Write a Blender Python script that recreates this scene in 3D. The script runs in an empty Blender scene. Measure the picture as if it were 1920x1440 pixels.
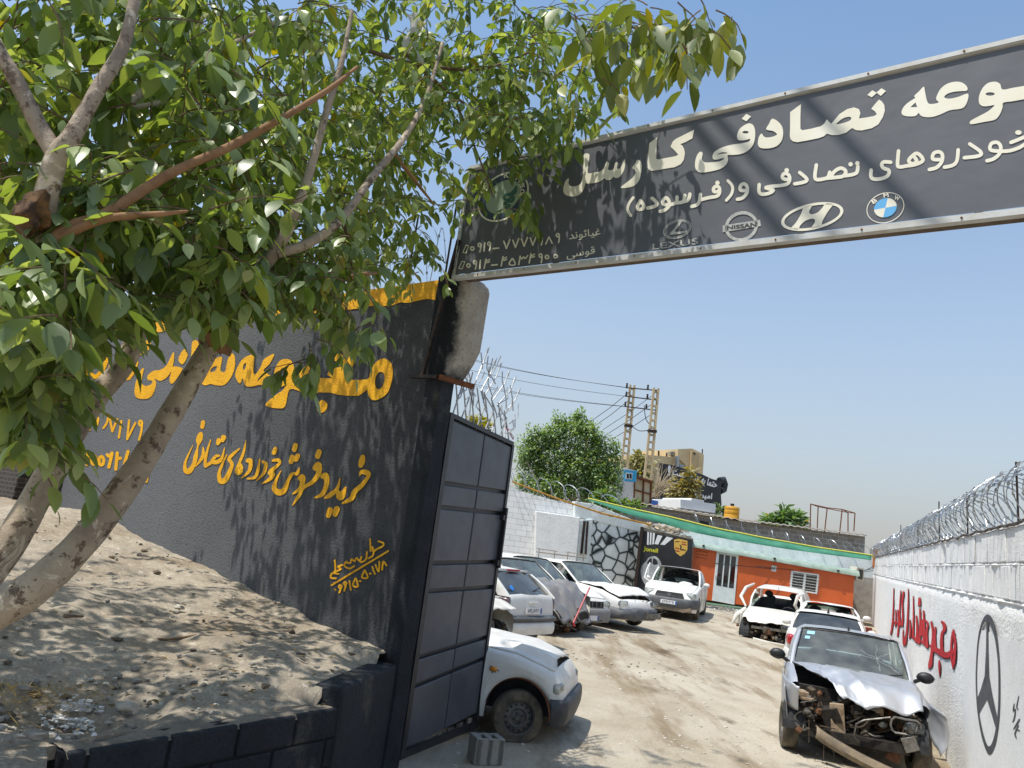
import bpy, bmesh, math, random
import numpy as np
from mathutils import Vector, Matrix, noise, geometry
R_ = random.Random(7)
SC = bpy.context.scene
COL = SC.collection
rad = math.radians

# ---------------------------------------------------------------- camera
CAM_H = 1.9
PITCH, ROLL, FPX = rad(11.2), rad(7.5), 1440.0
_F = Vector((0, math.cos(PITCH), math.sin(PITCH)))
_R0 = Vector((1, 0, 0)); _U0 = _R0.cross(_F)
_R = _R0*math.cos(ROLL) + _U0*math.sin(ROLL)
_U = -_R0*math.sin(ROLL) + _U0*math.cos(ROLL)
CAMP = Vector((0, 0, CAM_H))
cd = bpy.data.cameras.new('camera'); cam = bpy.data.objects.new('camera', cd); COL.objects.link(cam)
cd.sensor_fit = 'HORIZONTAL'; cd.sensor_width = 36.0; cd.lens = FPX/1920*36.0
cd.clip_start = 0.05; cd.clip_end = 3000
cam.matrix_world = Matrix(((_R.x, _U.x, -_F.x, CAMP.x), (_R.y, _U.y, -_F.y, CAMP.y), (_R.z, _U.z, -_F.z, CAMP.z), (0, 0, 0, 1)))
SC.camera = cam

# ---------------------------------------------------------------- light
SUN_EL = rad(66)
SUN_H = Vector((-0.91, -0.41, 0)).normalized()
SUN = (SUN_H*math.cos(SUN_EL) + Vector((0, 0, math.sin(SUN_EL)))).normalized()
wd = bpy.data.worlds.new('World'); SC.world = wd; wd.use_nodes = True
nt = wd.node_tree; bg = nt.nodes['Background']
sky = nt.nodes.new('ShaderNodeTexSky'); sky.sky_type = 'NISHITA'; sky.sun_disc = False
sky.sun_elevation = SUN_EL; sky.sun_rotation = math.atan2(SUN_H.x, SUN_H.y)
sky.altitude = 1200; sky.air_density = 1.0; sky.dust_density = 2.5; sky.ozone_density = 1.0
# dusty summer air: the sky greys towards the horizon
geo = nt.nodes.new('ShaderNodeNewGeometry'); sx = nt.nodes.new('ShaderNodeSeparateXYZ'); tcw = nt.nodes.new('ShaderNodeTexCoord')
nt.links.new(tcw.outputs['Generated'], sx.inputs[0])
rp = nt.nodes.new('ShaderNodeValToRGB'); e = rp.color_ramp.elements
e[0].position = 0.0; e[0].color = (1, 1, 1, 1); e[1].position = .62; e[1].color = (0, 0, 0, 1)
for q, v in ((.06, .92), (.16, .66), (.32, .34)):
    k_ = e.new(q); k_.color = (v, v, v, 1)
nt.links.new(sx.outputs[2], rp.inputs[0])
mxw = nt.nodes.new('ShaderNodeMix'); mxw.data_type = 'RGBA'; nt.links.new(rp.outputs[0], mxw.inputs[0])
tint = nt.nodes.new('ShaderNodeMix'); tint.data_type = 'RGBA'; tint.blend_type = 'MULTIPLY'; tint.inputs[0].default_value = 1; tint.inputs[7].default_value = (1.19, 1.27, 1.20, 1)
nt.links.new(sky.outputs[0], tint.inputs[6]); nt.links.new(tint.outputs[2], mxw.inputs[6]); mxw.inputs[7].default_value = (2.36, 2.31, 2.26, 1)
nt.links.new(mxw.outputs[2], bg.inputs[0]); bg.inputs[1].default_value = 0.15
sl = bpy.data.lights.new('sun', 'SUN'); sl.energy = 3.6; sl.angle = rad(0.53); sl.color = (1, 0.955, 0.88)
so = bpy.data.objects.new('sun', sl); COL.objects.link(so); so.rotation_mode = 'QUATERNION'
so.rotation_quaternion = SUN.to_track_quat('Z', 'Y'); so.location = (0, 0, 30)
SC.view_settings.view_transform = 'Standard'; SC.view_settings.look = 'None'
SC.view_settings.exposure = 0.45; SC.view_settings.gamma = 1.0
SC.cycles.max_bounces = 8; SC.cycles.transparent_max_bounces = 12
SC.cycles.use_denoising = True

# ---------------------------------------------------------------- measuring the place
def ray(px, py):
    return (_F*FPX + _R*(px-960) + _U*(720-py)).normalized()
def at_depth(px, py, Y):                 # point seen at a photo position, Y metres ahead
    d = ray(px, py); return CAMP + d*(Y/d.y)
def at_z(px, py, z=0.0):
    d = ray(px, py); return CAMP + d*((z-CAM_H)/d.z)
def on_plane(px, py, p0, n):
    d = ray(px, py); return CAMP + d*((p0-CAMP).dot(n)/d.dot(n))
def ground_z(x, y):
    q = max(0.0, min(1.0, (x-2.6)/3.0)); y -= 5.2*q*q*(3-2*q)*max(0, min(1, (30-y)/10))
    if y < 8: return 0.0
    if y < 14: return 0.2*((y-8)/6)**1.3
    return 0.2 + 0.0169*(min(y, 60)-14)
def at_ground(px, py):
    z = 0.0
    for _ in range(12):
        p = at_z(px, py, z); z = ground_z(p.x, p.y)
    return p

# ---------------------------------------------------------------- materials
def lin(h):
    if isinstance(h, str):
        h = h.lstrip('#'); c = [int(h[i:i+2], 16)/255 for i in (0, 2, 4)]
        return tuple(x/12.92 if x <= .04045 else ((x+.055)/1.055)**2.4 for x in c)
    return tuple(h)
MATS = {}
class NT:
    def __init__(s, name):
        s.m = bpy.data.materials.new(name); s.m.use_nodes = True
        s.t = s.m.node_tree; s.b = s.t.nodes['Principled BSDF']; s.o = s.t.nodes['Material Output']
        s.tc = s.t.nodes.new('ShaderNodeTexCoord')
    def n(s, kind, **kw):
        nd = s.t.nodes.new(kind)
        for k, v in kw.items():
            if k.startswith('i_'): nd.inputs[k[2:].replace('_', ' ')].default_value = v
            else: setattr(nd, k, v)
        return nd
    def l(s, a, b): s.t.links.new(a, b)
    def noise(s, scale, detail=4, rough=.6, coord='Object', dist=0, vscale=None):
        nd = s.n('ShaderNodeTexNoise', i_Scale=scale, i_Detail=detail, i_Roughness=rough, i_Distortion=dist)
        src = s.tc.outputs[coord]
        if vscale:
            mp = s.n('ShaderNodeMapping'); mp.inputs['Scale'].default_value = vscale
            s.l(src, mp.inputs[0]); src = mp.outputs[0]
        s.l(src, nd.inputs['Vector']); return nd.outputs['Fac']
    def ramp(s, fac, stops):
        r = s.n('ShaderNodeValToRGB'); e = r.color_ramp.elements
        while len(e) < len(stops): e.new(0.5)
        for i, (p, c) in enumerate(stops):
            e[i].position = p
            c = (c, c, c) if isinstance(c, (int, float)) else lin(c)
            e[i].color = (*c, 1)
        s.l(fac, r.inputs[0]); return r.outputs[0]
    def mix(s, fac, a, b, mode='MIX'):
        m = s.n('ShaderNodeMix', data_type='RGBA', blend_type=mode)
        for i, v in ((0, fac), (6, a), (7, b)):
            if hasattr(v, 'links'): s.l(v, m.inputs[i])
            elif i == 0: m.inputs[0].default_value = v
            else: m.inputs[i].default_value = (*lin(v), 1)
        return m.outputs[2]
    def bump(s, h, strength=.4, dist=.02):
        b = s.n('ShaderNodeBump', i_Strength=strength, i_Distance=dist); s.l(h, b.inputs['Height'])
        s.l(b.outputs[0], s.b.inputs['Normal']); return b
    def set(s, col=None, rough=None, metal=None, spec=None, coat=None):
        for k, v in (('Base Color', col), ('Roughness', rough), ('Metallic', metal), ('Specular IOR Level', spec), ('Coat Weight', coat)):
            if v is None: continue
            if hasattr(v, 'links'): s.l(v, s.b.inputs[k])
            elif k == 'Base Color': s.b.inputs[k].default_value = (*lin(v), 1)
            else: s.b.inputs[k].default_value = v
        return s
def mat(name, col, rough=.6, metal=0, col2=None, scale=6, bump=0, bscale=60, spec=None, coat=None, lo=.4, hi=.65, bdist=.01):
    if name in MATS: return MATS[name]
    s = NT(name)
    if col2 is not None:
        c = s.mix(s.ramp(s.noise(scale, 6, .65), [(lo, 0), (hi, 1)]), col, col2)
    else: c = col
    s.set(c, rough, metal, spec, coat)
    if bump: s.bump(s.noise(bscale, 5, .6), bump, bdist)
    MATS[name] = s.m; return s.m

# ---------------------------------------------------------------- meshes and objects
class MB:
    """collects faces, built into ONE mesh object"""
    def __init__(s): s.v = []; s.f = []; s.mi = []; s.uv = None; s.m = 0
    def add(s, vs, fs):
        o = len(s.v); s.v += [tuple(v) for v in vs]
        for f in fs: s.f.append(tuple(i+o for i in f)); s.mi.append(s.m)
    def quad(s, a, b, c, d): s.add([a, b, c, d], [(0, 1, 2, 3)])
    def box(s, c, size, rot=None, taper=1.0):
        x, y, z = [q/2 for q in size]; c = Vector(c)
        vs = [Vector((sx*x*(taper if sz > 0 else 1), sy*y*(taper if sz > 0 else 1), sz*z)) for sz in (-1, 1) for sy in (-1, 1) for sx in (-1, 1)]
        if rot is not None: vs = [rot @ v for v in vs]
        s.add([v+c for v in vs], [(0, 2, 3, 1), (4, 5, 7, 6), (0, 1, 5, 4), (2, 6, 7, 3), (0, 4, 6, 2), (1, 3, 7, 5)])
    def bar(s, a, b, w, h, up=(0, 0, 1)):
        a, b = Vector(a), Vector(b); d = (b-a); L = d.length
        if L < 1e-6: return
        d /= L; u = Vector(up)
        if abs(d.dot(u)) > .98: u = Vector((1, 0, 0))
        x = d.cross(u).normalized(); y = x.cross(d)
        vs = [p + x*sx*w/2 + y*sy*h/2 for p in (a, b) for sx, sy in ((-1, -1), (1, -1), (1, 1), (-1, 1))]
        s.add(vs, [(0, 3, 2, 1), (4, 5, 6, 7), (0, 1, 5, 4), (1, 2, 6, 5), (2, 3, 7, 6), (3, 0, 4, 7)])
    def tube(s, pts, r, n=8, closed=False, caps=True):
        pts = [Vector(p) for p in pts]; N = len(pts)
        if N < 2: return
        rs = r if isinstance(r, (list, tuple)) else [r]*N
        prev = None; vs = []
        CS = [(math.cos(2*math.pi*k/n), math.sin(2*math.pi*k/n)) for k in range(n)]
        for i, p in enumerate(pts):
            if closed: t = pts[(i+1) % N]-pts[i-1]
            else: t = pts[min(i+1, N-1)]-pts[max(i-1, 0)]
            if t.length < 1e-9: t = Vector((0, 0, 1))
            t.normalize()
            if prev is None:
                prev = t.orthogonal().normalized()
            x = (prev - t*prev.dot(t))
            if x.length < 1e-6: x = t.orthogonal()
            x.normalize(); prev = x; y = t.cross(x)
            x = x*rs[i]; y = y*rs[i]; vs += [p + x*c_ + y*s_ for c_, s_ in CS]
        fs = []
        for i in range(N if closed else N-1):
            j = (i+1) % N
            for k in range(n): fs.append((i*n+k, i*n+(k+1) % n, j*n+(k+1) % n, j*n+k))
        if caps and not closed:
            fs.append(tuple(range(n-1, -1, -1))); fs.append(tuple((N-1)*n+k for k in range(n)))
        s.add(vs, fs)
    def lathe(s, prof, n=24, axis=None, origin=(0, 0, 0)):   # prof: (r, h)
        M = Matrix.Identity(3) if axis is None else Vector(axis).to_track_quat('Z', 'Y').to_matrix()
        o = Vector(origin); vs = []
        for r, h in prof:
            for k in range(n):
                a = 2*math.pi*k/n; vs.append(M @ Vector((r*math.cos(a), r*math.sin(a), h)) + o)
        fs = [(i*n+k, i*n+(k+1) % n, (i+1)*n+(k+1) % n, (i+1)*n+k) for i in range(len(prof)-1) for k in range(n)]
        s.add(vs, fs)
    def grid(s, P, flip=False):              # P[i][j]
        a, b = len(P), len(P[0]); vs = [p for row in P for p in row]
        fs = [(i*b+j, i*b+j+1, (i+1)*b+j+1, (i+1)*b+j) for i in range(a-1) for j in range(b-1)]
        if flip: fs = [f[::-1] for f in fs]
        s.add(vs, fs)
    def blob(s, c, r, n=2, seed=0, rough=.25, scale=None):
        bm = bmesh.new(); bmesh.ops.create_icosphere(bm, subdivisions=n, radius=1)
        sc = Vector(scale) if scale else Vector((1, 1, 1)); c = Vector(c)
        vs = []
        for v in bm.verts:
            q = v.co*(1+rough*noise.noise(v.co*1.7+Vector((seed*3.7, seed*1.3, 0))))
            vs.append(Vector((q.x*sc.x, q.y*sc.y, q.z*sc.z))*r + c)
        s.add(vs, [tuple(v.index for v in f.verts) for f in bm.faces]); bm.free()
    def extrude(s, poly, d, back=True):       # poly of 3D points (planar), d vector
        n = len(poly); P = [Vector(p) for p in poly]; d = Vector(d)
        s.add(P + [p+d for p in P], [tuple(range(n))] + ([tuple(range(2*n-1, n-1, -1))] if back else []) + [(i, n+i, n+(i+1) % n, (i+1) % n) for i in range(n)])

def link(name, me, parent=None):
    o = bpy.data.objects.new(name, me); COL.objects.link(o)
    if parent is not None: o.parent = parent
    return o
def build(name, mb, m, parent=None, smooth=None, local=False, bevel=0, solid=0):
    """one mesh object; world coordinates unless local=True (then the parent's own frame)"""
    me = bpy.data.meshes.new(name)
    V = mb.v
    if parent is not None and not local:
        inv = world(parent).inverted(); V = [tuple(inv @ Vector(v)) for v in V]
    me.from_pydata(V, [], mb.f)
    for k in (m if isinstance(m, (list, tuple)) else [m]): me.materials.append(k)
    if isinstance(m, (list, tuple)): me.polygons.foreach_set('material_index', mb.mi)
    me.validate()
    if smooth is not None:
        bm = bmesh.new(); bm.from_mesh(me)
        bmesh.ops.remove_doubles(bm, verts=bm.verts, dist=1e-5)
        bmesh.ops.recalc_face_normals(bm, faces=bm.faces)
        for f in bm.faces: f.smooth = True
        lim = rad(smooth)
        for e in bm.edges: e.smooth = not (len(e.link_faces) == 2 and e.calc_face_angle(0) > lim)
        bm.to_mesh(me); bm.free()
    o = link(name, me, parent)
    if bevel:
        b = o.modifiers.new('bevel', 'BEVEL'); b.width = bevel; b.segments = 2; b.limit_method = 'ANGLE'; b.angle_limit = rad(40)
    if solid:
        q = o.modifiers.new('solid', 'SOLIDIFY'); q.thickness = solid; q.offset = 0
    return o
def world(o):
    M = Matrix.LocRotScale(o.location, o.rotation_euler, o.scale)
    return world(o.parent) @ M if o.parent else M
def tag(o, label, cat=None, group=None, kind=None):
    if label: o['label'] = label
    if cat: o['category'] = cat
    if group: o['group'] = group
    if kind: o['kind'] = kind
    return o
def thing(name, loc, label, cat, rz=0, group=None):
    o = bpy.data.objects.new(name, None); COL.objects.link(o); o.location = loc; o.rotation_euler = (0, 0, rz)
    o.empty_display_size = .2
    return tag(o, label, cat, group)
def copy_tree(o, parent=None):
    c = o.copy(); COL.objects.link(c)
    if parent is not None: c.parent = parent
    for ch in list(o.children): copy_tree(ch, c)
    return c
def V3(*a): return Vector(a)

# ---------------------------------------------------------------- flat lettering
def smooth_closed(P, k=4):
    n = len(P); out = []
    for i in range(n):
        p0, p1, p2, p3 = P[i-1], P[i], P[(i+1) % n], P[(i+2) % n]
        for j in range(k):
            t = j/k; out.append(tuple(.5*((2*p1[a]) + (-p0[a]+p2[a])*t + (2*p0[a]-5*p1[a]+4*p2[a]-p3[a])*t*t + (-p0[a]+3*p1[a]-3*p2[a]+p3[a])*t**3) for a in (0, 1)))
    return out
def smooth_open(P, k=5):
    if len(P) < 3: return P
    out = []; n = len(P); D = len(P[0])
    for i in range(n-1):
        p0, p1, p2, p3 = P[max(i-1, 0)], P[i], P[i+1], P[min(i+2, n-1)]
        for j in range(k):
            t = j/k; out.append(tuple(.5*((2*p1[a]) + (-p0[a]+p2[a])*t + (2*p0[a]-5*p1[a]+4*p2[a]-p3[a])*t*t + (-p0[a]+3*p1[a]-3*p2[a]+p3[a])*t**3) for a in range(D)))
    out.append(P[-1]); return out
def circ(cx, cy, rx, ry=None, n=14, a0=0, a1=360):
    ry = rx if ry is None else ry
    return [(cx+rx*math.cos(rad(a0+(a1-a0)*i/n)), cy+ry*math.sin(rad(a0+(a1-a0)*i/n))) for i in range(n)]
def area2(P): return sum(P[i-1][0]*P[i][1]-P[i][0]*P[i-1][1] for i in range(len(P)))/2
def ribbon(P):                                # P: (x, y, w) -> closed loops
    loops = []
    for (x0, y0, w0), (x1, y1, w1) in zip(P[:-1], P[1:]):
        dx, dy = x1-x0, y1-y0; L = math.hypot(dx, dy)
        if L < 1e-6: continue
        nx, ny = -dy/L, dx/L
        loops.append([(x0+nx*w0/2, y0+ny*w0/2), (x0-nx*w0/2, y0-ny*w0/2), (x1-nx*w1/2, y1-ny*w1/2), (x1+nx*w1/2, y1+ny*w1/2)])
    for x, y, w in P: loops.append(circ(x, y, w/2, n=8, a0=7))
    return loops
def loops_of(shapes):
    L = []
    for s in shapes:
        k = s[0]
        if k == 'P': q = [(smooth_closed(s[1]), 1)]
        elif k == 'p': q = [(s[1], 1)]
        elif k == 'H': q = [(smooth_closed(s[1]), -1)]
        elif k == 'h': q = [(s[1], -1)]
        elif k == 'O': q = [(circ(*s[1:], n=20), 1)]
        elif k == 'S': q = [(l, 1) for l in ribbon([(x, y, s[1]) for x, y in smooth_open(s[2])])]
        elif k == 's': q = [(l, 1) for l in ribbon([(x, y, s[1]) for x, y in s[2]])]
        elif k == 'V': q = [(l, 1) for l in ribbon(smooth_open(s[1]))]
        for l, sg in q:
            if area2(l)*sg < 0: l = l[::-1]
            L.append(l)
    return L
def fill(loops):
    """union of loops (non-zero winding) as triangles: verts2d, faces"""
    vs = []; es = []
    for l in loops:
        o = len(vs); n = len(l); vs += [Vector(p) for p in l]; es += [(o+i, o+(i+1) % n) for i in range(n)]
    V, E, F, *_ = geometry.delaunay_2d_cdt(vs, es, [], 0, 1e-4)
    if not F: return [], []
    VA = np.array([(v.x, v.y) for v in V]); c = VA[np.array([f[:3] for f in F])].mean(axis=1)
    wn = np.zeros(len(F), int); od = np.argsort(c[:, 0]); cx = c[od, 0]
    for l in loops:
        P = np.array(l, float); Q = np.roll(P, -1, axis=0)
        i0, i1 = np.searchsorted(cx, (P[:, 0].min(), P[:, 0].max())); ix = od[i0:i1]
        if not len(ix): continue
        cy = c[ix, 1]; k = (cy >= P[:, 1].min()) & (cy <= P[:, 1].max()); ix = ix[k]
        if not len(ix): continue
        X = c[ix, 0:1]; Y = c[ix, 1:2]; x0, y0, x1, y1 = P[None, :, 0], P[None, :, 1], Q[None, :, 0], Q[None, :, 1]
        cr = (x1-x0)*(Y-y0)-(X-x0)*(y1-y0)
        wn[ix] += ((y0 <= Y) & (y1 > Y) & (cr > 0)).sum(axis=1) - ((y0 > Y) & (y1 <= Y) & (cr < 0)).sum(axis=1)
    return V, [F[i] for i in range(len(F)) if wn[i] > 0]
def paint(mb, shapes, conv, thick=None):
    V, F = fill(loops_of(shapes)) if shapes and isinstance(shapes[0][0], str) else fill(shapes)
    if F: mb.add([conv(v[0], v[1]) for v in V], F)
ARAB = dict(zip('ابپتثجحخدرسشصعغفقکلمنهوی', [(0xFE8D, 2), (0xFE8F, 4), (0xFB56, 4), (0xFE95, 4), (0xFE99, 4), (0xFE9D, 4), (0xFEA1, 4), (0xFEA5, 4), (0xFEA9, 2), (0xFEAD, 2), (0xFEB1, 4), (0xFEB5, 4), (0xFEB9, 4), (0xFEC9, 4), (0xFECD, 4), (0xFED1, 4), (0xFED5, 4), (0xFB8E, 4), (0xFEDD, 4), (0xFEE1, 4), (0xFEE5, 4), (0xFEE9, 4), (0xFEED, 2), (0xFBFC, 4)]))
def shape_fa(t):
    out = []
    for i, c in enumerate(t):
        if c not in ARAB: out.append(c); continue
        b, k = ARAB[c]
        pr = i > 0 and t[i-1] in ARAB and ARAB[t[i-1]][1] == 4
        nx = k == 4 and i+1 < len(t) and t[i+1] in ARAB
        out.append(chr(b + (3 if pr and nx else 1 if pr else 2 if nx else 0)))
    return ''.join(reversed(out))
def type_loops(text, bold=0.0):
    """outline loops of typed text in a 0..1 box"""
    c = bpy.data.curves.new('type', 'FONT'); c.body = shape_fa(text) if any(ch in ARAB for ch in text) else text
    o = bpy.data.objects.new('type', c); COL.objects.link(o); bpy.context.view_layer.update()
    cv = o.to_curve(bpy.context.evaluated_depsgraph_get())
    loops = []
    for sp in cv.splines:
        P = []; B = sp.bezier_points; n = len(B)
        for i in range(n):
            a, b = B[i], B[(i+1) % n]
            P += [tuple(q)[:2] for q in geometry.interpolate_bezier(a.co, a.handle_right, b.handle_left, b.co, 5)[:-1]]
        loops.append(P)
    o.to_curve_clear(); COL.objects.unlink(o); bpy.data.objects.remove(o); bpy.data.curves.remove(c)
    big = max(loops, key=lambda l: abs(area2(l)))
    if area2(big) < 0: loops = [l[::-1] for l in loops]
    if bold:
        ex = []
        for l in loops: ex += [q if area2(q) > 0 else q[::-1] for q in ribbon([(x, y, bold) for x, y in l+[l[0]]])]
        loops += ex
    X = [p[0] for l in loops for p in l]; Y = [p[1] for l in loops for p in l]
    x0, x1, y0, y1 = min(X), max(X), min(Y), max(Y)
    return [[((x-x0)/(x1-x0), (y-y0)/(y1-y0)) for x, y in l] for l in loops], (x1-x0)/(y1-y0)
def type_on(mb, text, quad, conv, bold=0.0):   # quad: photo positions tl, tr, br, bl
    L, _ = type_loops(text, bold); V, F = fill(L)
    tl, tr, br, bl = quad
    def q(u, v):
        a = [tl[k]+(tr[k]-tl[k])*u for k in (0, 1)]; b = [bl[k]+(br[k]-bl[k])*u for k in (0, 1)]
        return conv(b[0]+(a[0]-b[0])*v, b[1]+(a[1]-b[1])*v)
    mb.add([q(v[0], v[1]) for v in V], F)
# ================================================================ materials of the place
def ground_mat():
    s = NT('dry_dirt'); 
    big = s.noise(.35, 5, .6); mid = s.noise(2.2, 6, .7); fine = s.noise(40, 4, .7)
    streak = s.noise(1.0, 5, .65, vscale=(1.6, .35, 1))
    c = s.mix(s.ramp(mid, [(.35, 0), (.7, 1)]), '#9b917f', '#aea491')
    c = s.mix(s.ramp(big, [(.42, 0), (.62, 1)]), c, '#bab2a2')
    c = s.mix(s.ramp(streak, [(.49, 0), (.64, .85)]), c, '#7c6c55')
    c = s.mix(s.ramp(s.noise(.8, 4, .6, vscale=(1, .6, 1)), [(.585, 0), (.68, .85)]), c, '#524330')
    c = s.mix(s.ramp(fine, [(.3, .35), (.6, 0)]), c, '#74664f')
    vor = s.n('ShaderNodeTexVoronoi', i_Scale=26.0); s.l(s.tc.outputs['Object'], vor.inputs['Vector'])
    c = s.mix(s.ramp(vor.outputs['Distance'], [(.09, .7), (.14, 0)]), c, '#cfc8bb')
    s.set(c, .95, spec=.15)
    h = s.mix(.5, mid, fine); s.bump(h, .55, .03)
    return s.m
def bank_mat():
    s = NT('dusty_bank_soil')
    big = s.noise(.9, 5, .65); mid = s.noise(5, 6, .7); fine = s.noise(60, 4, .7)
    c = s.mix(s.ramp(mid, [(.35, 0), (.68, 1)]), '#9a8f7f', '#b8ae9d')
    c = s.mix(s.ramp(big, [(.45, 0), (.62, .7)]), c, '#8a7a66')
    c = s.mix(s.ramp(fine, [(.32, .6), (.55, 0)]), c, '#6b5d4a')
    grey = s.noise(2.1, 6, .7); c = s.mix(s.ramp(grey, [(.5, 0), (.66, .8)]), c, '#7f786d'); c = s.mix(s.ramp(s.noise(14, 5, .75), [(.57, 0), (.66, .8)]), c, '#c4bba9')
    s.set(c, .95, spec=.15)
    s.bump(s.mix(.5, mid, fine), .7, .03)
    return s.m
def render_plaster(name, col, col2, bump=.9, bs=70, rough=.8, patch=None, dist=.015):
    """rough cast plaster under paint"""
    if name in MATS: return MATS[name]
    s = NT(name)
    n1 = s.noise(3, 6, .65); n2 = s.noise(bs, 3, .55); n3 = s.noise(bs*2.6, 3, .6)
    c = s.mix(s.ramp(n1, [(.35, 0), (.7, 1)]), col, col2)
    c = s.mix(s.ramp(n2, [(.30, .55), (.45, 0)]), c, tuple(x*.45 for x in lin(col)))
    if patch: c = s.mix(s.ramp(s.noise(1.3, 7, .7), [(.58, 0), (.66, 1)]), c, patch)
    s.set(c, rough, spec=.25); s.bump(s.mix(.35, n2, n3), bump, dist); MATS[name] = s.m
    return s.m
M_GROUND = ground_mat(); M_BANK = bank_mat()
def black_wall_mat():
    s = NT('black_painted_render'); n1 = s.noise(3, 6, .65); n2 = s.noise(55, 3, .55); n3 = s.noise(140, 3, .6)
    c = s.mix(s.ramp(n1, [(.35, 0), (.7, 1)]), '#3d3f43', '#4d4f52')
    # sunlight and dust both put into the colour, greyer away from the gate
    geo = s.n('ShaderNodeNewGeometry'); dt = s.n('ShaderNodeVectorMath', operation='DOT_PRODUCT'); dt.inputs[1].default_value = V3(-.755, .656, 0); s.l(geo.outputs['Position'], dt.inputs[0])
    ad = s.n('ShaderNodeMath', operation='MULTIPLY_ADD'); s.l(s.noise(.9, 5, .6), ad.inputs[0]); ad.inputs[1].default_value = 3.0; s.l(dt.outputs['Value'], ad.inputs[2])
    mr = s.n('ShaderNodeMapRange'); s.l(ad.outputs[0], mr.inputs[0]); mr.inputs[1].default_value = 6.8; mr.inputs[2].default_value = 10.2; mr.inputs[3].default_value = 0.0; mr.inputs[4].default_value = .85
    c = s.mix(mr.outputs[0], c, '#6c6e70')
    c = s.mix(s.ramp(n2, [(.30, .6), (.45, 0)]), c, '#1d1e20')
    s.set(c, .8, spec=.25); s.bump(s.mix(.35, n2, n3), 1.0, .018); return s.m
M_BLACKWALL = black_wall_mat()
M_BLACKBLOCK = render_plaster('black_painted_block', '#1d2127', '#2c3036', .8, 45, .7, patch='#4a4842')
M_CONC = render_plaster('raw_concrete', '#9c968a', '#7f7a70', .7, 60, .9, patch='#5c574e')
M_WHITEWALL = render_plaster('white_washed_render', '#f3f2ee', '#e6e5e2', 1.0, 34, .8, dist=.03)
M_WHITESMOOTH = render_plaster('white_smooth_paint', '#e8e8e6', '#dededc', .3, 60, .75)
M_YELLOWPAINT = render_plaster('yellow_paint', '#efb31b', '#d99a10', .9, 55, .6)
M_MORTAR = mat('mortar', '#b9b6ae', .95, col2='#dcdad5', scale=15, bump=.8, bscale=40)
M_IRON = mat('dark_iron', '#2b2a2a', .55, .6, col2='#4a3527', scale=20, bump=.2, bscale=80)
M_RUST = mat('rusty_iron', '#5f3c28', .85, .3, col2='#8a5534', scale=25, bump=.4, bscale=90)
M_GALV = mat('galvanised_wire', '#b9bcc0', .35, .9, col2='#7f858c', scale=30)
M_BLACK = mat('black_plastic', '#17181a', .5, col2='#2c2d2f', scale=12)

# ================================================================ terrain
def yard():
    mb = MB()
    xs = sorted(set([-900, -400, -150, -70] + [-40+i*1.0 for i in range(91)] + [70, 150, 400, 900]))
    ys = sorted(set([-60, -30, -15] + [-8+i*1.0 for i in range(75)] + [80, 110, 160, 260, 500, 1200]))
    P = [[(x, y, ground_z(x, y) + (.02*noise.noise(Vector((x*.5, y*.5, 0)))+.012*noise.noise(Vector((x*2.1, y*2.1, 7))) if 3 < y < 60 else 0)) for x in xs] for y in ys]
    mb.grid(P); o = build('yard_ground', mb, M_GROUND, smooth=60); tag(o, 'beige dusty dirt ground of the car yard with oil stains', kind='structure')
yard()

# front wall line: P0 is its right end, WU runs to the left along it, WN faces the street
P0 = V3(-.58, 6.3, .87); P0.z = 0
WU = V3(-.755, .656, 0).normalized(); WN = V3(-.656, -.755, 0).normalized()
def W(s, z, off=0.0): return P0 + WU*s + WN*off + V3(0, 0, z)
def wall_px(off): 
    p = P0 + WN*off
    return lambda x, y: on_plane(x, y, p, WN)
def bank_z(x, y):
    s = (V3(x, y, 0)-P0).dot(WU); d = (V3(x, y, 0)-P0).dot(WN)   # along the wall, out from it
    z = .88 + .085*max(0, min(s, 7)) - .05*max(0, d-.3) + .035*max(0, -x-2)
    z = max(min(z, 1.5), .70)
    n = noise.noise(Vector((x*1.1, y*1.1, 0)))*.06 + noise.noise(Vector((x*3.5, y*3.5, 2)))*.022 + noise.noise(Vector((x*11, y*11, 5)))*.012
    # scoop eroded behind the low wall
    a = math.exp(-(((x+1.85)/.75)**2+((y-4.35)/.42)**2)); z -= .20*a
    return z + n
RA, RB = V3(-.80, 5.27, 0), V3(-1.76, 3.76, 0)              # low block wall, its street face
RC = V3(-.57, 6.46, 0)                                      # the plinth runs on from RA to the pillar
def edge_x(y): return interp_([(RB.y, RB.x), (RA.y, RA.x), (RC.y, RC.x)], y)
def interp_(P, x):
    if x <= P[0][0]: return P[0][1]
    for (a, b), (c, d) in zip(P[:-1], P[1:]):
        if x <= c: return b+(d-b)*(x-a)/(c-a)
    return P[-1][1]
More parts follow.
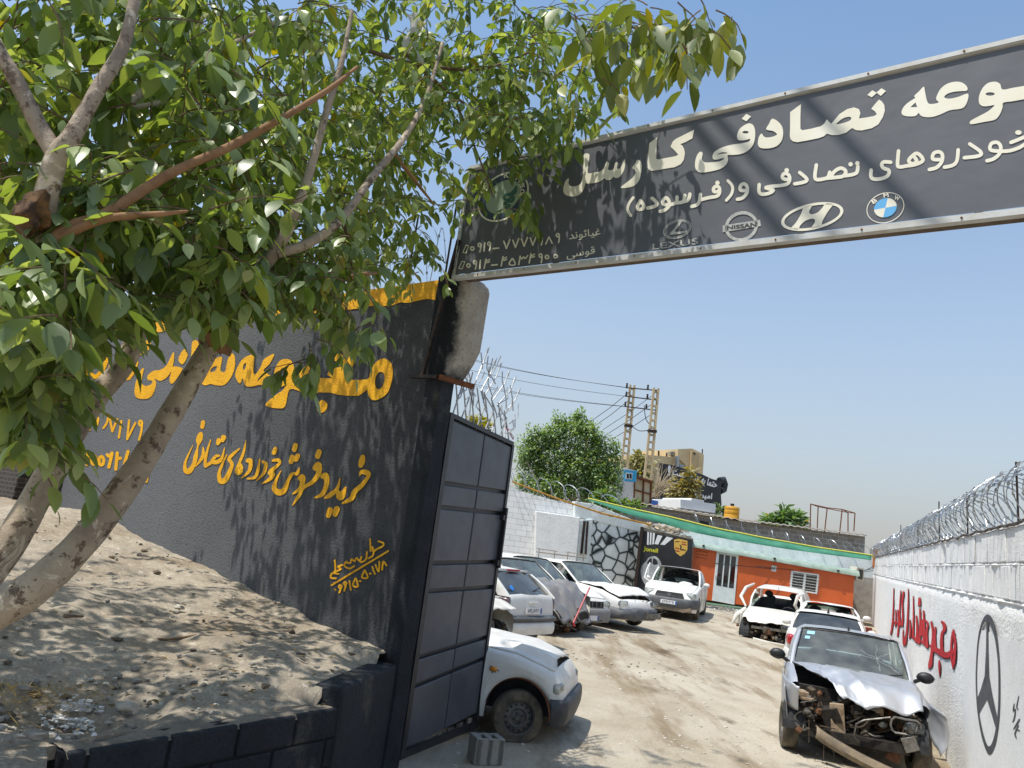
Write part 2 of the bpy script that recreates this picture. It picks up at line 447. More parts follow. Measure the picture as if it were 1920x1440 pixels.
def bank():
    mb = MB(); P = []
    d = (RB-RA).normalized(); nL = V3(d.y, -d.x, 0)
    if nL.x > 0: nL = -nL
    nrow = 190
    for i in range(nrow+1):
        t = i/nrow; y = 1.2 + t*11.6
        if y >= RB.y: xr = edge_x(y) - .12
        else: xr = RB.x - .10 + min(.16, (RB.y-y)*.5) + (RB.y-y)*.06
        # stop at the front wall
        s = (y-P0.y)/WU.y; xw = P0.x + WU.x*s if s > 0 else 99
        row = []
        for j in range(210):
            q = (j/209)**1.5
            x = min(xr, xw) - q*11
            z = bank_z(x, y)
            if y < RB.y:                                   # spills down in front of the low wall's broken end
                z -= max(0, (RB.y-y))*.16*max(0, 1-j/60)
            if y >= RB.y-.05:
                e = max(0, 1-(min(xr, xw)-x)/.42); z = z*(1-e)+((.705 if y < RA.y-.1 else .80)+.02*noise.noise(V3(x*6, y*6, 0)))*e if min(xr, xw) == xr and y < RC.y-.3 else z
            z += .02*abs(noise.noise(V3(x*2.3, y*2.3, 8)))+.014*noise.noise(V3(x*7, y*7, 3))+.010*noise.noise(V3(x*19, y*19, 1))
            if y < 2.4: z -= (2.4-y)*.7
            if j < 2 and RB.y-.1 < y < RC.y-.3: z -= .06
            row.append((x, y, z))
        P.append(row)
    mb.grid(P)
    o = build('dirt_bank', mb, M_BANK, smooth=70); tag(o, 'raised bank of pale dry dirt beneath the apple tree', kind='structure')
bank()

# ================================================================ front wall
def rough_wall_face(mb, A, B, z0, z1, n, amp=.012, nx=60, nz=40, seed=0, zt=None):
    A, B = Vector(A), Vector(B); P = []
    for i in range(nz+1):
        row = []
        for j in range(nx+1):
            t = j/nx; p = A.lerp(B, t); top = z1 if zt is None else zt(t); z = z0+(top-z0)*i/nz
            q = p + V3(0, 0, z) + n*amp*noise.noise(Vector((p.x*3+seed, p.y*3, z*3)))
            row.append(q)
        P.append(row)
    mb.grid(P)
def front_wall():
    t = thing('front_wall', W(3.5, 1.1), 'long charcoal black plastered wall with yellow hand painted Persian lettering', 'wall', 0)
    mb = MB(); L = 7.35; top = lambda q: 4.0+.03*q*4
    rough_wall_face(mb, W(0, 0), W(L, 0), .3, 4.0, WN, .003, 90, 50, 3, zt=lambda q: 4.0+.14*q)
    a, b, bk = W(0, 0), W(L, 0), -WN*.12
    zt0, zt1 = 4.0, 4.14
    mb.quad(a+V3(0, 0, zt0), b+V3(0, 0, zt1), b+bk+V3(0, 0, zt1), a+bk+V3(0, 0, zt0))
    mb.quad(a+bk+V3(0, 0, .3), a+bk+V3(0, 0, zt0), b+bk+V3(0, 0, zt1), b+bk+V3(0, 0, .3))
    mb.quad(b+V3(0, 0, .3), b+V3(0, 0, zt1), b+bk+V3(0, 0, zt1), b+bk+V3(0, 0, .3))
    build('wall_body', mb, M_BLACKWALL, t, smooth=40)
    # yellow band along the top edge
    mb = MB(); P = []
    for k in range(61):
        s = .22+k/60*(L-.22); zt = 4.0+.14*s/L
        lo = .17+.025*noise.noise(Vector((s*4, 0, 0)))+.015*noise.noise(Vector((s*15, 3, 0)))
        P.append((s, zt, lo))
    mb.grid([[W(s, zt-lo, .006) for s, zt, lo in P], [W(s, zt-lo*.5, .007) for s, zt, lo in P], [W(s, zt+.008, .006) for s, zt, lo in P], [W(s, zt+.01, -.11) for s, zt, lo in P]])
    tag(build('painted_band', mb, M_YELLOWPAINT, t, smooth=60), 'ragged yellow painted band along the wall top')
    return t
FW = front_wall()
def gate_pillar():
    t = thing('gate_pillar', W(-.1, .2), 'black painted concrete gate pillar with a bare concrete overhang at its top', 'pillar')
    mb = MB()
    # lower shaft: narrower, black, stands at the wall's right end
    f = .035
    a = [W(.16, 0, f), W(.03, 0, f), W(-.005, 0, .01), W(-.01, 0, -.13), W(.16, 0, -.13)]
    z0, z1 = 0.0, 3.10
    n = 24; rows = []
    for i in range(n+1):
        z = z0+(z1-z0)*i/n
        rows.append([p+V3(0, 0, z)+WN*.012*noise.noise(Vector((p.x*5, p.y*5, z*4))) for p in a+a[:1]])
    mb.grid(rows); mb.add([p+V3(0, 0, z1) for p in a], [(0, 1, 2, 3, 4)])
    build('pillar_shaft', mb, M_BLACKBLOCK, t, smooth=35)
    # upper concrete block, leans out to the right and tapers under
    mb = MB()
    secs = [(3.13, .035), (3.30, .09), (3.42, .118), (3.95, .125), (3.99, .115), (4.03, .085)]
    rows = []
    for k, (z, e) in enumerate(secs):
        jit = lambda q: .008*noise.noise(Vector((z*6, q, 1)))
        ring = [W(.20, z, .035), W(.05, z, .04+jit(1)), W(.0-e*.2, z, .02+jit(2)), W(-e*.8+jit(3), z, -.08), W(-e+jit(4), z, -.17), W(-e+.01, z, -.18-e), W(.18, z, -.18-e)]
        rows.append(ring+ring[:1])
    mb.grid(rows)
    mb.add(rows[-1][:-1], [tuple(range(7))]); mb.add(rows[0][:-1], [tuple(range(6, -1, -1))])
    s = NT('half_painted_concrete')   # black spray on the street face that fades out onto bare concrete
    n2 = s.noise(55, 4, .6); n1 = s.noise(4, 5, .7)
    geo = s.n('ShaderNodeNewGeometry'); dt = s.n('ShaderNodeVectorMath', operation='DOT_PRODUCT'); dt.inputs[1].default_value = WU
    s.l(geo.outputs['Position'], dt.inputs[0])
    mt = s.n('ShaderNodeMath', operation='MULTIPLY_ADD'); mt.inputs[1].default_value = 1.0; s.l(dt.outputs['Value'], mt.inputs[0]); mt.inputs[2].default_value = -(P0.dot(WU))
    ad = s.n('ShaderNodeMath', operation='MULTIPLY_ADD'); s.l(n1, ad.inputs[0]); ad.inputs[1].default_value = .16; s.l(mt.outputs[0], ad.inputs[2])
    conc = s.mix(s.ramp(n1, [(.3, 0), (.7, 1)]), '#b9b2a5', '#989084'); conc = s.mix(s.ramp(n2, [(.28, .6), (.42, 0)]), conc, '#4b463e')
    c = s.mix(s.ramp(ad.outputs[0], [(0.0, 0), (.055, 1)]), conc, '#222529')
    s.set(c, .85, spec=.2); s.bump(n2, 1.0, .015)
    build('concrete_head', mb, s.m, t, bevel=.012)
    mb = MB()
    mb.bar(W(.32, 3.13, .075), W(-.02, 3.11, .075), .045, .03); build('iron_bracket', mb, M_IRON, t); mb = MB(); mb.bar(W(-.02, 3.115, .07), W(-.13, 3.10, -.24), .045, .04); build('iron_bracket', mb, M_RUST, t)
    mb = MB(); mb.bar(W(.16, 3.13, .085), W(-.02, 4.32, .075), .028, .028, up=WN)
    build('angle_post', mb, M_IRON, t)
    return t
gate_pillar()

def low_wall():
    """black block wall holding the bank"""
    t = thing('retaining_wall', (RA+RB)/2+V3(0, 0, .0), 'low black painted block wall holding back the dirt bank', 'wall')
    d = (RB-RA).normalized(); L = (RB-RA).length; n = V3(-d.y, d.x, 0)
    if n.x < 0: n = -n
    r = random.Random(3)
    courses = [(0.0, .17), (.177, .345), (.352, .522), (.529, .703)]
    i = 0; mb = MB(); joint = MB()
    for k, (z0, z1) in enumerate(courses):
        s = -.02 if k % 2 else -.30
        while s < L:
            s1 = min(s+.42, L); s0 = max(s, 0.0)
            if s1-s0 > .05:
                drop = .02*r.random(); out = .004*r.random()
                lo, hi = z0, z1
                if k == 3: hi -= .012*abs(noise.noise(Vector((s*3, 0, 0))))
                c = RA + d*((s0+s1)/2) - n*.07 + n*out; 
                rotm = Matrix((( d.x, n.x, 0), (d.y, n.y, 0), (0, 0, 1)))
                mb.box(c+V3(0, 0, (lo+hi)/2), (s1-s0-.007, .15, hi-lo-.002), rotm)
            s = s+.43
    joint.box(RA+d*L/2-n*.078+V3(0, 0, .34), (L-.04, .14, .68), Matrix(((d.x, n.x, 0), (d.y, n.y, 0), (0, 0, 1))))
    build('block_courses', mb, M_BLACKBLOCK, t, bevel=.012)
    build('mortar_joints', joint, mat('black_joint', '#15171a', .9), t)
    # raised plinth where the wall meets the pillar, and crumbly mortar cap
    mb = MB(); rotm = Matrix(((d.x, n.x, 0), (d.y, n.y, 0), (0, 0, 1)))
    dp = (RC-RA).normalized(); Lp = (RC-RA).length; npl = V3(dp.y, -dp.x, 0); rp = Matrix(((dp.x, npl.x, 0), (dp.y, npl.y, 0), (0, 0, 1)))
    mb.box(RA+dp*(Lp/2-.03)-npl*.10+V3(0, 0, .415), (Lp+.06, .20, .83), rp)
    build('corner_plinth', mb, M_BLACKBLOCK, t, bevel=.025)
    mb = MB(); rows = []
    for kk in range(41):
        s = .02+(L-.02)*kk/40; rr = []
        for jj in range(7):
            off = -.17+.164*jj/6
            z = .706+.016*noise.noise(Vector((s*6, off*20, 1)))+(.0 if jj < 6 else -.03)
            rr.append(RA+d*s+n*(off+.006)+V3(0, 0, z))
        rows.append(rr)
    mb.grid(rows); build('mortar_cap', mb, render_plaster('dusty_mortar', '#8f8678', '#6f675c', .8, 60, .95), t, smooth=60)
low_wall()

# dark brick shed beyond the left end of the front wall
def dark_shed():
    t = thing('brick_outbuilding', W(9.2, 1.2, -.4), 'dark shaded brick outbuilding beyond the left end of the black wall', 'outbuilding')
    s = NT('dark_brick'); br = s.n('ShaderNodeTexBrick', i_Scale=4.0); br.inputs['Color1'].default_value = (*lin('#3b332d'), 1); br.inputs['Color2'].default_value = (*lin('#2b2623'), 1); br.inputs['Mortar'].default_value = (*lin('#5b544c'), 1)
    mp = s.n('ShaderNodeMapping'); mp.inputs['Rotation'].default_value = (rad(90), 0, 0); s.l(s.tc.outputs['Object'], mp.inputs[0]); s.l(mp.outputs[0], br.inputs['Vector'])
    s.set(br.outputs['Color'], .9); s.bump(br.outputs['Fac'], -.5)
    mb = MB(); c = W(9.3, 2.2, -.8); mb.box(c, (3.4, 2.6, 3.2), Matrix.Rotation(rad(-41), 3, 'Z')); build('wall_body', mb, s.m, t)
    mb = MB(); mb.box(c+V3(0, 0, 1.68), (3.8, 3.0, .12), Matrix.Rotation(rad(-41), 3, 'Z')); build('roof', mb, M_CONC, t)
dark_shed()
# ================================================================ hand painted writing on the front wall
def crop(ox, oy, s, conv): return lambda x, y: conv(ox+x/s, oy+y/s)
def front_lettering():
    mk = wall_px
    # line 1, traced
    c2 = crop(340, 600, 4.571, mk(.006)); c1 = crop(100, 560, 4.8, mk(.006))
    mb = MB()
    paint(mb, [('P', [(1740, 330), (1790, 360), (1812, 420), (1805, 520), (1770, 620), (1710, 670), (1650, 688), (1610, 660), (1595, 600), (1600, 520), (1640, 400), (1690, 345)]),
               ('H', [(1700, 445), (1735, 460), (1740, 520), (1715, 580), (1680, 590), (1660, 545), (1670, 480)]),
               ('p', [(1165, 495), (1300, 500), (1250, 470), (1270, 420), (1390, 395), (1300, 340), (1310, 285), (1480, 305), (1475, 390), (1430, 440), (1405, 505), (1500, 515), (1590, 508), (1640, 470), (1640, 560), (1590, 600), (1520, 650), (1440, 650), (1340, 640), (1280, 622), (1165, 620)]),
               ('P', [(1175, 500), (1130, 430), (1085, 380), (1040, 420), (1000, 470), (970, 480), (965, 400), (930, 340), (850, 345), (800, 430), (795, 540), (830, 580), (890, 560), (870, 600), (800, 650), (725, 715), (740, 742), (830, 757), (890, 738), (925, 600), (1000, 605), (1050, 636), (1100, 630), (1180, 615)]),
               ('H', [(880, 420), (905, 470), (880, 500), (850, 470)]),
               ('P', [(1210, 685), (1252, 720), (1240, 770), (1195, 798), (1162, 765), (1175, 710)]),
               ('P', [(795, 290), (710, 335), (680, 400), (640, 460), (618, 440), (625, 310), (590, 300), (520, 340), (470, 430), (465, 490), (500, 545), (528, 500), (545, 560), (600, 570), (680, 555), (720, 580), (765, 490), (740, 460), (705, 430), (760, 370)]),
               ('H', [(556, 370), (545, 420), (528, 420), (535, 380)]),
               ('P', [(440, 285), (460, 330), (455, 420), (420, 500), (370, 555), (300, 560), (250, 548), (200, 560), (150, 520), (180, 460), (240, 370), (320, 318), (350, 330), (335, 430), (375, 440), (390, 370), (410, 310)]),
               ('H', [(305, 395), (290, 435), (250, 445), (262, 410)]),
               ('P', [(430, 130), (460, 165), (445, 215), (405, 245), (385, 210), (400, 150)]),
               ('V', [(120, 200, 60), (110, 380, 70), (60, 520, 70), (0, 560, 60)])], c2)
    paint(mb, [('P', [(1175, 455), (1212, 500), (1165, 590), (1125, 545)]),
               ('P', [(1080, 610), (1060, 660), (1045, 740), (1070, 765), (1110, 720), (1160, 640), (1150, 620)]),
               ('P', [(1082, 480), (1085, 560), (1060, 650), (1020, 710), (960, 740), (915, 720), (925, 760), (910, 830), (870, 890), (810, 903), (750, 890), (730, 840), (745, 740), (790, 640), (815, 630), (800, 700), (795, 760), (830, 785), (880, 770), (890, 740), (850, 730), (850, 690), (900, 650), (960, 640), (1010, 610), (1040, 560)]),
               ('p', [(640, 360), (680, 345), (660, 440), (630, 560), (612, 630), (650, 640), (695, 630), (720, 590), (685, 540), (690, 480), (730, 410), (860, 370), (880, 400), (860, 460), (800, 500), (760, 520), (765, 580), (740, 660), (690, 730), (640, 738), (560, 725), (540, 690), (570, 560), (610, 430)]),
               ('P', [(525, 575), (540, 620), (520, 740), (470, 840), (410, 800), (460, 760), (480, 700), (492, 620)]),
               ('V', [(490, 530, 30), (465, 590, 40), (430, 660, 40), (385, 700, 40), (350, 690, 40), (300, 620, 40), (290, 700, 40), (200, 720, 60), (120, 560, 40)]),
               ('O', 1105, 290, 22, 40), ('O', 1310, 100, 40, 40)], c1)
    tag(build('painted_title', mb, M_YELLOWPAINT, FW), 'big yellow painted Persian title on the black wall')
    # line 2, slanted hand
    c3 = crop(320, 780, 4.364, mk(.0065)); mb = MB()
    paint(mb, [('V', p) for p in [
        [(1545, 490, 8), (1560, 458, 30), (1600, 462, 45), (1622, 482, 30), (1570, 560, 35), (1505, 620, 42), (1480, 675, 40), (1410, 712, 20)], [(1572, 335, 40), (1565, 370, 52), (1555, 405, 40)],
        [(1385, 512, 8), (1362, 595, 28), (1300, 650, 40), (1258, 672, 12)], [(1362, 600, 20), (1390, 660, 64), (1432, 585, 16)], [(1305, 770, 50), (1290, 815, 42)], [(1360, 760, 50), (1345, 805, 42)],
        [(1245, 495, 40), (1270, 490, 50), (1275, 560, 40), (1240, 640, 36), (1180, 668, 14)],
        [(1185, 425, 50), (1210, 400, 50), (1210, 470, 42), (1160, 540, 35), (1090, 585, 25), (1050, 650, 30), (1000, 728, 10)], [(1215, 292, 44), (1203, 330, 44)],
        [(1060, 510, 44), (1080, 500, 44), (1068, 580, 36), (1000, 638, 12)],
        [(1052, 425, 10), (1035, 470, 32), (1005, 468, 18), (990, 480, 30), (960, 530, 30), (930, 605, 44), (885, 625, 52), (848, 595, 42), (860, 530, 26), (902, 448, 8)], [(1022, 240, 40), (1012, 275, 40)], [(995, 335, 40), (985, 375, 40)], [(1040, 325, 40), (1025, 355, 40)],
        [(835, 365, 20), (880, 360, 30), (892, 385, 22), (845, 430, 32), (815, 465, 44), (838, 480, 36), (805, 520, 28), (748, 553, 10)], [(858, 268, 34), (845, 300, 38)],
        [(755, 375, 25), (778, 395, 30), (760, 470, 26), (703, 528, 8)], [(728, 350, 10), (715, 440, 26), (690, 500, 26), (628, 512, 14)],
        [(630, 365, 36), (655, 370, 36), (642, 450, 28), (578, 508, 8)], [(617, 200, 6), (595, 300, 22), (560, 390, 24), (540, 450, 34), (562, 462, 40), (580, 420, 26), (562, 380, 16)],
        [(562, 268, 14), (510, 312, 26), (478, 352, 30), (502, 395, 30), (480, 460, 36), (445, 525, 44), (408, 530, 44), (395, 470, 28), (425, 390, 20), (460, 315, 8)],
        [(440, 262, 8), (420, 340, 24), (385, 375, 36), (340, 372, 30), (368, 330, 24), (395, 325, 20)], [(340, 375, 26), (300, 400, 28), (282, 405, 24), (290, 320, 24), (327, 195, 8)], [(395, 200, 44), (385, 225, 30)], [(432, 175, 44), (425, 200, 30)],
        [(265, 258, 12), (262, 330, 30), (206, 412, 8)], [(265, 50, 34), (258, 90, 34)], [(245, 150, 40), (232, 195, 52), (222, 250, 14), (205, 330, 36), (190, 395, 34), (150, 452, 44), (120, 442, 36), (122, 370, 20), (182, 240, 6)]]], c3)
    tag(build('painted_slogan', mb, M_YELLOWPAINT, FW), 'yellow slanted Persian slogan line below the title')
    # telephone figures at the left, half behind the trunks
    mb = MB(); w = 20
    def nine(cx, cy, h=80): return [('S', w, circ(cx, cy, 14, 22, n=8)+[(cx+14, cy)]), ('S', w, [(cx+14, cy-10), (cx+6, cy+h*.5), (cx-14, cy+h)])]
    paint(mb, nine(785, 1120, 150)+[('s', w, [(682, 1095), (664, 1265), (738, 1118)]), ('s', w, [(612, 1100), (590, 1250)]), ('s', w, [(510, 1085), (530, 1195), (575, 1085)]), ('S', w, [(450, 1165), (480, 1120), (492, 1075)])]+nine(390, 1085)+[('s', w, [(330, 1075), (325, 1180)]), ('s', w, [(280, 1070), (270, 1190)]), ('S', w, [(262, 1185), (300, 1195)])], c1)
    c0 = crop(0, 480, 2.0, mk(.0065)); w = 12
    paint(mb, [('S', w, [(285, 728), (292, 780)]), ('S', w, [(322, 742), (332, 735), (326, 782)]), ('S', w, circ(352, 765, 9, 16, n=8)+[(361, 765)]), ('S', w, circ(380, 768, 9, 16, n=8)+[(389, 768)]), ('S', w, [(402, 745), (412, 752), (420, 740), (408, 792)]), ('S', w, [(440, 738), (434, 800)]), ('S', w, [(438, 760), (452, 758)]), ('S', w, [(480, 732), (466, 782)]), ('V', [(556, 796, 18), (548, 845, 12)])], c0)
    tag(build('painted_numbers', mb, M_YELLOWPAINT, FW), 'yellow painted telephone numbers half hidden by the tree')
    # sign writer's signature
    mb = MB(); w = 15
    S = [[(1700, 1025), (1740, 1040), (1735, 1065), (1688, 1088), (1660, 1110), (1650, 1072)], [(1662, 1092), (1655, 1140), (1618, 1165)], [(1632, 1008), (1636, 1105)], [(1606, 1112), (1598, 1172), (1560, 1195), (1545, 1180)], [(1562, 1152), (1545, 1185), (1520, 1162), (1505, 1188), (1480, 1172), (1470, 1202), (1428, 1198)], [(1440, 1190), (1420, 1222), (1460, 1248), (1502, 1228)], [(1402, 1220), (1370, 1232), (1392, 1252), (1350, 1272)], [(1342, 1180), (1346, 1262), (1318, 1292)], [(1372, 1292), (1322, 1287), (1310, 1322), (1352, 1328)], [(1315, 1385), (1780, 1105)]]
    D = [circ(1388, 1395, 12, n=7)+[(1400, 1395)], [(1398, 1395), (1380, 1445)], circ(1428, 1370, 12, n=7)+[(1440, 1370)], [(1438, 1372), (1420, 1430)], [(1462, 1350), (1474, 1425)], [(1512, 1328), (1490, 1385), (1532, 1395), (1518, 1332)], [(1545, 1350), (1555, 1352)], [(1588, 1262), (1565, 1320), (1612, 1322), (1592, 1268)], [(1628, 1290), (1638, 1290)], [(1650, 1235), (1670, 1292)], [(1676, 1218), (1702, 1272), (1708, 1192)], [(1730, 1258), (1740, 1192), (1766, 1222)], [(1345, 1418), (1350, 1425)]]
    paint(mb, [('S', w, p) for p in S+D], c3)
    tag(build('painted_signature', mb, M_YELLOWPAINT, FW), 'small yellow sign writer signature and number, underlined')
front_lettering()

# ================================================================ banner over the gate
def banner():
    t = thing('entrance_banner', W(-2.2, 3.9, .03), 'long dark grey banner sign over the gateway with cream Persian lettering and car emblems', 'sign')
    sA, sB = 0.0, -4.9
    zb = lambda s: 3.985+.036*s; zt = lambda s: 5.0+.042*s
    s = NT('banner_vinyl'); n = s.noise(1.2, 5, .6); w = s.noise(5, 4, .6, vscale=(1, 1, .12))
    c = s.mix(s.ramp(n, [(.35, 0), (.7, 1)]), '#53565c', '#5d6066'); c = s.mix(s.ramp(w, [(.56, 0), (.68, .35)]), c, '#595c61')
    s.set(c, .62, spec=.35); s.bump(s.noise(2.2, 3, .5), .25, .06)
    mb = MB(); P = []
    for i in range(11):
        row = []
        for j in range(81):
            q = sA+(sB-sA)*j/80; v = i/10; z = zb(q)+.03+(zt(q)-zb(q)-.06)*v
            row.append(W(q, z, .05+.001*math.sin(q*3.1)*math.sin(math.pi*v)+.0008*noise.noise(Vector((q*2, v*3, 0)))))
        P.append(row)
    mb.grid(P); build('vinyl_sheet', mb, s.m, t, smooth=60)
    mb = MB(); b = -.03
    def frame(a0, b0, wd):
        mb.bar(a0, b0, .05, wd, up=(0, 0, 1))
    frame(W(sA+.0, zt(sA), .045), W(sB, zt(sB), .045), .028); frame(W(sA, zb(sA), .045), W(sB, zb(sB), .045), .036)
    mb.bar(W(sA, zb(sA), .045), W(sA, zt(sA), .045), .035, .035, up=WN)
    build('metal_frame', mb, mat('pale_frame_metal', '#bfc1c0', .6, .0, col2='#b3b0a8', scale=8, bump=.1), t)
    mb = MB(); mb.bar(W(sA, zb(sA)+.012, -.03), W(sB, zb(sB)+.012, -.03), .08, .03); mb.bar(W(sA, zt(sA)-.03, -.03), W(sB, zt(sB)-.03, -.03), .04, .04)
    for k in range(6):
        q = sA+(sB-sA)*(k+.1)/5.2; mb.bar(W(q, zb(q), -.02), W(q, zt(q), -.02), .035, .035, up=WN)
    build('back_frame', mb, mat('dull_brown_steel', '#6a5b4d', .85, .2, col2='#57493c', scale=12), t)
    mb = MB()
    for k in range(9):
        q = sA-.3-k*.5
        for z in (zb(q), zt(q)): mb.lathe([(0, .006), (.005, .005), (.006, 0)], 8, axis=WN, origin=W(q, z, .071))
    build('fixing_screw', mb, M_RUST, t)
    cream = mat('cream_print', '#dcd6c2', .6, col2='#e4e0d0', scale=3)
    cv = wall_px(.0535)
    mb = MB(); A = crop(1040, 200, 4.8, cv); B = crop(1320, 130, 4.8, cv); C = crop(1640, 80, 6.857, cv)
    paint(mb, [('P', [(262, 430), (312, 430), (303, 520), (300, 597), (350, 592), (400, 585), (440, 558), (465, 498), (492, 508), (480, 560), (500, 572), (530, 558), (545, 505), (566, 503), (560, 550), (575, 560), (600, 538), (628, 475), (635, 485), (632, 540), (615, 590), (580, 635), (545, 642), (530, 630), (505, 655), (470, 660), (445, 645), (420, 665), (370, 685), (310, 692), (278, 692), (262, 740), (225, 790), (170, 808), (110, 800), (80, 770), (80, 720), (100, 665), (128, 645), (125, 690), (145, 715), (190, 715), (230, 695), (248, 660), (255, 600), (258, 500)]),
               ('P', [(745, 478), (775, 495), (783, 540), (775, 610), (755, 670), (715, 712), (650, 730), (600, 732), (605, 715), (650, 680), (700, 640), (728, 600), (722, 572), (698, 550), (725, 510)]),
               ('p', [(922, 275), (852, 330), (845, 400), (835, 500), (838, 550), (850, 570), (875, 578), (930, 570), (1000, 557), (1080, 545), (1135, 518), (1162, 480), (1172, 420), (1165, 380), (1148, 348), (1130, 338), (1180, 318), (1240, 285), (1255, 207), (1180, 245), (1090, 290), (1062, 315), (1043, 360), (1080, 395), (1112, 430), (1090, 445), (1000, 462), (930, 475), (915, 470), (915, 400)]),
               ('P', [(1312, 405), (1285, 430), (1265, 490), (1265, 550), (1290, 585), (1340, 592), (1420, 580), (1490, 560), (1540, 525), (1560, 480), (1556, 438), (1600, 435), (1680, 425), (1740, 395), (1785, 345), (1803, 280), (1803, 210), (1785, 165), (1750, 150), (1710, 165), (1665, 200), (1643, 250), (1645, 290), (1665, 303), (1720, 300), (1760, 290), (1745, 315), (1680, 330), (1580, 345), (1500, 370), (1440, 405), (1422, 440), (1425, 468), (1450, 477), (1525, 462), (1490, 490), (1420, 500), (1350, 500), (1325, 470), (1332, 420)]),
               ('H', circ(1718, 230, 28, 12, n=10)), ('H', [(1462, 432), (1500, 412), (1550, 413), (1545, 420), (1500, 424)]), ('p', [(1725, 65), (1768, 88), (1725, 132), (1683, 108)])], A)
    paint(mb, [('P', [(612, 445), (660, 465), (700, 510), (713, 570), (700, 640), (655, 690), (590, 710), (520, 710), (490, 690), (485, 650), (498, 600), (520, 578), (535, 600), (560, 613), (610, 608), (650, 592), (655, 580), (620, 555), (560, 540), (585, 490)]),
               ('p', [(873, 312), (775, 385), (775, 500), (772, 600), (780, 630), (800, 648), (840, 656), (930, 640), (1030, 620), (1080, 602), (1105, 578), (1150, 592), (1210, 590), (1280, 570), (1332, 528), (1370, 548), (1420, 550), (1510, 530), (1570, 495), (1610, 430), (1628, 370), (1622, 320), (1600, 288), (1575, 272), (1545, 305), (1505, 355), (1540, 380), (1555, 405), (1530, 420), (1450, 435), (1395, 442), (1408, 395), (1395, 358), (1350, 342), (1290, 357), (1220, 402), (1145, 490), (1120, 465), (1105, 450), (1080, 490), (1050, 512), (960, 535), (885, 548), (868, 535), (868, 420)]),
               ('H', [(1190, 492), (1240, 448), (1290, 428), (1322, 432), (1320, 455), (1280, 475), (1225, 490)]),
               ('p', [(1515, 188), (1555, 212), (1510, 252), (1470, 230)]), ('p', [(1597, 170), (1638, 195), (1590, 240), (1552, 208)])], B)
    paint(mb, [('P', [(630, 566), (645, 620), (665, 720), (690, 778), (740, 788), (822, 768), (792, 730), (800, 680), (850, 590), (930, 530), (1020, 503), (1110, 508), (1170, 545), (1195, 590), (1180, 618), (1120, 622), (1020, 632), (940, 655), (895, 695), (920, 715), (980, 718), (1080, 695), (1205, 660), (1150, 830), (970, 868), (850, 920), (740, 955), (640, 955), (590, 935), (565, 905), (530, 940), (450, 948), (370, 935), (345, 895), (370, 830), (430, 770), (520, 710), (508, 685), (570, 625)]), ('h', [(525, 768), (548, 828), (460, 830)]),
               ('P', [(1490, 508), (1560, 503), (1615, 535), (1645, 602), (1780, 580), (1980, 545), (2150, 510), (2150, 680), (1980, 715), (1780, 752), (1655, 772), (1645, 830), (1610, 920), (1545, 990), (1400, 1020), (1250, 1048), (1222, 1030), (1240, 1000), (1340, 945), (1460, 880), (1540, 805), (1480, 812), (1400, 818), (1350, 790), (1338, 730), (1350, 660), (1390, 580), (1440, 530)]), ('H', circ(1485, 660, 58, 22, n=12)),
               ('V', [(2100, 600, 170), (2400, 560, 160), (2700, 500, 150), (3000, 440, 150)]), ('V', [(2330, 330, 60), (2480, 360, 130), (2460, 470, 120), (2420, 540, 120)]), ('P', [(2380, 720), (2460, 780), (2390, 850), (2310, 790)]), ('V', [(2900, 430, 120), (3000, 330, 140), (3080, 400, 130), (3020, 470, 130)])], C)
    build('title_lettering', mb, cream, t)
    # second line
    D = crop(1160, 300, 5.053, cv); E = crop(1500, 220, 4.571, cv); mb = MB(); w = 33
    paint(mb, [('S', 26, [(138, 355), (98, 412), (86, 470), (115, 528)]), ('S', w, [(207, 388), (180, 435), (188, 466), (225, 462), (238, 430), (205, 385)]), ('S', w, [(318, 362), (362, 408), (345, 437), (275, 455)]),
               ('S', w, [(392, 488), (440, 472), (480, 430), (475, 385), (450, 358), (420, 382), (424, 418), (475, 425)]), ('S', w, [(480, 425), (530, 412), (548, 392), (553, 350)]), ('S', w, [(548, 405), (600, 400), (618, 380), (628, 335)]), ('S', w, [(610, 395), (650, 385), (668, 355), (675, 322)]),
               ('S', w, [(690, 440), (740, 425), (766, 388), (775, 325)]), ('S', w, [(770, 378), (850, 357), (930, 342), (955, 310), (952, 262), (925, 248), (900, 268), (905, 300), (950, 295)]), ('O', 936, 216, 21),
               ('S', 28, [(1035, 195), (1078, 250), (1070, 320), (1020, 382)]), ('S', w, [(1125, 372), (1175, 358), (1215, 310), (1215, 250), (1185, 225), (1155, 245), (1155, 285), (1210, 290)]),
               ('S', w, [(1332, 232), (1330, 300), (1362, 325), (1430, 312), (1465, 285), (1420, 272), (1395, 262), (1440, 250), (1560, 238), (1610, 215), (1620, 165), (1600, 132), (1565, 130), (1550, 160), (1570, 182), (1615, 183)]), ('O', 1592, 98, 22), ('S', w, [(1715, 118), (1782, 178), (1762, 207), (1668, 226)])], D)
    w = 31
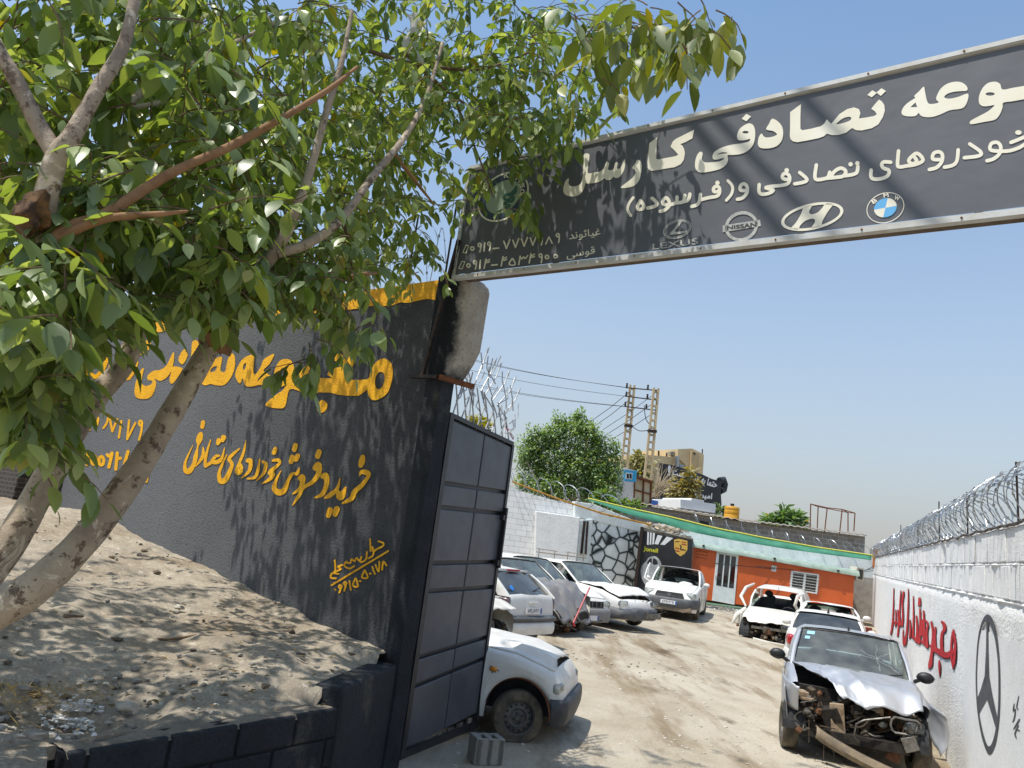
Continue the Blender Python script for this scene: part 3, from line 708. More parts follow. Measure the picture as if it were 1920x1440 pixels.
    paint(mb, [('S', w, [(140, 408), (128, 500), (142, 533), (200, 528), (240, 512), (255, 470)]), ('S', w, [(225, 522), (300, 515), (370, 503), (392, 462), (352, 435), (300, 460), (265, 505)]), ('S', w, [(385, 500), (450, 490), (488, 470), (496, 420)]), ('O', 434, 402, 19), ('O', 492, 393, 19),
               ('S', w, [(610, 452), (608, 508), (640, 530), (710, 522), (755, 497), (762, 455), (715, 435), (700, 405), (720, 382), (778, 385)]), ('S', w, [(845, 288), (836, 400), (852, 425), (920, 415), (985, 405), (1050, 375), (1042, 338), (1000, 308), (955, 338), (932, 372), (960, 398), (1000, 380), (985, 345)]),
               ('S', w, [(1108, 447), (1170, 430), (1215, 380), (1220, 320), (1190, 295), (1145, 310), (1140, 358), (1212, 362)]), ('S', w, [(1238, 427), (1310, 410), (1345, 370), (1356, 278)]), ('S', w, [(1455, 228), (1548, 295), (1532, 330), (1408, 346)]),
               ('S', w, [(1602, 372), (1660, 355), (1710, 310), (1720, 250), (1690, 215), (1640, 225), (1633, 278), (1720, 290), (1800, 285), (1880, 258), (1950, 215)]), ('S', w, [(1808, 215), (1860, 195), (1990, 140)]), ('O', 1872, 130, 28, 20)], E)
    build('subtitle_lettering', mb, cream, t); mb = MB()
    # numbers and names
    F = crop(840, 300, 5.333, cv); w = 15
    def nine(cx, cy, x2, y2): return [('S', w, circ(cx, cy, 14, 17, n=9)+[(cx+14, cy)]), ('S', w, [(cx+15, cy-6), ((cx+15+x2)/2+3, (cy+y2)/2), (x2, y2)])]
    def four(x, y): return [('s', w, [(x+8, y-8), (x-10, y+85)]), ('S', w*.85, [(x+2, y+22), (x+22, y+28), (x+44, y+18)]), ('S', w*.85, [(x+5, y+20), (x+22, y+8), (x+44, y-4)])]
    sh = [('S', w, circ(243, 885, 17, n=10)+[(260, 885)])] + nine(315, 850, 318, 920) + [('s', w, [(368, 828), (360, 912)])] + nine(410, 838, 414, 905) + [('s', w, [(452, 886), (508, 880)])]
    for x in (558, 648, 735, 822): sh += [('s', w, [(x, 812-(x-558)*.13), (x+26, 885-(x-558)*.13), (x+60, 797-(x-558)*.13)])]
    sh += nine(928, 780, 934, 850) + [('s', w, [(978, 840), (1010, 768), (1042, 833)])] + nine(1098, 752, 1106, 825)
    sh += [('S', w, circ(205, 1055, 17, n=10)+[(222, 1055)])] + nine(270, 1022, 274, 1090) + [('s', w, [(324, 1002), (317, 1085)])] + four(372, 998) + [('s', w, [(436, 1052), (492, 1046)])] + four(542, 975) + [('S', w, [(642, 985), (612, 1035), (640, 1052), (672, 1040), (650, 988)])] + [('s', w, [(722, 962), (708, 1045)]), ('S', w*.85, [(724, 968), (738, 990), (756, 968), (772, 985), (798, 955)])] + four(822, 945) + nine(925, 955, 932, 1028) + [('S', w, circ(990, 970, 17, n=10)+[(1007, 970)]), ('S', w, circ(1075, 963, 17, n=10)+[(1092, 963)])]
    sh += [('s', 8, [(180, 852), (206, 858), (180, 932), (148, 924), (180, 852)]), ('s', 8, [(140, 1012), (170, 1018), (140, 1090), (108, 1082), (140, 1012)])]
    paint(mb, sh, F); build('phone_numbers', mb, cream, t); mb = MB()
    type_on(mb, 'غیاثوند', [(840+1208/5.333, 300+720/5.333), (840+1522/5.333, 300+675/5.333), (840+1527/5.333, 300+768/5.333), (840+1212/5.333, 300+818/5.333)], cv, .02)
    type_on(mb, 'قوسی', [(840+1183/5.333, 300+905/5.333), (840+1468/5.333, 300+862/5.333), (840+1472/5.333, 300+955/5.333), (840+1187/5.333, 300+1005/5.333)], cv, .02)
    build('contact_names', mb, cream, t)
    # emblems
    silver = mat('silver_print', '#c2c2ba', .5, col2='#8d8f8d', scale=40, lo=.3, hi=.7); dark = mat('dark_print', '#33363b', .6)
    mb = MB()
    def ring(cx, cy, rx, ry, w, rot=0):
        q = []
        for p, sg in ((circ(0, 0, rx, ry, n=36), 'p'), (circ(0, 0, rx-w, ry-w, n=36), 'h')):
            q.append((sg, [(cx+x*math.cos(rot)-y*math.sin(rot), cy+x*math.sin(rot)+y*math.cos(rot)) for x, y in p]))
        return q
    paint(mb, ring(555, 656, 138, 86, 9, -.32), D); paint(mb, ring(555, 656, 122, 72, 6, -.32), D)
    paint(mb, [('P', [(575, 575), (605, 572), (570, 630), (535, 680), (650, 668), (655, 680), (575, 700), (485, 708), (490, 690), (530, 645)])], D)
    type_on(mb, 'LEXUS', [(1160+320/5.053, 300+795/5.053), (1160+752/5.053, 300+738/5.053), (1160+755/5.053, 300+795/5.053), (1160+320/5.053, 300+850/5.053)], cv, .015)
    build('oval_emblem', mb, silver, t)
    mb = MB(); paint(mb, ring(1163, 628, 160, 140, 30, -.4), D); paint(mb, [('p', [(985, 620), (1340, 566), (1348, 625), (985, 685)])], D); build('bar_emblem', mb, silver, t)
    mb = MB(); type_on(mb, 'NISSAN', [(1160+1025/5.053, 300+625/5.053), (1160+1305/5.053, 300+588/5.053), (1160+1308/5.053, 300+630/5.053), (1160+1027/5.053, 300+662/5.053)], wall_px(.0550), .07); build('emblem_lettering', mb, dark, t)
    H = crop(1420, 360, 5.0, cv); mb = MB()      # slanted letter in an oval
    cx, cy = 515, 230
    def er(x, y, a=-.22): return (cx+x*math.cos(a)-y*math.sin(a), cy+x*math.sin(a)+y*math.cos(a))
    paint(mb, [('p', [er(*p) for p in circ(0, 0, 298, 122, n=44)]), ('h', [er(*p) for p in circ(0, 0, 268, 98, n=44)])], H)
    paint(mb, [('P', [er(*p) for p in [(-60, -98), (20, -105), (-20, -50), (0, -22), (60, -28), (110, -60), (150, -92), (215, -72), (150, -10), (85, 60), (60, 100), (-30, 105), (10, 60), (15, 30), (-20, 18), (-80, 28), (-130, 60), (-160, 92), (-225, 70), (-160, 20), (-95, -50)]])], H)
    build('oval_letter_emblem', mb, cream, t)
    mb = MB(); cx, cy = 732, 775; paint(mb, ring(cx, cy, 166, 128, 7, -.35), E); 
    inner = lambda a0, a1: [(cx, cy)] + [(cx+x*math.cos(-.35)-y*math.sin(-.35), cy+x*math.sin(-.35)+y*math.cos(-.35)) for x, y in circ(0, 0, 100, 80, n=9, a0=a0, a1=a1)+circ(0, 0, 100, 80, n=1, a0=a1, a1=a1)]
    paint(mb, [('p', inner(-62, 12)), ('p', inner(118, 192))], E)
    for ch, qx, qy, a in (('B', 637, 718, -.55), ('M', 737, 668, -.15), ('W', 832, 692, .35)):
        r = 22; cs, sn = math.cos(a), math.sin(a); qd = [(1500+(qx+(dx*cs-dy*sn)*r)/4.571, 220+(qy+(dx*sn+dy*cs)*r)/4.571) for dx, dy in ((-1, -.8), (1, -.8), (1, .8), (-1, .8))]
        type_on(mb, ch, qd, cv, .06)
    build('round_emblem', mb, cream, t)
    mb = MB(); paint(mb, [('p', inner(192, 298)), ('p', inner(12, 118))], E); build('emblem_blue_quarters', mb, mat('sky_blue_print', '#5aa6d8', .6), t)
    # green serpent roundel at the left
    G = crop(890, 320, 14.4, cv); mb = MB(); 
    cx, cy, rt = 770, 705, -.75
    def g(x, y): return (cx+x*math.cos(rt)-y*math.sin(rt), cy+x*math.sin(rt)+y*math.cos(rt))
    paint(mb, [('p', [g(*p) for p in circ(0, 0, 790, 560, n=48)]), ('h', [g(*p) for p in circ(0, 0, 745, 520, n=48)])], G)
    for ch, qx, qy, a in (('R', 850, 130, -.1), ('O', 1030, 145, .25), ('M', 1180, 235, .7), ('E', 1275, 400, 1.2), ('O', 1285, 560, 1.4)):
        r = 82; cs, sn = math.cos(a), math.sin(a); qd = [(890+(qx+(dx*cs-dy*sn)*r)/14.4, 320+(qy+(dx*sn+dy*cs)*r)/14.4) for dx, dy in ((-.8, -.8), (.8, -.8), (.8, .8), (-.8, .8))]
        type_on(mb, ch, qd, cv, .08)
    build('roundel_ring', mb, cream, t)
    G0 = crop(890, 320, 14.4, wall_px(.0525)); mb = MB(); paint(mb, [('p', [g(*p) for p in circ(0, 0, 745, 520, n=48)])], G0); build('roundel_band', mb, mat('navy_print', '#27364a', .6), t)
    mb = MB(); paint(mb, [('p', [g(*p) for p in circ(0, 0, 545, 370, n=40)])], G); build('roundel_centre', mb, mat('sage_print', '#8d9c86', .6), t)
    G2 = crop(890, 320, 14.4, wall_px(.0550)); mb = MB()
    paint(mb, [('V', [(1120, 430, 60), (1080, 560, 130), (960, 640, 100), (830, 650, 70), (790, 740, 60), (880, 790, 60), (1040, 700, 70), (1020, 810, 80), (850, 850, 60), (800, 900, 55), (940, 930, 50), (930, 980, 45), (830, 980, 42), (860, 1035, 40)])], G2)
    build('roundel_serpent', mb, mat('bottle_green_print', '#2f5a4c', .6), t)
    return t
banner()
def banner_post():
    o = MB(); o.bar(W(.02, 4.0, .02), W(-.045, 4.62, .0), .05, .03); o.bar(W(-.01, 4.25, .02), W(-.12, 4.05, .03), .04, .03)
    tag(build('banner_post', o, M_RUST), 'short rusty iron post beside the left end of the banner', 'post')
banner_post()

def overhead_wires():
    for k, (a, b) in enumerate((((1329, 218), (1498, 384)), ((1284, 227), (1470, 440)), ((1492, 181), (1734, 412)))):
        cv = wall_px(.06); A, B = cv(*a), cv(*b); z = 9.0+.25*k; A = A+SUN*((z-A.z)/SUN.z); B = B+SUN*((z-B.z)/SUN.z)
        d = (B-A).normalized(); P = [A-d*1.2+(B-A+d*4.2)*i/10+V3(0, 0, .25*((i-5)/5)**2) for i in range(11)]
        mb = MB(); mb.tube(P, (.022, .030, .026)[k], 5); tag(build('overhead_cable', mb, M_BLACK), 'black service cable crossing above the gateway, its shadow falling on the banner', 'cable', 'cables crossing above the gateway')
overhead_wires()
# ================================================================ open gate leaf
def gate_leaf():
    # hinge side and free side, from the photograph; the leaf stands open into the yard
    A = at_ground(756, 1428); B = at_ground(893, 1400)
    A = at_depth(772, 1250, 6.62); A.z = 0; B0 = at_depth(905, 1250, 7.95); B0.z = 0
    # free edge a little beyond
    d = (B0-A).normalized(); L = (B0-A).length; n = V3(d.y, -d.x, 0)
    if n.y > 0: n = -n
    t = thing('gate_leaf', A+d*L/2, 'dark grey metal gate leaf standing open, pressed into rectangular panels', 'gate', 0)
    za, zb = .14, 3.02
    Q = lambda s, z, o=0.0: A+d*(s*L)+n*o+V3(0, 0, z)
    # photo rows of panel joints on the hinge edge and the free edge
    top = [(852, 783), (978, 838)]
    def z_at(px, py, s): 
        p = A+d*(s*L); dd = ray(px, py); k = math.hypot(p.x, p.y)/math.hypot(dd.x, dd.y); return CAM_H+dd.z*k
    ja = [z_at(852, 783, 0)] + [z_at(*q, 0) for q in [(826, 905), (817, 950), (795, 1055), (788, 1108), (770, 1235), (762, 1290), (752, 1412)]]
    jb = [z_at(978, 838, 1)] + [z_at(*q, 1) for q in [(962, 925), (957, 965), (944, 1055), (938, 1102), (921, 1195), (917, 1235), (900, 1340)]]
    panel = mat('charcoal_powder_coat', '#45484f', .42, .0, col2='#53565d', scale=3, spec=.4, bump=.05, bscale=8)
    fr = mat('gate_frame_paint', '#1c1e22', .45, col2='#2a2c30', scale=8)
    mb = MB(); P = lambda s, k, o: Q(s, ja[k]+(jb[k]-ja[k])*s, o)
    mb.quad(Q(0, .30, -.02), Q(1, .30, -.02), P(1, 0, -.02), P(0, 0, -.02)); mb.quad(Q(0, .30, -.03), P(0, 0, -.03), P(1, 0, -.03), Q(1, .30, -.03))
    build('backing_sheet', mb, fr, t)
    rows = [(0, 1), (1, 2), (2, 3), (3, 4), (4, 5), (5, 6), (6, 7)]
    for a, b in rows:
        for s0, s1 in ((.055, .515), (.53, .985)):
            mb = MB(); g = .018
            c = [P(s0, a, 0)-V3(0, 0, g), P(s1, a, 0)-V3(0, 0, g), P(s1, b, 0)+V3(0, 0, g), P(s0, b, 0)+V3(0, 0, g)]
            mb.extrude([q+n*.012 for q in c], -n*.03)
            build('gate_panel', mb, panel, t, bevel=.008)
    mb = MB()
    mb.bar(Q(0.012, .06, .0), Q(.012, ja[0]+.02, .0), .07, .06, up=n); mb.bar(Q(1.0, .06, 0), Q(1.0, jb[0]+.01, 0), .05, .05, up=n)
    mb.bar(P(0, 0, 0)+V3(0, 0, .02), P(1, 0, 0)+V3(0, 0, .02), .05, .04); mb.bar(Q(0, .09), Q(1, .09), .05, .06)
    build('gate_frame', mb, fr, t)
    # uprights below the panels
    wood = NT('worn_grey_sheet'); nn = wood.noise(4, 6, .7, vscale=(4, 4, .6)); wood.set(wood.mix(wood.ramp(nn, [(.4, 0), (.6, 1)]), '#8d8880', '#3c3936'), .8)
    for k in range(7):
        s0 = .05+k*.135; z1 = ja[7]+(jb[7]-ja[7])*s0-.01
        mb = MB(); mb.bar(Q(s0+.05, .12, -.012), Q(s0+.05, z1, -.012), .012, L*.085, up=d); build('lower_slat', mb, wood.m, t)
    mb = MB()
    zl = z_at(950, 1000, 1); mb.bar(Q(.985, zl-.35, .045), Q(.985, zl+.25, .045), .03, .03, up=n)
    mb.bar(Q(.94, zl+.15, .03), Q(1.0, zl+.15, .03), .05, .05); mb.bar(Q(.94, zl-.3, .03), Q(1.0, zl-.3, .03), .05, .05)
    build('sliding_bolt', mb, fr, t)
    # welded branching spikes along the top edge: traced positions, real rods
    rod = mat('bare_rod_metal', '#c2c4c6', .45, .15, col2='#94979b', scale=30)
    r = random.Random(11)
    def up(px, py, s): return Q(s, z_at(px, py, s), 0)
    tips = [(903, 622), (926, 638), (942, 654), (954, 670), (970, 683), (984, 695), (996, 705)]
    for i in range(8):
        mb = MB(); s = .04+i*.118
        zt = ja[0]+(jb[0]-ja[0])*s
        H = .92-.045*i+r.uniform(-.05, .05)
        base = Q(s, zt, 0); pts = [base]; lean = r.uniform(.02, .10)
        pts = [base, base+d*r.uniform(.05, .12)+V3(0, 0, H*.33)+n*r.uniform(-.05, .05), base+d*r.uniform(-.02, .05)+V3(0, 0, H*.5)+n*r.uniform(-.05, .05), base+d*(lean+.10)+V3(0, 0, H*.8), base+d*(lean+.16)+V3(0, 0, H)]
        mb.tube(pts, .0075, 6)
        mb.tube([pts[-1]-V3(0, 0, .05), pts[-1]+d*.03+V3(0, 0, .02)], .005, 5)
        for k in range(4):
            h = r.uniform(.12, .75); q = base.lerp(pts[-1], h)
            sg = r.choice((-1, 1)); l = r.uniform(.12, .28)
            e = [q, q+d*sg*l*.5+V3(0, 0, l*.35)+n*r.uniform(-.04, .04), q+d*sg*l*.62+V3(0, 0, l*.95)]
            mb.tube(e, .006, 5)
        mb.tube([base+d*.14, base+d*.02+V3(0, 0, H*.28), base-d*.10+V3(0, 0, H*.52)], .007, 5)
        build('forked_spike', mb, rod, t)
    return t
gate_leaf()
def hollow_block():
    t = thing('concrete_block', at_ground(905, 1436), 'grey hollow concrete block lying on the ground at the foot of the open gate', 'block')
    mb = MB(); c = at_ground(908, 1428); M = Matrix.Rotation(rad(20), 3, 'Z')
    w, h, dp = .26, .21, .20
    for dx, sx in ((-w/2+.03, .06), (0, .05), (w/2-.03, .06)): mb.box(c+M@V3(dx, 0, h/2), (sx, dp, h), M)
    for dy in (-dp/2+.02, dp/2-.02): mb.box(c+M@V3(0, dy, h/2-.002), (w-.006, .04, h-.003), M)
    mb.box(c+M@V3(0, 0, h/2-.04), (w-.01, dp-.01, h-.09), M)
    build('block_body', mb, render_plaster('pale_block', '#9b9790', '#827d75', .8, 50, .95), t, bevel=.006)
hollow_block()

# ================================================================ right hand wall of the yard
RWN0 = V3(5.5, 9.2, 0); RWD = V3(math.sin(rad(24)), math.cos(rad(24)), 0)
RWNORM = V3(-RWD.y, RWD.x, 0)            # faces the yard
def RW(s, z, o=0.0): return RWN0 + RWD*s + RWNORM*o + V3(0, 0, z)
RS0, RS1 = -5.2, 23.6
def rw_top(s): return 2.5 + .44*(s+3.6)/27.3
def right_wall():
    t = thing('white_wall', RW(4, 0), 'long whitewashed rough block wall along the right of the yard with red writing', 'wall')
    rz = lambda s: ground_z(*(RWN0+RWD*s).xy)
    # lower rough render
    mb = MB(); nx, nz = 150, 30; P = []
    for i in range(nz+1):
        row = []
        for j in range(nx+1):
            s = RS0+(RS1-RS0)*(j/nx)**1.15; zt = rw_top(s)-.62; z = -.1+(zt+.1)*i/nz
            p = RW(s, z); o = .006*noise.noise(p*3)+.005*noise.noise(p*11)+.004*noise.noise(p*27)
            if i == nz: o -= .03
            row.append(RW(s, z, .02+o))
        P.append(row)
    mb.grid(P); build('rendered_face', mb, M_WHITEWALL, t, smooth=60)
    # block courses on top
    blk = NT('white_washed_block'); n1 = blk.noise(5, 6, .65); n3 = blk.noise(1.5, 5, .6, vscale=(9, 9, .7)); n2 = blk.noise(60, 3, .6)
    c = blk.mix(blk.ramp(n1, [(.4, 0), (.65, 1)]), '#eeede9', '#dfdfdd'); c = blk.mix(blk.ramp(n3, [(.58, 0), (.64, .8)]), c, '#9b9da0')
    blk.set(c, .85, spec=.2); blk.bump(n2, .7, .012)
    r = random.Random(5); mb = MB(); rot = Matrix(((RWD.x, RWNORM.x, 0), (RWD.y, RWNORM.y, 0), (0, 0, 1)))
    core = MB()
    for k in range(2):
        s = RS0 - (.2 if k else 0)
        while s < RS1:
            w = .40; s1 = min(s+w-.012, RS1); h = .27
            zc = rw_top((s+s1)/2) - .62 + .035 + k*.30 + h/2
            if not (k == 1 and abs(s-1.0) < .2):
                mb.box(RW((s+s1)/2, zc, -.075+r.uniform(-.008, .006)), (s1-s, .17, h), rot)
            s += w
    build('block_courses', mb, blk.m, t, bevel=.008)
    core.box(RW((RS0+RS1)/2, 1.2, -.11), (RS1-RS0, .14, 2.3), rot)
    build('wall_core', core, M_CONC, t)
    mb = MB()
    for k in range(3):                                                    # squeezed mortar between courses
        for lo in (0,):
            A_ = []; B_ = []; C_ = []
            for j in range(420):
                s = RS0+(RS1-RS0)*j/419; z = rw_top(s)-.62+.017+k*.30
                o = .012+.05*max(0, noise.noise(Vector((s*3, k*9, 0))))+.02*noise.noise(Vector((s*14, k*5, 0)))
                if k == 2: o *= .4
                hgt = .02+.03*max(0, noise.noise(Vector((s*5, k*3, 4))))
                A_.append(RW(s, z+hgt, -.01)); B_.append(RW(s, z-.004, o)); C_.append(RW(s, z-hgt*1.2, -.005))
            mb.grid([A_, B_, C_])
    tag(build('mortar_beads', mb, MATS.setdefault('white_mortar', mat('white_mortar', '#e6e5e2', .9, col2='#d2d1ce', scale=20, bump=.8, bscale=40)), t, smooth=80), 'lumpy squeezed white mortar')
    # smooth painted patch around the star
    cv = lambda x, y: on_plane(x, y, RW(0, 0, .056), RWNORM)
    pm = lambda o: (lambda x, y: on_plane(1640+x/4, 1080+y/4, RW(0, 0, o), RWNORM))
    s0 = RWD.dot(pm(.05)(655, 700)-RWN0); s1 = RS0
    mb = MB(); nn = 24; A_ = []; B_ = []
    mb.grid([[RW(s0+(s1-s0)*j/40, -.05+(1.62+.05*noise.noise(Vector((j*.7, 0, 0)))+.05)*i/10, .031+.001*noise.noise(Vector((j, i, 0)))) for j in range(41)] for i in range(11)])
    build('smooth_patch', mb, M_WHITESMOOTH, t, smooth=60)
    # star in a ring, sprayed
    mb = MB(); q = pm(.0335)
    paint(mb, [('p', smooth_closed([(845, 288), (885, 325), (918, 440), (938, 640), (943, 830), (938, 1050), (915, 1230), (888, 1315), (862, 1342), (838, 1315), (800, 1200), (770, 1020), (757, 820), (760, 640), (776, 450), (808, 330)])),
               ('h', smooth_closed([(843, 343), (868, 370), (900, 470), (922, 640), (927, 830), (922, 1020), (902, 1170), (880, 1250), (860, 1277), (840, 1260), (812, 1170), (782, 1010), (768, 820), (771, 640), (785, 470), (815, 365)]))], q)
    paint(mb, [('p', [(838, 335), (850, 335), (853, 560), (858, 750), (880, 880), (926, 1090), (916, 1172), (875, 1030), (842, 925), (808, 985), (776, 1045), (764, 935), (795, 850), (824, 750), (834, 560)])], pm(.0345))
    spray = mat('dark_spray_paint', '#34363a', .7, col2='#55585c', scale=7, lo=.35, hi=.75)
    tag(build('painted_star_emblem', mb, spray, t), 'dark sprayed three pointed star in a ring on the white wall')
    mb = MB(); paint(mb, [('V', p) for p in [[(1045, 960, 8), (1040, 1010, 12), (1055, 1000, 8), (1048, 1060, 12), (1035, 1095, 8)], [(1080, 900, 6), (1065, 980, 10), (1075, 1000, 8)], [(1085, 1075, 12), (1060, 1120, 14), (1040, 1150, 6)], [(1078, 1120, 8), (1052, 1180, 12), (1062, 1215, 8)], [(1060, 1150, 8), (1085, 1160, 10)]]], pm(.0335))
    build('painted_tag', mb, spray, t)
    # red writing
    red = render_plaster('red_spray_paint', '#c9242c', '#b81d26', .9, 40, .65); edge = mat('red_black_edge', '#3a1517', .8)
    S = [[(590, 405, 16), (602, 500, 20), (600, 580, 20), (590, 660, 26)], [(584, 420, 14), (574, 500, 16), (574, 600, 20), (588, 690, 12)], [(582, 560, 34), (555, 590, 50), (520, 590, 50), (470, 560, 44), (440, 550, 36)], [(502, 342, 16), (520, 362, 26), (522, 400, 26), (505, 430, 22), (500, 500, 26), (505, 570, 30)],
         [(455, 385, 14), (450, 470, 18), (455, 560, 24)], [(424, 345, 16), (436, 420, 18), (432, 520, 22), (424, 600, 24), (416, 660, 34), (408, 688, 16)], [(484, 632, 10), (484, 670, 20), (486, 745, 6)],
         [(382, 335, 14), (398, 360, 16), (388, 420, 18), (392, 530, 22)], [(365, 262, 12), (370, 400, 18), (366, 500, 22)], [(356, 330, 14), (352, 440, 16)], [(336, 170, 22), (334, 215, 22)], [(338, 250, 12), (340, 380, 16), (332, 500, 22)], [(312, 300, 12), (318, 400, 18), (312, 490, 20)], [(287, 150, 6), (290, 300, 12), (286, 460, 18)], [(264, 330, 10), (266, 400, 14), (262, 460, 14)],
         [(250, 95, 6), (250, 200, 10), (246, 320, 14), (238, 430, 16), (222, 510, 24), (212, 440, 10), (212, 400, 6)], [(216, 120, 16), (206, 200, 14), (210, 300, 14), (205, 370, 16)], [(194, 108, 6), (186, 250, 10), (190, 370, 14)], [(172, 255, 10), (178, 350, 12), (172, 445, 14)], [(142, 90, 6), (138, 250, 10), (132, 360, 14), (120, 430, 12)], [(156, 255, 8), (158, 320, 10), (155, 370, 12)], [(135, 340, 12), (165, 350, 12), (200, 350, 14)], [(290, 460, 18), (320, 490, 20)], [(352, 490, 18), (390, 520, 20)], [(415, 520, 16), (450, 545, 20)]]
    mb = MB(); paint(mb, [('V', [(x+2, y+6, w*.9+3.5) for x, y, w in p]) for p in S], pm(.031)); e = build('lettering_dark_edge', mb, edge, t)  # dark painted edge behind the red strokes
    mb = MB(); paint(mb, [('V', [(x, y, w*.9) for x, y, w in p]) for p in S], pm(.0335))
    tag(build('painted_lettering', mb, red, t), 'red sprayed Persian lettering with dark edges')
    return t
right_wall()
def gate_post_right():
    mb = MB(); 
    p = at_depth(1916, 1000, 3.7); d = V3(.755, -.656, 0)
    rows = []; q0 = V3(p.x, p.y, 0)
    for i in range(60):
        z = 4.0*i/59; lx = (project_x(1916, z, 3.7))
        j = .02*noise.noise(Vector((z*4, 0, 0)))+.008*noise.noise(Vector((z*17, 2, 0)))
        b = V3(lx+.02+j, 3.7, z)
        rows.append([b-WN*.3, b, b+d*.15+WN*.05*0, b+d*.5, b+d*.5-WN*.3])
    mb.grid(rows)
    s = NT('broken_concrete'); n1 = s.noise(18, 5, .75); c = s.mix(s.ramp(n1, [(.42, 0), (.56, 1)]), '#5c4536', '#b3a794'); s.set(c, .95); s.bump(n1, 1.0, .03)
    o = build('gate_pier', mb, s.m, smooth=60); tag(o, 'rough broken brown concrete pier at the right edge of the gateway', 'pillar')
def project_x(px, z, Y):
    # x of the point at height z, Y ahead, that sits on the photo column px
    lo, hi = -20.0, 20.0
    for _ in range(50):
        m = (lo+hi)/2; v = V3(m, Y, z)-CAMP; x = 960+FPX*v.dot(_R)/v.dot(_F)
        if x < px: lo = m
        else: hi = m
    return lo
gate_post_right()

# ================================================================ razor wire
def coil(mb, path, radius, pitch, rw, seed=0, squash=.92, barb=True, tilt=0.0):
    """helix following path (list of points); barbs as small plates"""
    r = random.Random(seed); path = [Vector(p) for p in path]
    seg = [(path[i+1]-path[i]).length for i in range(len(path)-1)]; Lt = sum(seg)
    turns = Lt/pitch; n = int(turns*22); pts = []
    ph = r.random()*6
    for i in range(n+1):
        q = i/n*Lt; k = 0
        while k < len(seg)-1 and q > seg[k]: q -= seg[k]; k += 1
        c = path[k].lerp(path[k+1], min(1, q/seg[k])); t = (path[k+1]-path[k]).normalized(); side = V3(t.y, -t.x, 0).normalized()
        a = i/22*2*math.pi; rr = radius*(1+.16*noise.noise(Vector((i*.03, seed, 0))))
        wob = .35*pitch*math.sin(a+ph+.5*math.sin(i*.02)) + tilt*radius*math.cos(a)
        pts.append(c + side*math.cos(a)*rr + V3(0, 0, 1)*(math.sin(a)*rr*squash+radius*squash*.9) + t*wob)
    mb.tube(pts, rw, 4)
    if barb:
        step = max(1, int(n/(turns*9)))
        for i in range(0, n-1, step):
            p = pts[i]; t = (pts[i+1]-p).normalized(); x = t.orthogonal().normalized(); x = (Matrix.Rotation(r.random()*6.28, 3, t) @ x); y = t.cross(x)
            l, w = rw*4.6, rw*3.0
            mb.add([p-t*l-x*w*.3, p-x*w, p+t*l-x*w*.3, p+t*l+x*w*.3, p+x*w, p-t*l+x*w*.3], [(0, 1, 2, 3, 4, 5)])
def right_wire():
    t = thing('razor_wire_coil', RW(6, 2.6), 'bright razor wire coil on thin posts along the top of the right white wall', 'razor wire')
    mb = MB(); coil(mb, [RW(s, rw_top(s)+.0, -.08) for s in (-4.4, -2, 1, 5, 10, 16, 23.2)], .27, .34, .0046, 3)
    build('coil_wire', mb, M_GALV, t)
    mb = MB(); coil(mb, [RW(s, rw_top(s)+.02, -.05) for s in (-4.6, -1, 2, 8, 15, 22.5)], .22, .52, .0042, 8)
    build('coil_wire', mb, M_GALV, t)
    for s in (-3.0, -.2, 2.6, 6.0, 10.5, 16):
        mb = MB(); mb.tube([RW(s, rw_top(s)-.1, -.09), RW(s+.02, rw_top(s)+.62+.08*math.sin(s*5), -.07)], .009, 6); build('wire_post', mb, M_IRON, t)
    return t
right_wire()
def wall_cable():
    mb = MB(); pts = []
    for j in range(160):
        s = -4.6+j*27/159; pts.append(RW(s, rw_top(s)+.012+.025*noise.noise(Vector((s*2.2, 0, 0)))+.012*noise.noise(Vector((s*8, 0, 3))), .02))
    mb.tube(pts, .013, 6); tag(build('slack_cable', mb, mat('brown_cable', '#4d4036', .7)), 'brown slack cable laid along the top of the white wall', 'cable')
wall_cable()
def front_wire():
    t = thing('razor_wire_coil', W(1.2, 4.1, -.1), 'razor wire coil above the black front wall, seen through the apple leaves', 'razor wire')
    mb = MB(); coil(mb, [W(s, 4.06, -.08) for s in (.0, .5, 1.0, 1.5)], .26, .26, .0042, 21, tilt=.7)
    build('coil_wire', mb, M_GALV, t)
    for s in (.25, .75):
        mb = MB(); mb.tube([W(s, 4.0, -.08), W(s-.01, 4.75, -.08)], .010, 6); build('wire_post', mb, M_IRON, t)
front_wire()
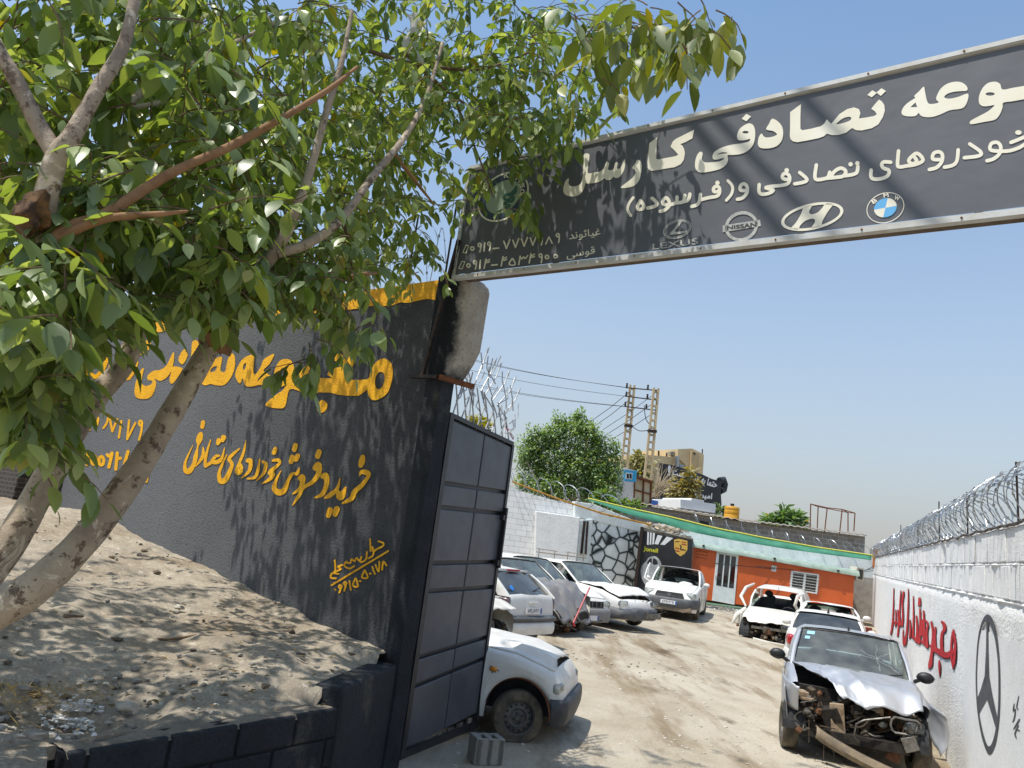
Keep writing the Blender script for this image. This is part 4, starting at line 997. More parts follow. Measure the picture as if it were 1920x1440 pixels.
# ================================================================ cars
def car_paint(name, col, metal=0.0, dust=.35, rough=.28):
    if name in MATS: return MATS[name]
    s = NT(name); n = s.noise(2.5, 6, .65); g = s.noise(1.0, 4, .6)
    c = s.mix(s.ramp(n, [(.42, 0), (.72, dust)]), col, '#a3947c')
    r = s.n('ShaderNodeMapRange'); s.l(n, r.inputs[0]); r.inputs[3].default_value = rough; r.inputs[4].default_value = rough+.35
    s.set(c, r.outputs[0], metal, spec=.5, coat=.25); MATS[name] = s.m; return s.m
def glass_mat(name, tint, refl=.10, dusty=.0):
    if name in MATS: return MATS[name]
    m = bpy.data.materials.new(name); m.use_nodes = True; t = m.node_tree; t.nodes.clear()
    o = t.nodes.new('ShaderNodeOutputMaterial'); tr = t.nodes.new('ShaderNodeBsdfTransparent'); tr.inputs[0].default_value = (*lin(tint), 1)
    gl = t.nodes.new('ShaderNodeBsdfGlossy'); gl.inputs['Roughness'].default_value = .03
    fr = t.nodes.new('ShaderNodeFresnel'); fr.inputs[0].default_value = 1.5
    ad = t.nodes.new('ShaderNodeMath'); ad.inputs[1].default_value = refl-.04; t.links.new(fr.outputs[0], ad.inputs[0])
    mx = t.nodes.new('ShaderNodeMixShader'); t.links.new(ad.outputs[0], mx.inputs[0]); t.links.new(tr.outputs[0], mx.inputs[1]); t.links.new(gl.outputs[0], mx.inputs[2])
    last = mx
    if dusty:
        df = t.nodes.new('ShaderNodeBsdfDiffuse'); df.inputs[0].default_value = (.42, .44, .40, 1)
        nz = t.nodes.new('ShaderNodeTexNoise'); nz.inputs['Scale'].default_value = 3; tc = t.nodes.new('ShaderNodeTexCoord'); t.links.new(tc.outputs['Object'], nz.inputs[0])
        mr = t.nodes.new('ShaderNodeMapRange'); t.links.new(nz.outputs[0], mr.inputs[0]); mr.inputs[1].default_value = .3; mr.inputs[2].default_value = .75; mr.inputs[3].default_value = dusty*.4; mr.inputs[4].default_value = dusty*1.3
        m2 = t.nodes.new('ShaderNodeMixShader'); t.links.new(mr.outputs[0], m2.inputs[0]); t.links.new(mx.outputs[0], m2.inputs[1]); t.links.new(df.outputs[0], m2.inputs[2]); last = m2
    t.links.new(last.outputs[0], o.inputs[0]); MATS[name] = m; return m
CW = car_paint('white_car_paint', '#dcdbd6', 0, .36); CW2 = car_paint('worn_white_paint', '#d5d2c8', 0, .55); CSIL = car_paint('silver_car_paint', '#b4b7bc', .55, .25, .3)
CGREY = car_paint('grey_primer_paint', '#6f7072', .1, .4, .5)
GLASS = glass_mat('green_tinted_glass', '#a9c4b4', .16, .20); GDARK = glass_mat('dark_tinted_glass', '#3c4650', .16, .12); GCLEAR = glass_mat('clear_lamp_glass', '#e4e8e8', .12, .05)
INT = mat('dark_car_interior', '#1f2022', .8, col2='#303134', scale=10); SEAT = mat('charcoal_seat_cloth', '#2b2d31', .9, col2='#3a3c41', scale=30, bump=.2, bscale=200)
TYRE = mat('dusty_tyre', '#38352f', .9, col2='#756a58', scale=5, bump=.2, bscale=60, lo=.35, hi=.7); RIMM = mat('steel_rim_black', '#4b4c4e', .55, .3, col2='#6a6459', scale=9); ALLOY = mat('alloy_rim', '#8e9094', .35, .8, col2='#6a675f', scale=10)
BUMP = mat('grey_bumper_plastic', '#4b4d50', .6, col2='#5d5e5f', scale=6); CHROME = mat('bright_metal', '#c4c6c8', .2, .95); PLATE = mat('white_plate', '#dedede', .5); INK = mat('black_ink', '#15161a', .6)
REDLAMP = mat('red_lamp', '#a3141c', .2, coat=.6, spec=.6); ORANGEL = mat('amber_lamp', '#d88a1c', .3, coat=.4); SMOKED = mat('smoked_lamp', '#4a3a3c', .2, coat=.6, col2='#6a5558', scale=20)
ENG = [mat('engine_dark', '#1d1b19', .8, .2, col2='#3a332c', scale=15, bump=.4, bscale=40), mat('engine_rust', '#5b3f2c', .9, .2, col2='#7d573b', scale=20, bump=.5, bscale=50), mat('engine_alloy', '#8a8781', .5, .7, col2='#5b564d', scale=15, bump=.3, bscale=50), mat('engine_tan', '#a08c72', .85, 0, col2='#7a6650', scale=12, bump=.3), mat('engine_grime', '#3b342b', .9, .1, col2='#57493a', scale=12, bump=.5, bscale=30)]
DUSTP = mat('dusty_plastic', '#6d6253', .85, col2='#8d7d66', scale=6, bump=.2)

def interp(P, x):
    if x <= P[0][0]: return P[0][1]
    for (a, b), (c, d) in zip(P[:-1], P[1:]):
        if x <= c: return b+(d-b)*(x-a)/(c-a)
    return P[-1][1]
KS = .89
class Car:
    """x forward, y to the car's left, z up; origin on the ground at the middle"""
    def __init__(s, name, loc, heading, label, group='wrecked cars parked in the yard', **k):
        d = dict(L=4.0, W=1.66, H=1.42, wb=2.44, fo=.78, rt=.29, tw=.175, sill=.19, belt=.92, cowl=.62, wtop=-.02, rroof=-1.25, rbase=-1.72, zcowl=.93, zdeck=.95, hoodz=.76, tailz=.92, nosez=.60, tailbot=.34, frontbot=.22, cut_front=0, paint=CW, glass=GLASS, hood=True, hatch=False, roofw=.40, plan_f=.26, plan_r=.20, front_bumper=True, rear_bumper=True, windshield=True, rear_glass=True, side_glass=True, alloy=False, bump_mat=None, headlights=True, lean=0, cpil=.14)
        d.update(k); s.__dict__.update(d)
        s.t = thing(name, loc, label, 'car', heading, group); s.t.rotation_euler = (k.get('rollx', 0), k.get('pitchy', 0), heading); s.t.scale = (KS, KS, KS)
        s.xf, s.xr = s.L/2, -s.L/2; s.xfw = s.xf-s.fo; s.xrw = s.xfw-s.wb
        s.body(); s.glasses(); s.inside(); s.wheels()
    def plan(s, x):                                   # half width along the car
        w = s.W/2
        f = max(0, (x-(s.xf-.75))/.75); r = max(0, ((s.xr+.7)-x)/.7)
        return w*(1-s.plan_f*f**2.6-s.plan_r*r**2.6)
    def top(s, x):
        P = [(s.xr, s.tailz-.22), (s.xr+.03, s.tailz-.06), (s.xr+.12, s.tailz), (s.rbase-.02, s.zdeck), (s.rbase+.01, s.belt), (s.cowl-.05, s.belt), (s.cowl, s.zcowl), ((s.cowl+s.xf)/2+.1, s.hoodz+(s.zcowl-s.hoodz)*.62), (s.xf-.28, s.hoodz), (s.xf-.12, s.hoodz-.06), (s.xf-.04, s.nosez), (s.xf, s.nosez-.12)]
        if s.hatch: P[0:4] = [(s.xr, s.tailz-.3), (s.xr+.02, s.tailz-.1), (s.xr+.06, s.tailz), (min(s.rbase, s.xr+.1), s.zdeck)]
        P = sorted(P); return interp(P, x)
    def bot(s, x):
        ra = s.rt+.075
        z = s.sill
        if x > s.xfw: z = s.sill+(s.frontbot-s.sill)*max(0, (x-s.xfw)/s.fo)
        if x < s.xrw: z = s.sill+(s.tailbot-s.sill)*max(0, (s.xrw-x)/(s.xrw-s.xr))
        for xw in (s.xfw, s.xrw):
            if abs(x-xw) < ra: z = max(z, s.rt+math.sqrt(ra*ra-(x-xw)**2))
        return z
    def stations(s):
        xs = set()
        for a, b, n in ((s.xr, s.xr+.15, 6), (s.xr+.15, s.xf-.3, 46), (s.xf-.3, s.xf, 9)):
            for i in range(n+1): xs.add(round(a+(b-a)*i/n, 4))
        for xw in (s.xfw, s.xrw):
            for i in range(15):
                xs.add(round(xw-(s.rt+.076)*math.cos(math.pi*i/14), 4))
        for q in (s.cowl, s.cowl-.04, s.rbase, s.rbase+.03): xs.add(round(q, 4))
        xs = sorted(x for x in xs if s.xr <= x <= s.xf - s.cut_front)
        return [x for i, x in enumerate(xs) if i == 0 or x-xs[i-1] > .004]
    def section(s, x, sg):
        w = s.plan(x); zb = s.bot(x); zt = s.top(x); zs = min(zt-.045, s.belt-.03)
        zb = min(zb, zs-.03); cr = .022
        f = lambda q: zb+(zs-zb)*q
        return [(w*.955, zb), (w*.985, f(.18)), (w*.998, f(.42)), (w*.995, f(.52)), (w*1.0, f(.58)), (w*.992, f(.8)), (w*.975, zs), (w*.945, zt-.018), (w*.90, zt-.004), (w*.86, zt), (w*.45, zt+cr*.8), (0, zt+cr)]
    def body(s):
        mb = MB(); xs = s.stations(); ncol = 12
        hood = MB()
        for sg in (1, -1):
            rows = []
            for x in xs: rows.append([(x, y*sg, z) for y, z in s.section(x, sg)])
            o = len(mb.v); mb.v += [p for r in rows for p in r]
            for i in range(len(xs)-1):
                xm = (xs[i]+xs[i+1])/2
                for j in range(ncol-1):
                    if j >= 8 and s.rbase+.01 < xm < s.cowl-.01: continue            # cabin is open to the glass
                    if j >= 9 and xm > s.cowl and (xm < s.xf-.13 or s.cut_front): continue               # bonnet is a part of its own
                    f = (o+i*ncol+j, o+(i+1)*ncol+j, o+(i+1)*ncol+j+1, o+i*ncol+j+1)
                    mb.f.append(f if sg < 0 else f[::-1]); mb.mi.append(0)
            ends = [rows[0]] if s.cut_front else [rows[0], rows[-1]]
            for e in ends:
                k = len(mb.v); mb.v += list(e)+[(e[0][0], 0, e[0][2])]
                mb.f.append(tuple(range(k, k+len(e)+1))); mb.mi.append(0)
        # roof with rounded edges, pillars
        wb_, zr = s.W/2*.965, s.H
        rw = s.roofw*s.W
        s.rw = rw; P = []
        n = 10
        for i in range(n+1):
            q = i/n; x = s.wtop+(s.rroof-s.wtop)*q
            crown = .045*math.sin(math.pi*(.12+.8*q)); ww = rw*(1-.03*abs(2*q-1)**2-(.05*q if s.hatch else .02*q))
            ze = zr-.075+crown*.5 - (.02*q if not s.hatch else .03*q)
            P.append([(x, -ww-.02, ze-.03), (x, -ww, ze), (x, -ww*.90, ze+.035), (x, -ww*.5, ze+.052), (x, 0, ze+.058), (x, ww*.5, ze+.052), (x, ww*.90, ze+.035), (x, ww, ze), (x, ww+.02, ze-.03)])
        s.roofP = P; mb.grid(P, flip=True)
        for sg in (1, -1):
            A0 = V3(s.cowl+.03, sg*wb_*.93, s.zcowl-.02); A1 = V3(s.wtop, sg*rw*.985, P[0][7][2]-.005)
            C1 = V3(s.rroof, sg*rw*.95, P[n][7][2]-.005); C0 = V3(s.rbase-.02, sg*wb_*.92, s.zdeck-.03)
            def strip(a, b, w0, w1, th=.035):
                a, b = Vector(a), Vector(b); d = (b-a); K = []
                for q in (0, .25, .5, .75, 1):
                    c = a.lerp(b, q); wd = w0+(w1-w0)*q; bow = V3(0, sg*.018*math.sin(math.pi*q), .018*math.sin(math.pi*q))
                    c += bow
                    K.append([c+V3(wd/2, -sg*.018, 0), c+V3(wd/4, sg*.012, 0), c+V3(-wd/4, sg*.018, 0), c+V3(-wd/2, sg*.012, 0), c+V3(-wd/2, -sg*th, -.01), c+V3(wd/2, -sg*th, -.01), c+V3(wd/2, -sg*.018, 0)])
                mb.grid(K, flip=sg > 0)
            strip(A0, A1, .07, .065); strip(C0+V3(.03, 0, 0), C1, .30 if s.hatch else .22, s.cpil)
            xb = (s.wtop+s.rroof)/2+.10; Bq = P[5][7]
            strip((xb+.02, sg*wb_*.985, s.belt-.02), (xb-.02, sg*rw*1.0, Bq[2]-.01), .10, .07)
            # sill of the windows
            mb.bar((s.cowl-.05, sg*wb_*.955, s.belt-.015), (s.rbase, sg*wb_*.955, s.belt-.015), .05, .03)
        s.bodyo = build('body', mb, s.paint, s.t, smooth=38, local=True)
        if s.hood: s.make_hood()
    def hood_pt(s, u, v):                              # u 0 at windscreen .. 1 at nose, v -1..1
        x1 = s.xf-.13
        x = s.cowl+.005+(x1-s.cowl)*u; w = s.plan(x)*.875
        return V3(x, w*v, s.top(x)+.004+.022*(1-v*v))
    def make_hood(s, fn=None, n=22):
        mb = MB(); P = []
        for i in range(n+1):
            P.append([])
            for j in range(n+1):
                u, v = i/n, -1+2*j/n; p = s.hood_pt(u, v)
                if fn: p = fn(u, v, p)
                P[-1].append(p)
        mb.grid(P, flip=True)
        s.hoodo = build('bonnet', mb, s.hoodmat if hasattr(s, 'hoodmat') else s.paint, s.t, smooth=50 if not fn else 28, local=True, solid=.012)
        return s.hoodo
    def glasses(s):
        P = s.roofP; wb_ = s.W/2*.965; n = len(P)-1
        def sheet(a0, a1, b0, b1, bow):
            G = []
            for i in range(9):
                q = i/8; r = []
                for j in range(9):
                    w = j/8; p = Vector(a0).lerp(Vector(a1), w).lerp(Vector(b0).lerp(Vector(b1), w), q)
                    p = p + Vector(bow)*math.sin(math.pi*w)*(1-.25*q)
                    r.append(p)
                G.append(r)
            return G
        if s.windshield:
            mb = MB(); mb.grid(sheet((s.cowl+.0, -wb_*.90, s.zcowl-.005), (s.cowl+.0, wb_*.90, s.zcowl-.005), (s.wtop, -s.rw*.93, P[0][7][2]+.01), (s.wtop, s.rw*.93, P[0][7][2]+.01), (.10, 0, .03)))
            s.ws = build('windscreen', mb, s.glass, s.t, smooth=60, local=True)
            mb = MB(); G = sheet((s.cowl+.0, -wb_*.90, s.zcowl-.005), (s.cowl+.0, wb_*.90, s.zcowl-.005), (s.wtop, -s.rw*.93, P[0][7][2]+.01), (s.wtop, s.rw*.93, P[0][7][2]+.01), (.10, 0, .03))
            ringp = G[0]+[r[-1] for r in G[1:]]+G[-1][::-1][1:]+[r[0] for r in G[::-1][1:-1]]
            mb.tube([Vector(p)+V3(.004, 0, .004) for p in ringp], .012, 5, closed=True); build('windscreen_seal', mb, M_BLACK, s.t, local=True)
            mb = MB()
            for yy in (-.35, .15): mb.tube([(s.cowl+.09, yy, s.zcowl+.01), (s.cowl+.03, yy+.28, s.zcowl+.035), (s.cowl+.0, yy+.48, s.zcowl+.07)], .009, 5)
            build('wiper', mb, M_BLACK, s.t, local=True)
        if s.rear_glass:
            mb = MB(); mb.grid(sheet((s.rbase-.02, -wb_*.86, s.zdeck+.0), (s.rbase-.02, wb_*.86, s.zdeck+.0), (s.rroof, -s.rw*.90, P[n][7][2]+.0), (s.rroof, s.rw*.90, P[n][7][2]+.0), (-.08, 0, .03)), flip=True)
            build('rear_window', mb, s.glass, s.t, smooth=60, local=True)
            if s.hatch:
                mb = MB(); mb.bar((s.rroof-.02, -s.rw*.8, P[n][7][2]+.03), (s.rroof-.02, s.rw*.8, P[n][7][2]+.03), .07, .03); build('tail_spoiler', mb, s.paint, s.t, local=True)
        xb = (s.wtop+s.rroof)/2+.10
        for sg in (1, -1):
            y0, y1 = sg*wb_*.95, sg*s.rw*.985
            zt_ = P[5][7][2]-.02; zb_ = s.belt
            if s.side_glass and s.side_glass is not sg:
                for nm, q in (('front_side_window', [(s.cowl-.12, y0, zb_), (xb+.05, y0, zb_), (xb+.02, y1, zt_), (s.wtop-.04, y1, zt_)]), ('rear_side_window', [(xb-.05, y0, zb_), (s.rbase+.26, y0, zb_), (s.rroof+.13, y1, zt_), (xb-.06, y1, zt_)])):
                    mb = MB(); mb.add(q, [(0, 1, 2, 3)] if sg < 0 else [(3, 2, 1, 0)]); build(nm, mb, s.glass, s.t, local=True)
    def inside(s):
        mb = MB(); w = s.W/2*.88
        mb.box(((s.cowl+s.rbase)/2, 0, .36), (s.cowl-s.rbase-.05, w*2, .08)); mb.box((s.cowl-.16, 0, .74), (.34, w*1.9, .36)); mb.box((s.rbase-.0, 0, .70), (.12, w*1.9, .42))
        for sg in (1, -1): mb.box(((s.cowl+s.rbase)/2, sg*w, .62), (s.cowl-s.rbase, .05, .5))
        # dark underbody and wheel wells
        mb.box(((s.xf-s.cut_front+s.xr)/2, 0, .33), (s.L-s.cut_front-.3, s.W*.62, .16))
        for xw in (s.xfw, s.xrw):
            for sg in (1, -1):
                ra = s.rt+.07; P = []
                for i in range(13):
                    a = math.pi*i/12; P.append([(xw+ra*math.cos(a), sg*(s.W/2-.03), s.rt+ra*math.sin(a)), (xw+ra*math.cos(a), sg*(s.W/2-.30), s.rt+ra*math.sin(a)), (xw, sg*(s.W/2-.30), s.rt)])
                mb.grid(P)
        build('cabin_floor', mb, INT, s.t, local=True)
        xs = (s.wtop+s.rroof)/2+.12
        for sg in (1, -1):
            m2 = MB(); y = sg*.36
            R = lambda x, z0, z1, wd, th: None
            m2.blob((xs+.18, y, .52), .26, 2, 1, .05, (1, .95, .40)); m2.blob((xs-.16, y, .80), .26, 2, 2, .05, (.38, .95, 1.25))
            m2.blob((xs-.25, y, s.H-.255), .12, 2, 3, .05, (.55, 1.05, .85)); build('front_seat', m2, SEAT, s.t, smooth=60, local=True)
        m2 = MB(); m2.blob((s.rbase+.45, 0, .62), .3, 2, 5, .05, (.55, 2.0, .9)); m2.blob((s.rbase+.33, .35, s.belt+.05), .13, 2, 4, .05, (.5, 1, .8)); m2.blob((s.rbase+.33, -.35, s.belt+.05), .13, 2, 4, .05, (.5, 1, .8)); build('rear_seat', m2, SEAT, s.t, smooth=60, local=True)
        m3 = MB(); c = V3(s.cowl-.36, .36, s.belt-.03); ax = V3(-.8, 0, .6)
        M = ax.to_track_quat('Z', 'Y').to_matrix(); m3.tube([c+M@V3(.18*math.cos(a*.3491), .18*math.sin(a*.3491), 0) for a in range(18)], .016, 6, closed=True); m3.tube([c+M@V3(-.17, 0, 0), c, c+M@V3(.17, 0, 0)], .014, 5); m3.tube([c, c-ax*.25], .02, 6); build('steering_wheel', m3, INT, s.t, local=True, smooth=60)
        if s.windshield:
            m4 = MB(); m4.box((s.wtop+.10, 0, s.H-.17), (.03, .22, .07)); m4.tube([(s.wtop+.08, 0, s.H-.14), (s.wtop+.05, 0, s.H-.07)], .012, 5); build('rear_view_mirror', m4, M_BLACK, s.t, local=True)
    def wheel(s, x, y, flat=0, steer=0, missing=False, sq=1.0):
        sg = 1 if y > 0 else -1; ax = V3(0, sg, 0); ax = Matrix.Rotation(steer, 3, 'Z') @ ax
        r, w = s.rt, s.tw; mb = MB(); o = (x, y, r-flat)
        mb.lathe([(r*.60, w*.30), (r*.64, w*.46), (r*.80, w*.52), (r*.93, w*.48), (r*.985, w*.36), (r, w*.18), (r*.992, w*.10), (r, w*.05), (r*.992, 0), (r, -w*.05), (r*.992, -w*.1), (r, -w*.18), (r*.985, -w*.36), (r*.93, -w*.48), (r*.7, -w*.5), (r*.6, -w*.4)], 40, axis=ax, origin=o)
        if flat:
            mb.v = [(px, py, max(pz, .003+.02*random.Random(int(px*999)).random()*0)) if pz > 0 else (px, py+sg*.012*(1 if pz < .0 else 0), .003) for px, py, pz in mb.v]
        wh = build('wheel', mb, TYRE, s.t, smooth=40, local=True)
        mb = MB(); q = r*.62
        prof = [(0, w*.33), (q*.16, w*.34), (q*.2, w*.28), (q*.42, w*.22), (q*.55, w*.30), (q*.72, w*.26), (q*.9, w*.20), (q*.94, w*.40), (q*1.0, w*.44), (q*1.03, w*.36), (q*1.0, 0)]
        mb.lathe(prof, 36, axis=ax, origin=o)
        rim = build('rim', mb, ALLOY if s.alloy else RIMM, wh, smooth=30, local=True)
        M = ax.to_track_quat('Z', 'Y').to_matrix(); mb = MB()
        k = 5 if s.alloy else 14
        for i in range(k):
            a = 2*math.pi*i/k; c = Vector(o)+M@V3(q*.76*math.cos(a), q*.76*math.sin(a), w*.262)
            if s.alloy: c = Vector(o)+M@V3(q*.6*math.cos(a), q*.6*math.sin(a), w*.305)
            mb.lathe([(q*(.19 if s.alloy else .075), 0), (q*(.14 if s.alloy else .06), .004), (0, .003)], 10, axis=ax, origin=c)
        for i in range(4):
            a = 2*math.pi*i/4+.4; c = Vector(o)+M@V3(q*.3*math.cos(a), q*.3*math.sin(a), w*.27); mb.lathe([(q*.05, 0), (q*.05, .012), (0, .012)], 8, axis=ax, origin=c)
        build('rim_holes', mb, INK, wh, local=True)
        return wh
    def wheels(s):
        y = s.W/2-s.tw/2-.012
        cfg = getattr(s, 'wheelcfg', {})
        for nm, x, yy in (('fl', s.xfw, y), ('fr', s.xfw, -y), ('rl', s.xrw, y), ('rr', s.xrw, -y)):
            c = cfg.get(nm, {})
            if c is None: continue
            s.wheel(x, yy, **c)
    def nose(s, y, end=1):                             # x of the body end at lateral offset y
        w = s.W/2; lo, hi = (s.xf-.75, s.xf) if end > 0 else (s.xr, s.xr+.7)
        for _ in range(30):
            m = (lo+hi)/2
            if end > 0:
                if s.plan(m) > abs(y): lo = m
                else: hi = m
            else:
                if s.plan(m) > abs(y): hi = m
                else: lo = m
        return lo if end > 0 else hi
    def bumper(s, end, z0, z1, m, out=.035, name=None, wrap=.55, cut=None):
        mb = MB(); P = []; n = 30; w = s.W/2
        pts = []
        wf = s.plan(s.xf if end > 0 else s.xr)
        xe = s.xf if end > 0 else s.xr
        side = [(xe-end*wrap*(1-i/6), s.plan(xe-end*wrap*(1-i/6))) for i in range(7)]
        path = [(x, -y) for x, y in side] + [(xe+end*.03*(1-((2*i/12-1))**2), -wf+2*wf*i/12) for i in range(1, 12)] + [(x, y) for x, y in side[::-1]]
        for k, (x, y) in enumerate(path):
            x0, y0 = path[max(k-1, 0)]; x1, y1 = path[min(k+1, len(path)-1)]
            t = Vector((x1-x0, y1-y0)).normalized(); nn = Vector((t.y, -t.x))*(1 if end > 0 else -1)
            if cut and not (cut[0] <= k/len(path) <= cut[1]): continue
            f = lambda o, z: (x+nn.x*o, y+nn.y*o, z)
            P.append([f(-.04, z0), f(out*.5, z0+.005), f(out, z0+(z1-z0)*.35), f(out*1.05, z0+(z1-z0)*.6), f(out*.9, z1-.03), f(out*.4, z1), f(-.05, z1+.005)])
        mb.grid(P, flip=end < 0)
        return build(name or ('front_bumper' if end > 0 else 'rear_bumper'), mb, m, s.t, smooth=50, local=True, solid=.004)
    def patch(s, name, m, pts, o=.012, end=1, depth=.03, bevel=.006):
        """panel on the nose or tail: pts (y, z) outline, follows the plan curve"""
        mb = MB(); f = [V3(s.nose(min(abs(y), s.plan(s.xf if end > 0 else s.xr)*1.0+.0), end) if abs(y) > s.plan(s.xf if end > 0 else s.xr)*.98 else (s.xf if end > 0 else s.xr)+end*.0, y, z)+V3(end*o, 0, 0) for y, z in pts]
        mb.extrude(f, V3(-end*depth, 0, 0)); return build(name, mb, m, s.t, local=True, bevel=bevel)
    def lamp(s, name, m, c, r, scale, rotz=0, lens=None):
        mb = MB(); mb.blob((0, 0, 0), 1, 3, 0, .0); M = Matrix.Rotation(rotz, 3, 'Z'); q = lambda t: math.copysign(abs(t)**.55, t)
        mb.v = [tuple(M@Vector((q(v[0])*r*scale[0]*.9, q(v[1])*r*scale[1]*.9, q(v[2])*r*scale[2]*.8))+Vector(c)) for v in mb.v]
        return build(name, mb, m, s.t, smooth=60, local=True)
    def mirror(s, sg, m=None, dx=0):
        mb = MB(); c = V3(s.cowl-.28+dx, sg*(s.W/2+.10), s.belt+.08)
        mb.blob(c, .105, 2, 1, .05, (.6, 1.05, .72)); mb.bar(c-V3(0, sg*.06, .03), c-V3(-.02, sg*.17, .09), .05, .04)
        o = build('door_mirror', mb, m or M_BLACK, s.t, smooth=60, local=True); return o
    def plate(s, end, z, text='', w=.48, y=0, out=.07, tilt=0):
        x = (s.xf if end > 0 else s.xr)+end*out; mb = MB(); mb.box((x, y, z), (.012, w, .11)); p = build('number_plate', mb, PLATE, s.t, local=True)
        mb = MB(); mb.box((x+end*.004, y+end*w*.45, z), (.012, w*.09, .10)); build('plate_band', mb, mat('plate_blue', '#1d4fa0', .5), p, local=True)
        if text:
            L, _ = type_loops(text, .03); V, F = fill(L); mb = MB()
            mb.add([(x+end*.0085, y+end*(-(v[0]-.5))*w*.72*(-1)*-1 - end*.02, z-.04+v[1]*.08) for v in V], F); build('plate_figures', mb, INK, p, local=True)
        return p
    def lines(s, zb=None):
        """door gaps and handles on both sides"""
        for sg in (1, -1):
            mb = MB(); w = lambda x: s.plan(x)*1.001
            xb = (s.wtop+s.rroof)/2+.12
            for x in (s.cowl+.02, xb, s.xrw+.36):
                pts = [(x+(.0 if q > .3 else -.03), sg*(interp([(z_, y_) for y_, z_ in s.section(x, 1)[:8]], zz)+.0015), zz) for q, zz in ((i/10, s.sill+.06+(s.belt-.05-s.sill-.06)*i/10) for i in range(11))]
                mb.tube(pts, .005, 4)
            build('door_gap', mb, INK, s.t, local=True)
            for x in (xb+.12, s.xrw+.46):
                mb = MB(); mb.box((x, sg*(s.plan(x)*.995+.012), s.belt-.13), (.15, .025, .035)); build('door_handle', mb, s.bump_mat or s.paint, s.t, local=True, bevel=.006)
    def clutter(s, box, n, seed, r0=.03, r1=.14, hoses=10):
        """exposed mechanical parts inside box (x0,x1,y0,y1,z0,z1)"""
        r = random.Random(seed); x0, x1, y0, y1, z0, z1 = box
        rnd = lambda: V3(r.uniform(x0, x1), r.uniform(y0, y1), r.uniform(z0, z1))
        mbs = [MB() for _ in ENG]
        for i in range(n):
            m = mbs[r.choice((0, 0, 0, 1, 2, 2, 3, 4, 4))]; c = rnd(); k = r.random(); q = r.uniform(r0, r1)
            rot = Matrix.Rotation(r.uniform(-.5, .5), 3, 'X') @ Matrix.Rotation(r.uniform(-.5, .5), 3, 'Y') @ Matrix.Rotation(r.uniform(-3, 3), 3, 'Z')
            if k < .35: m.box(c, (q*r.uniform(.6, 1.6), q*r.uniform(.6, 2), q*r.uniform(.5, 1.5)), rot, r.uniform(.7, 1))
            elif k < .6: m.lathe([(0, -q*.5), (q*.4, -q*.5), (q*.42, -q*.3), (q*.5, -q*.25), (q*.5, q*.1), (q*.35, q*.2), (q*.35, q*.5), (0, q*.5)], 12, axis=rot@V3(0, 0, 1), origin=c)
            elif k < .8: m.blob(c, q*.6, 2, i, .5, (1, 1, .8))
            else: m.bar(c, c+rot@V3(q*2.4, 0, 0), q*.22, q*.10)
        for i in range(hoses):
            m = mbs[r.choice((0, 0, 2, 4))]; a = rnd(); b = rnd(); mid = (a+b)/2+V3(r.uniform(0, .1), 0, -r.uniform(.02, .15)); m.tube(smooth_open([tuple(a), tuple(mid), tuple(b)], 6), r.uniform(.007, .018), 6)
        for nm, m, k in zip(('engine_block', 'rusty_bracket', 'alloy_casting', 'torn_duct', 'grimy_hose'), mbs, ENG):
            if m.v: build(nm, m, k, s.t, smooth=35, local=True)
    def crumple(s, o, c, R, amt, push=(0, 0, 0), seed=0, sc=5.0):
        c = Vector(c); push = Vector(push)
        for v in o.data.vertices:
            d = (v.co-c).length/R
            if d < 1:
                f = (1-d)**.8; nz = V3(noise.noise(v.co*sc+V3(seed, 0, 0)), noise.noise(v.co*sc+V3(0, seed+9, 0)), noise.noise(v.co*sc+V3(0, 5, seed)))
                v.co += push*f + nz*amt*f
def hd(dx, dy): return math.atan2(dy, dx)
def gp(x, y): return V3(x, y, ground_z(x, y))
GRP = 'wrecked cars parked in the yard'
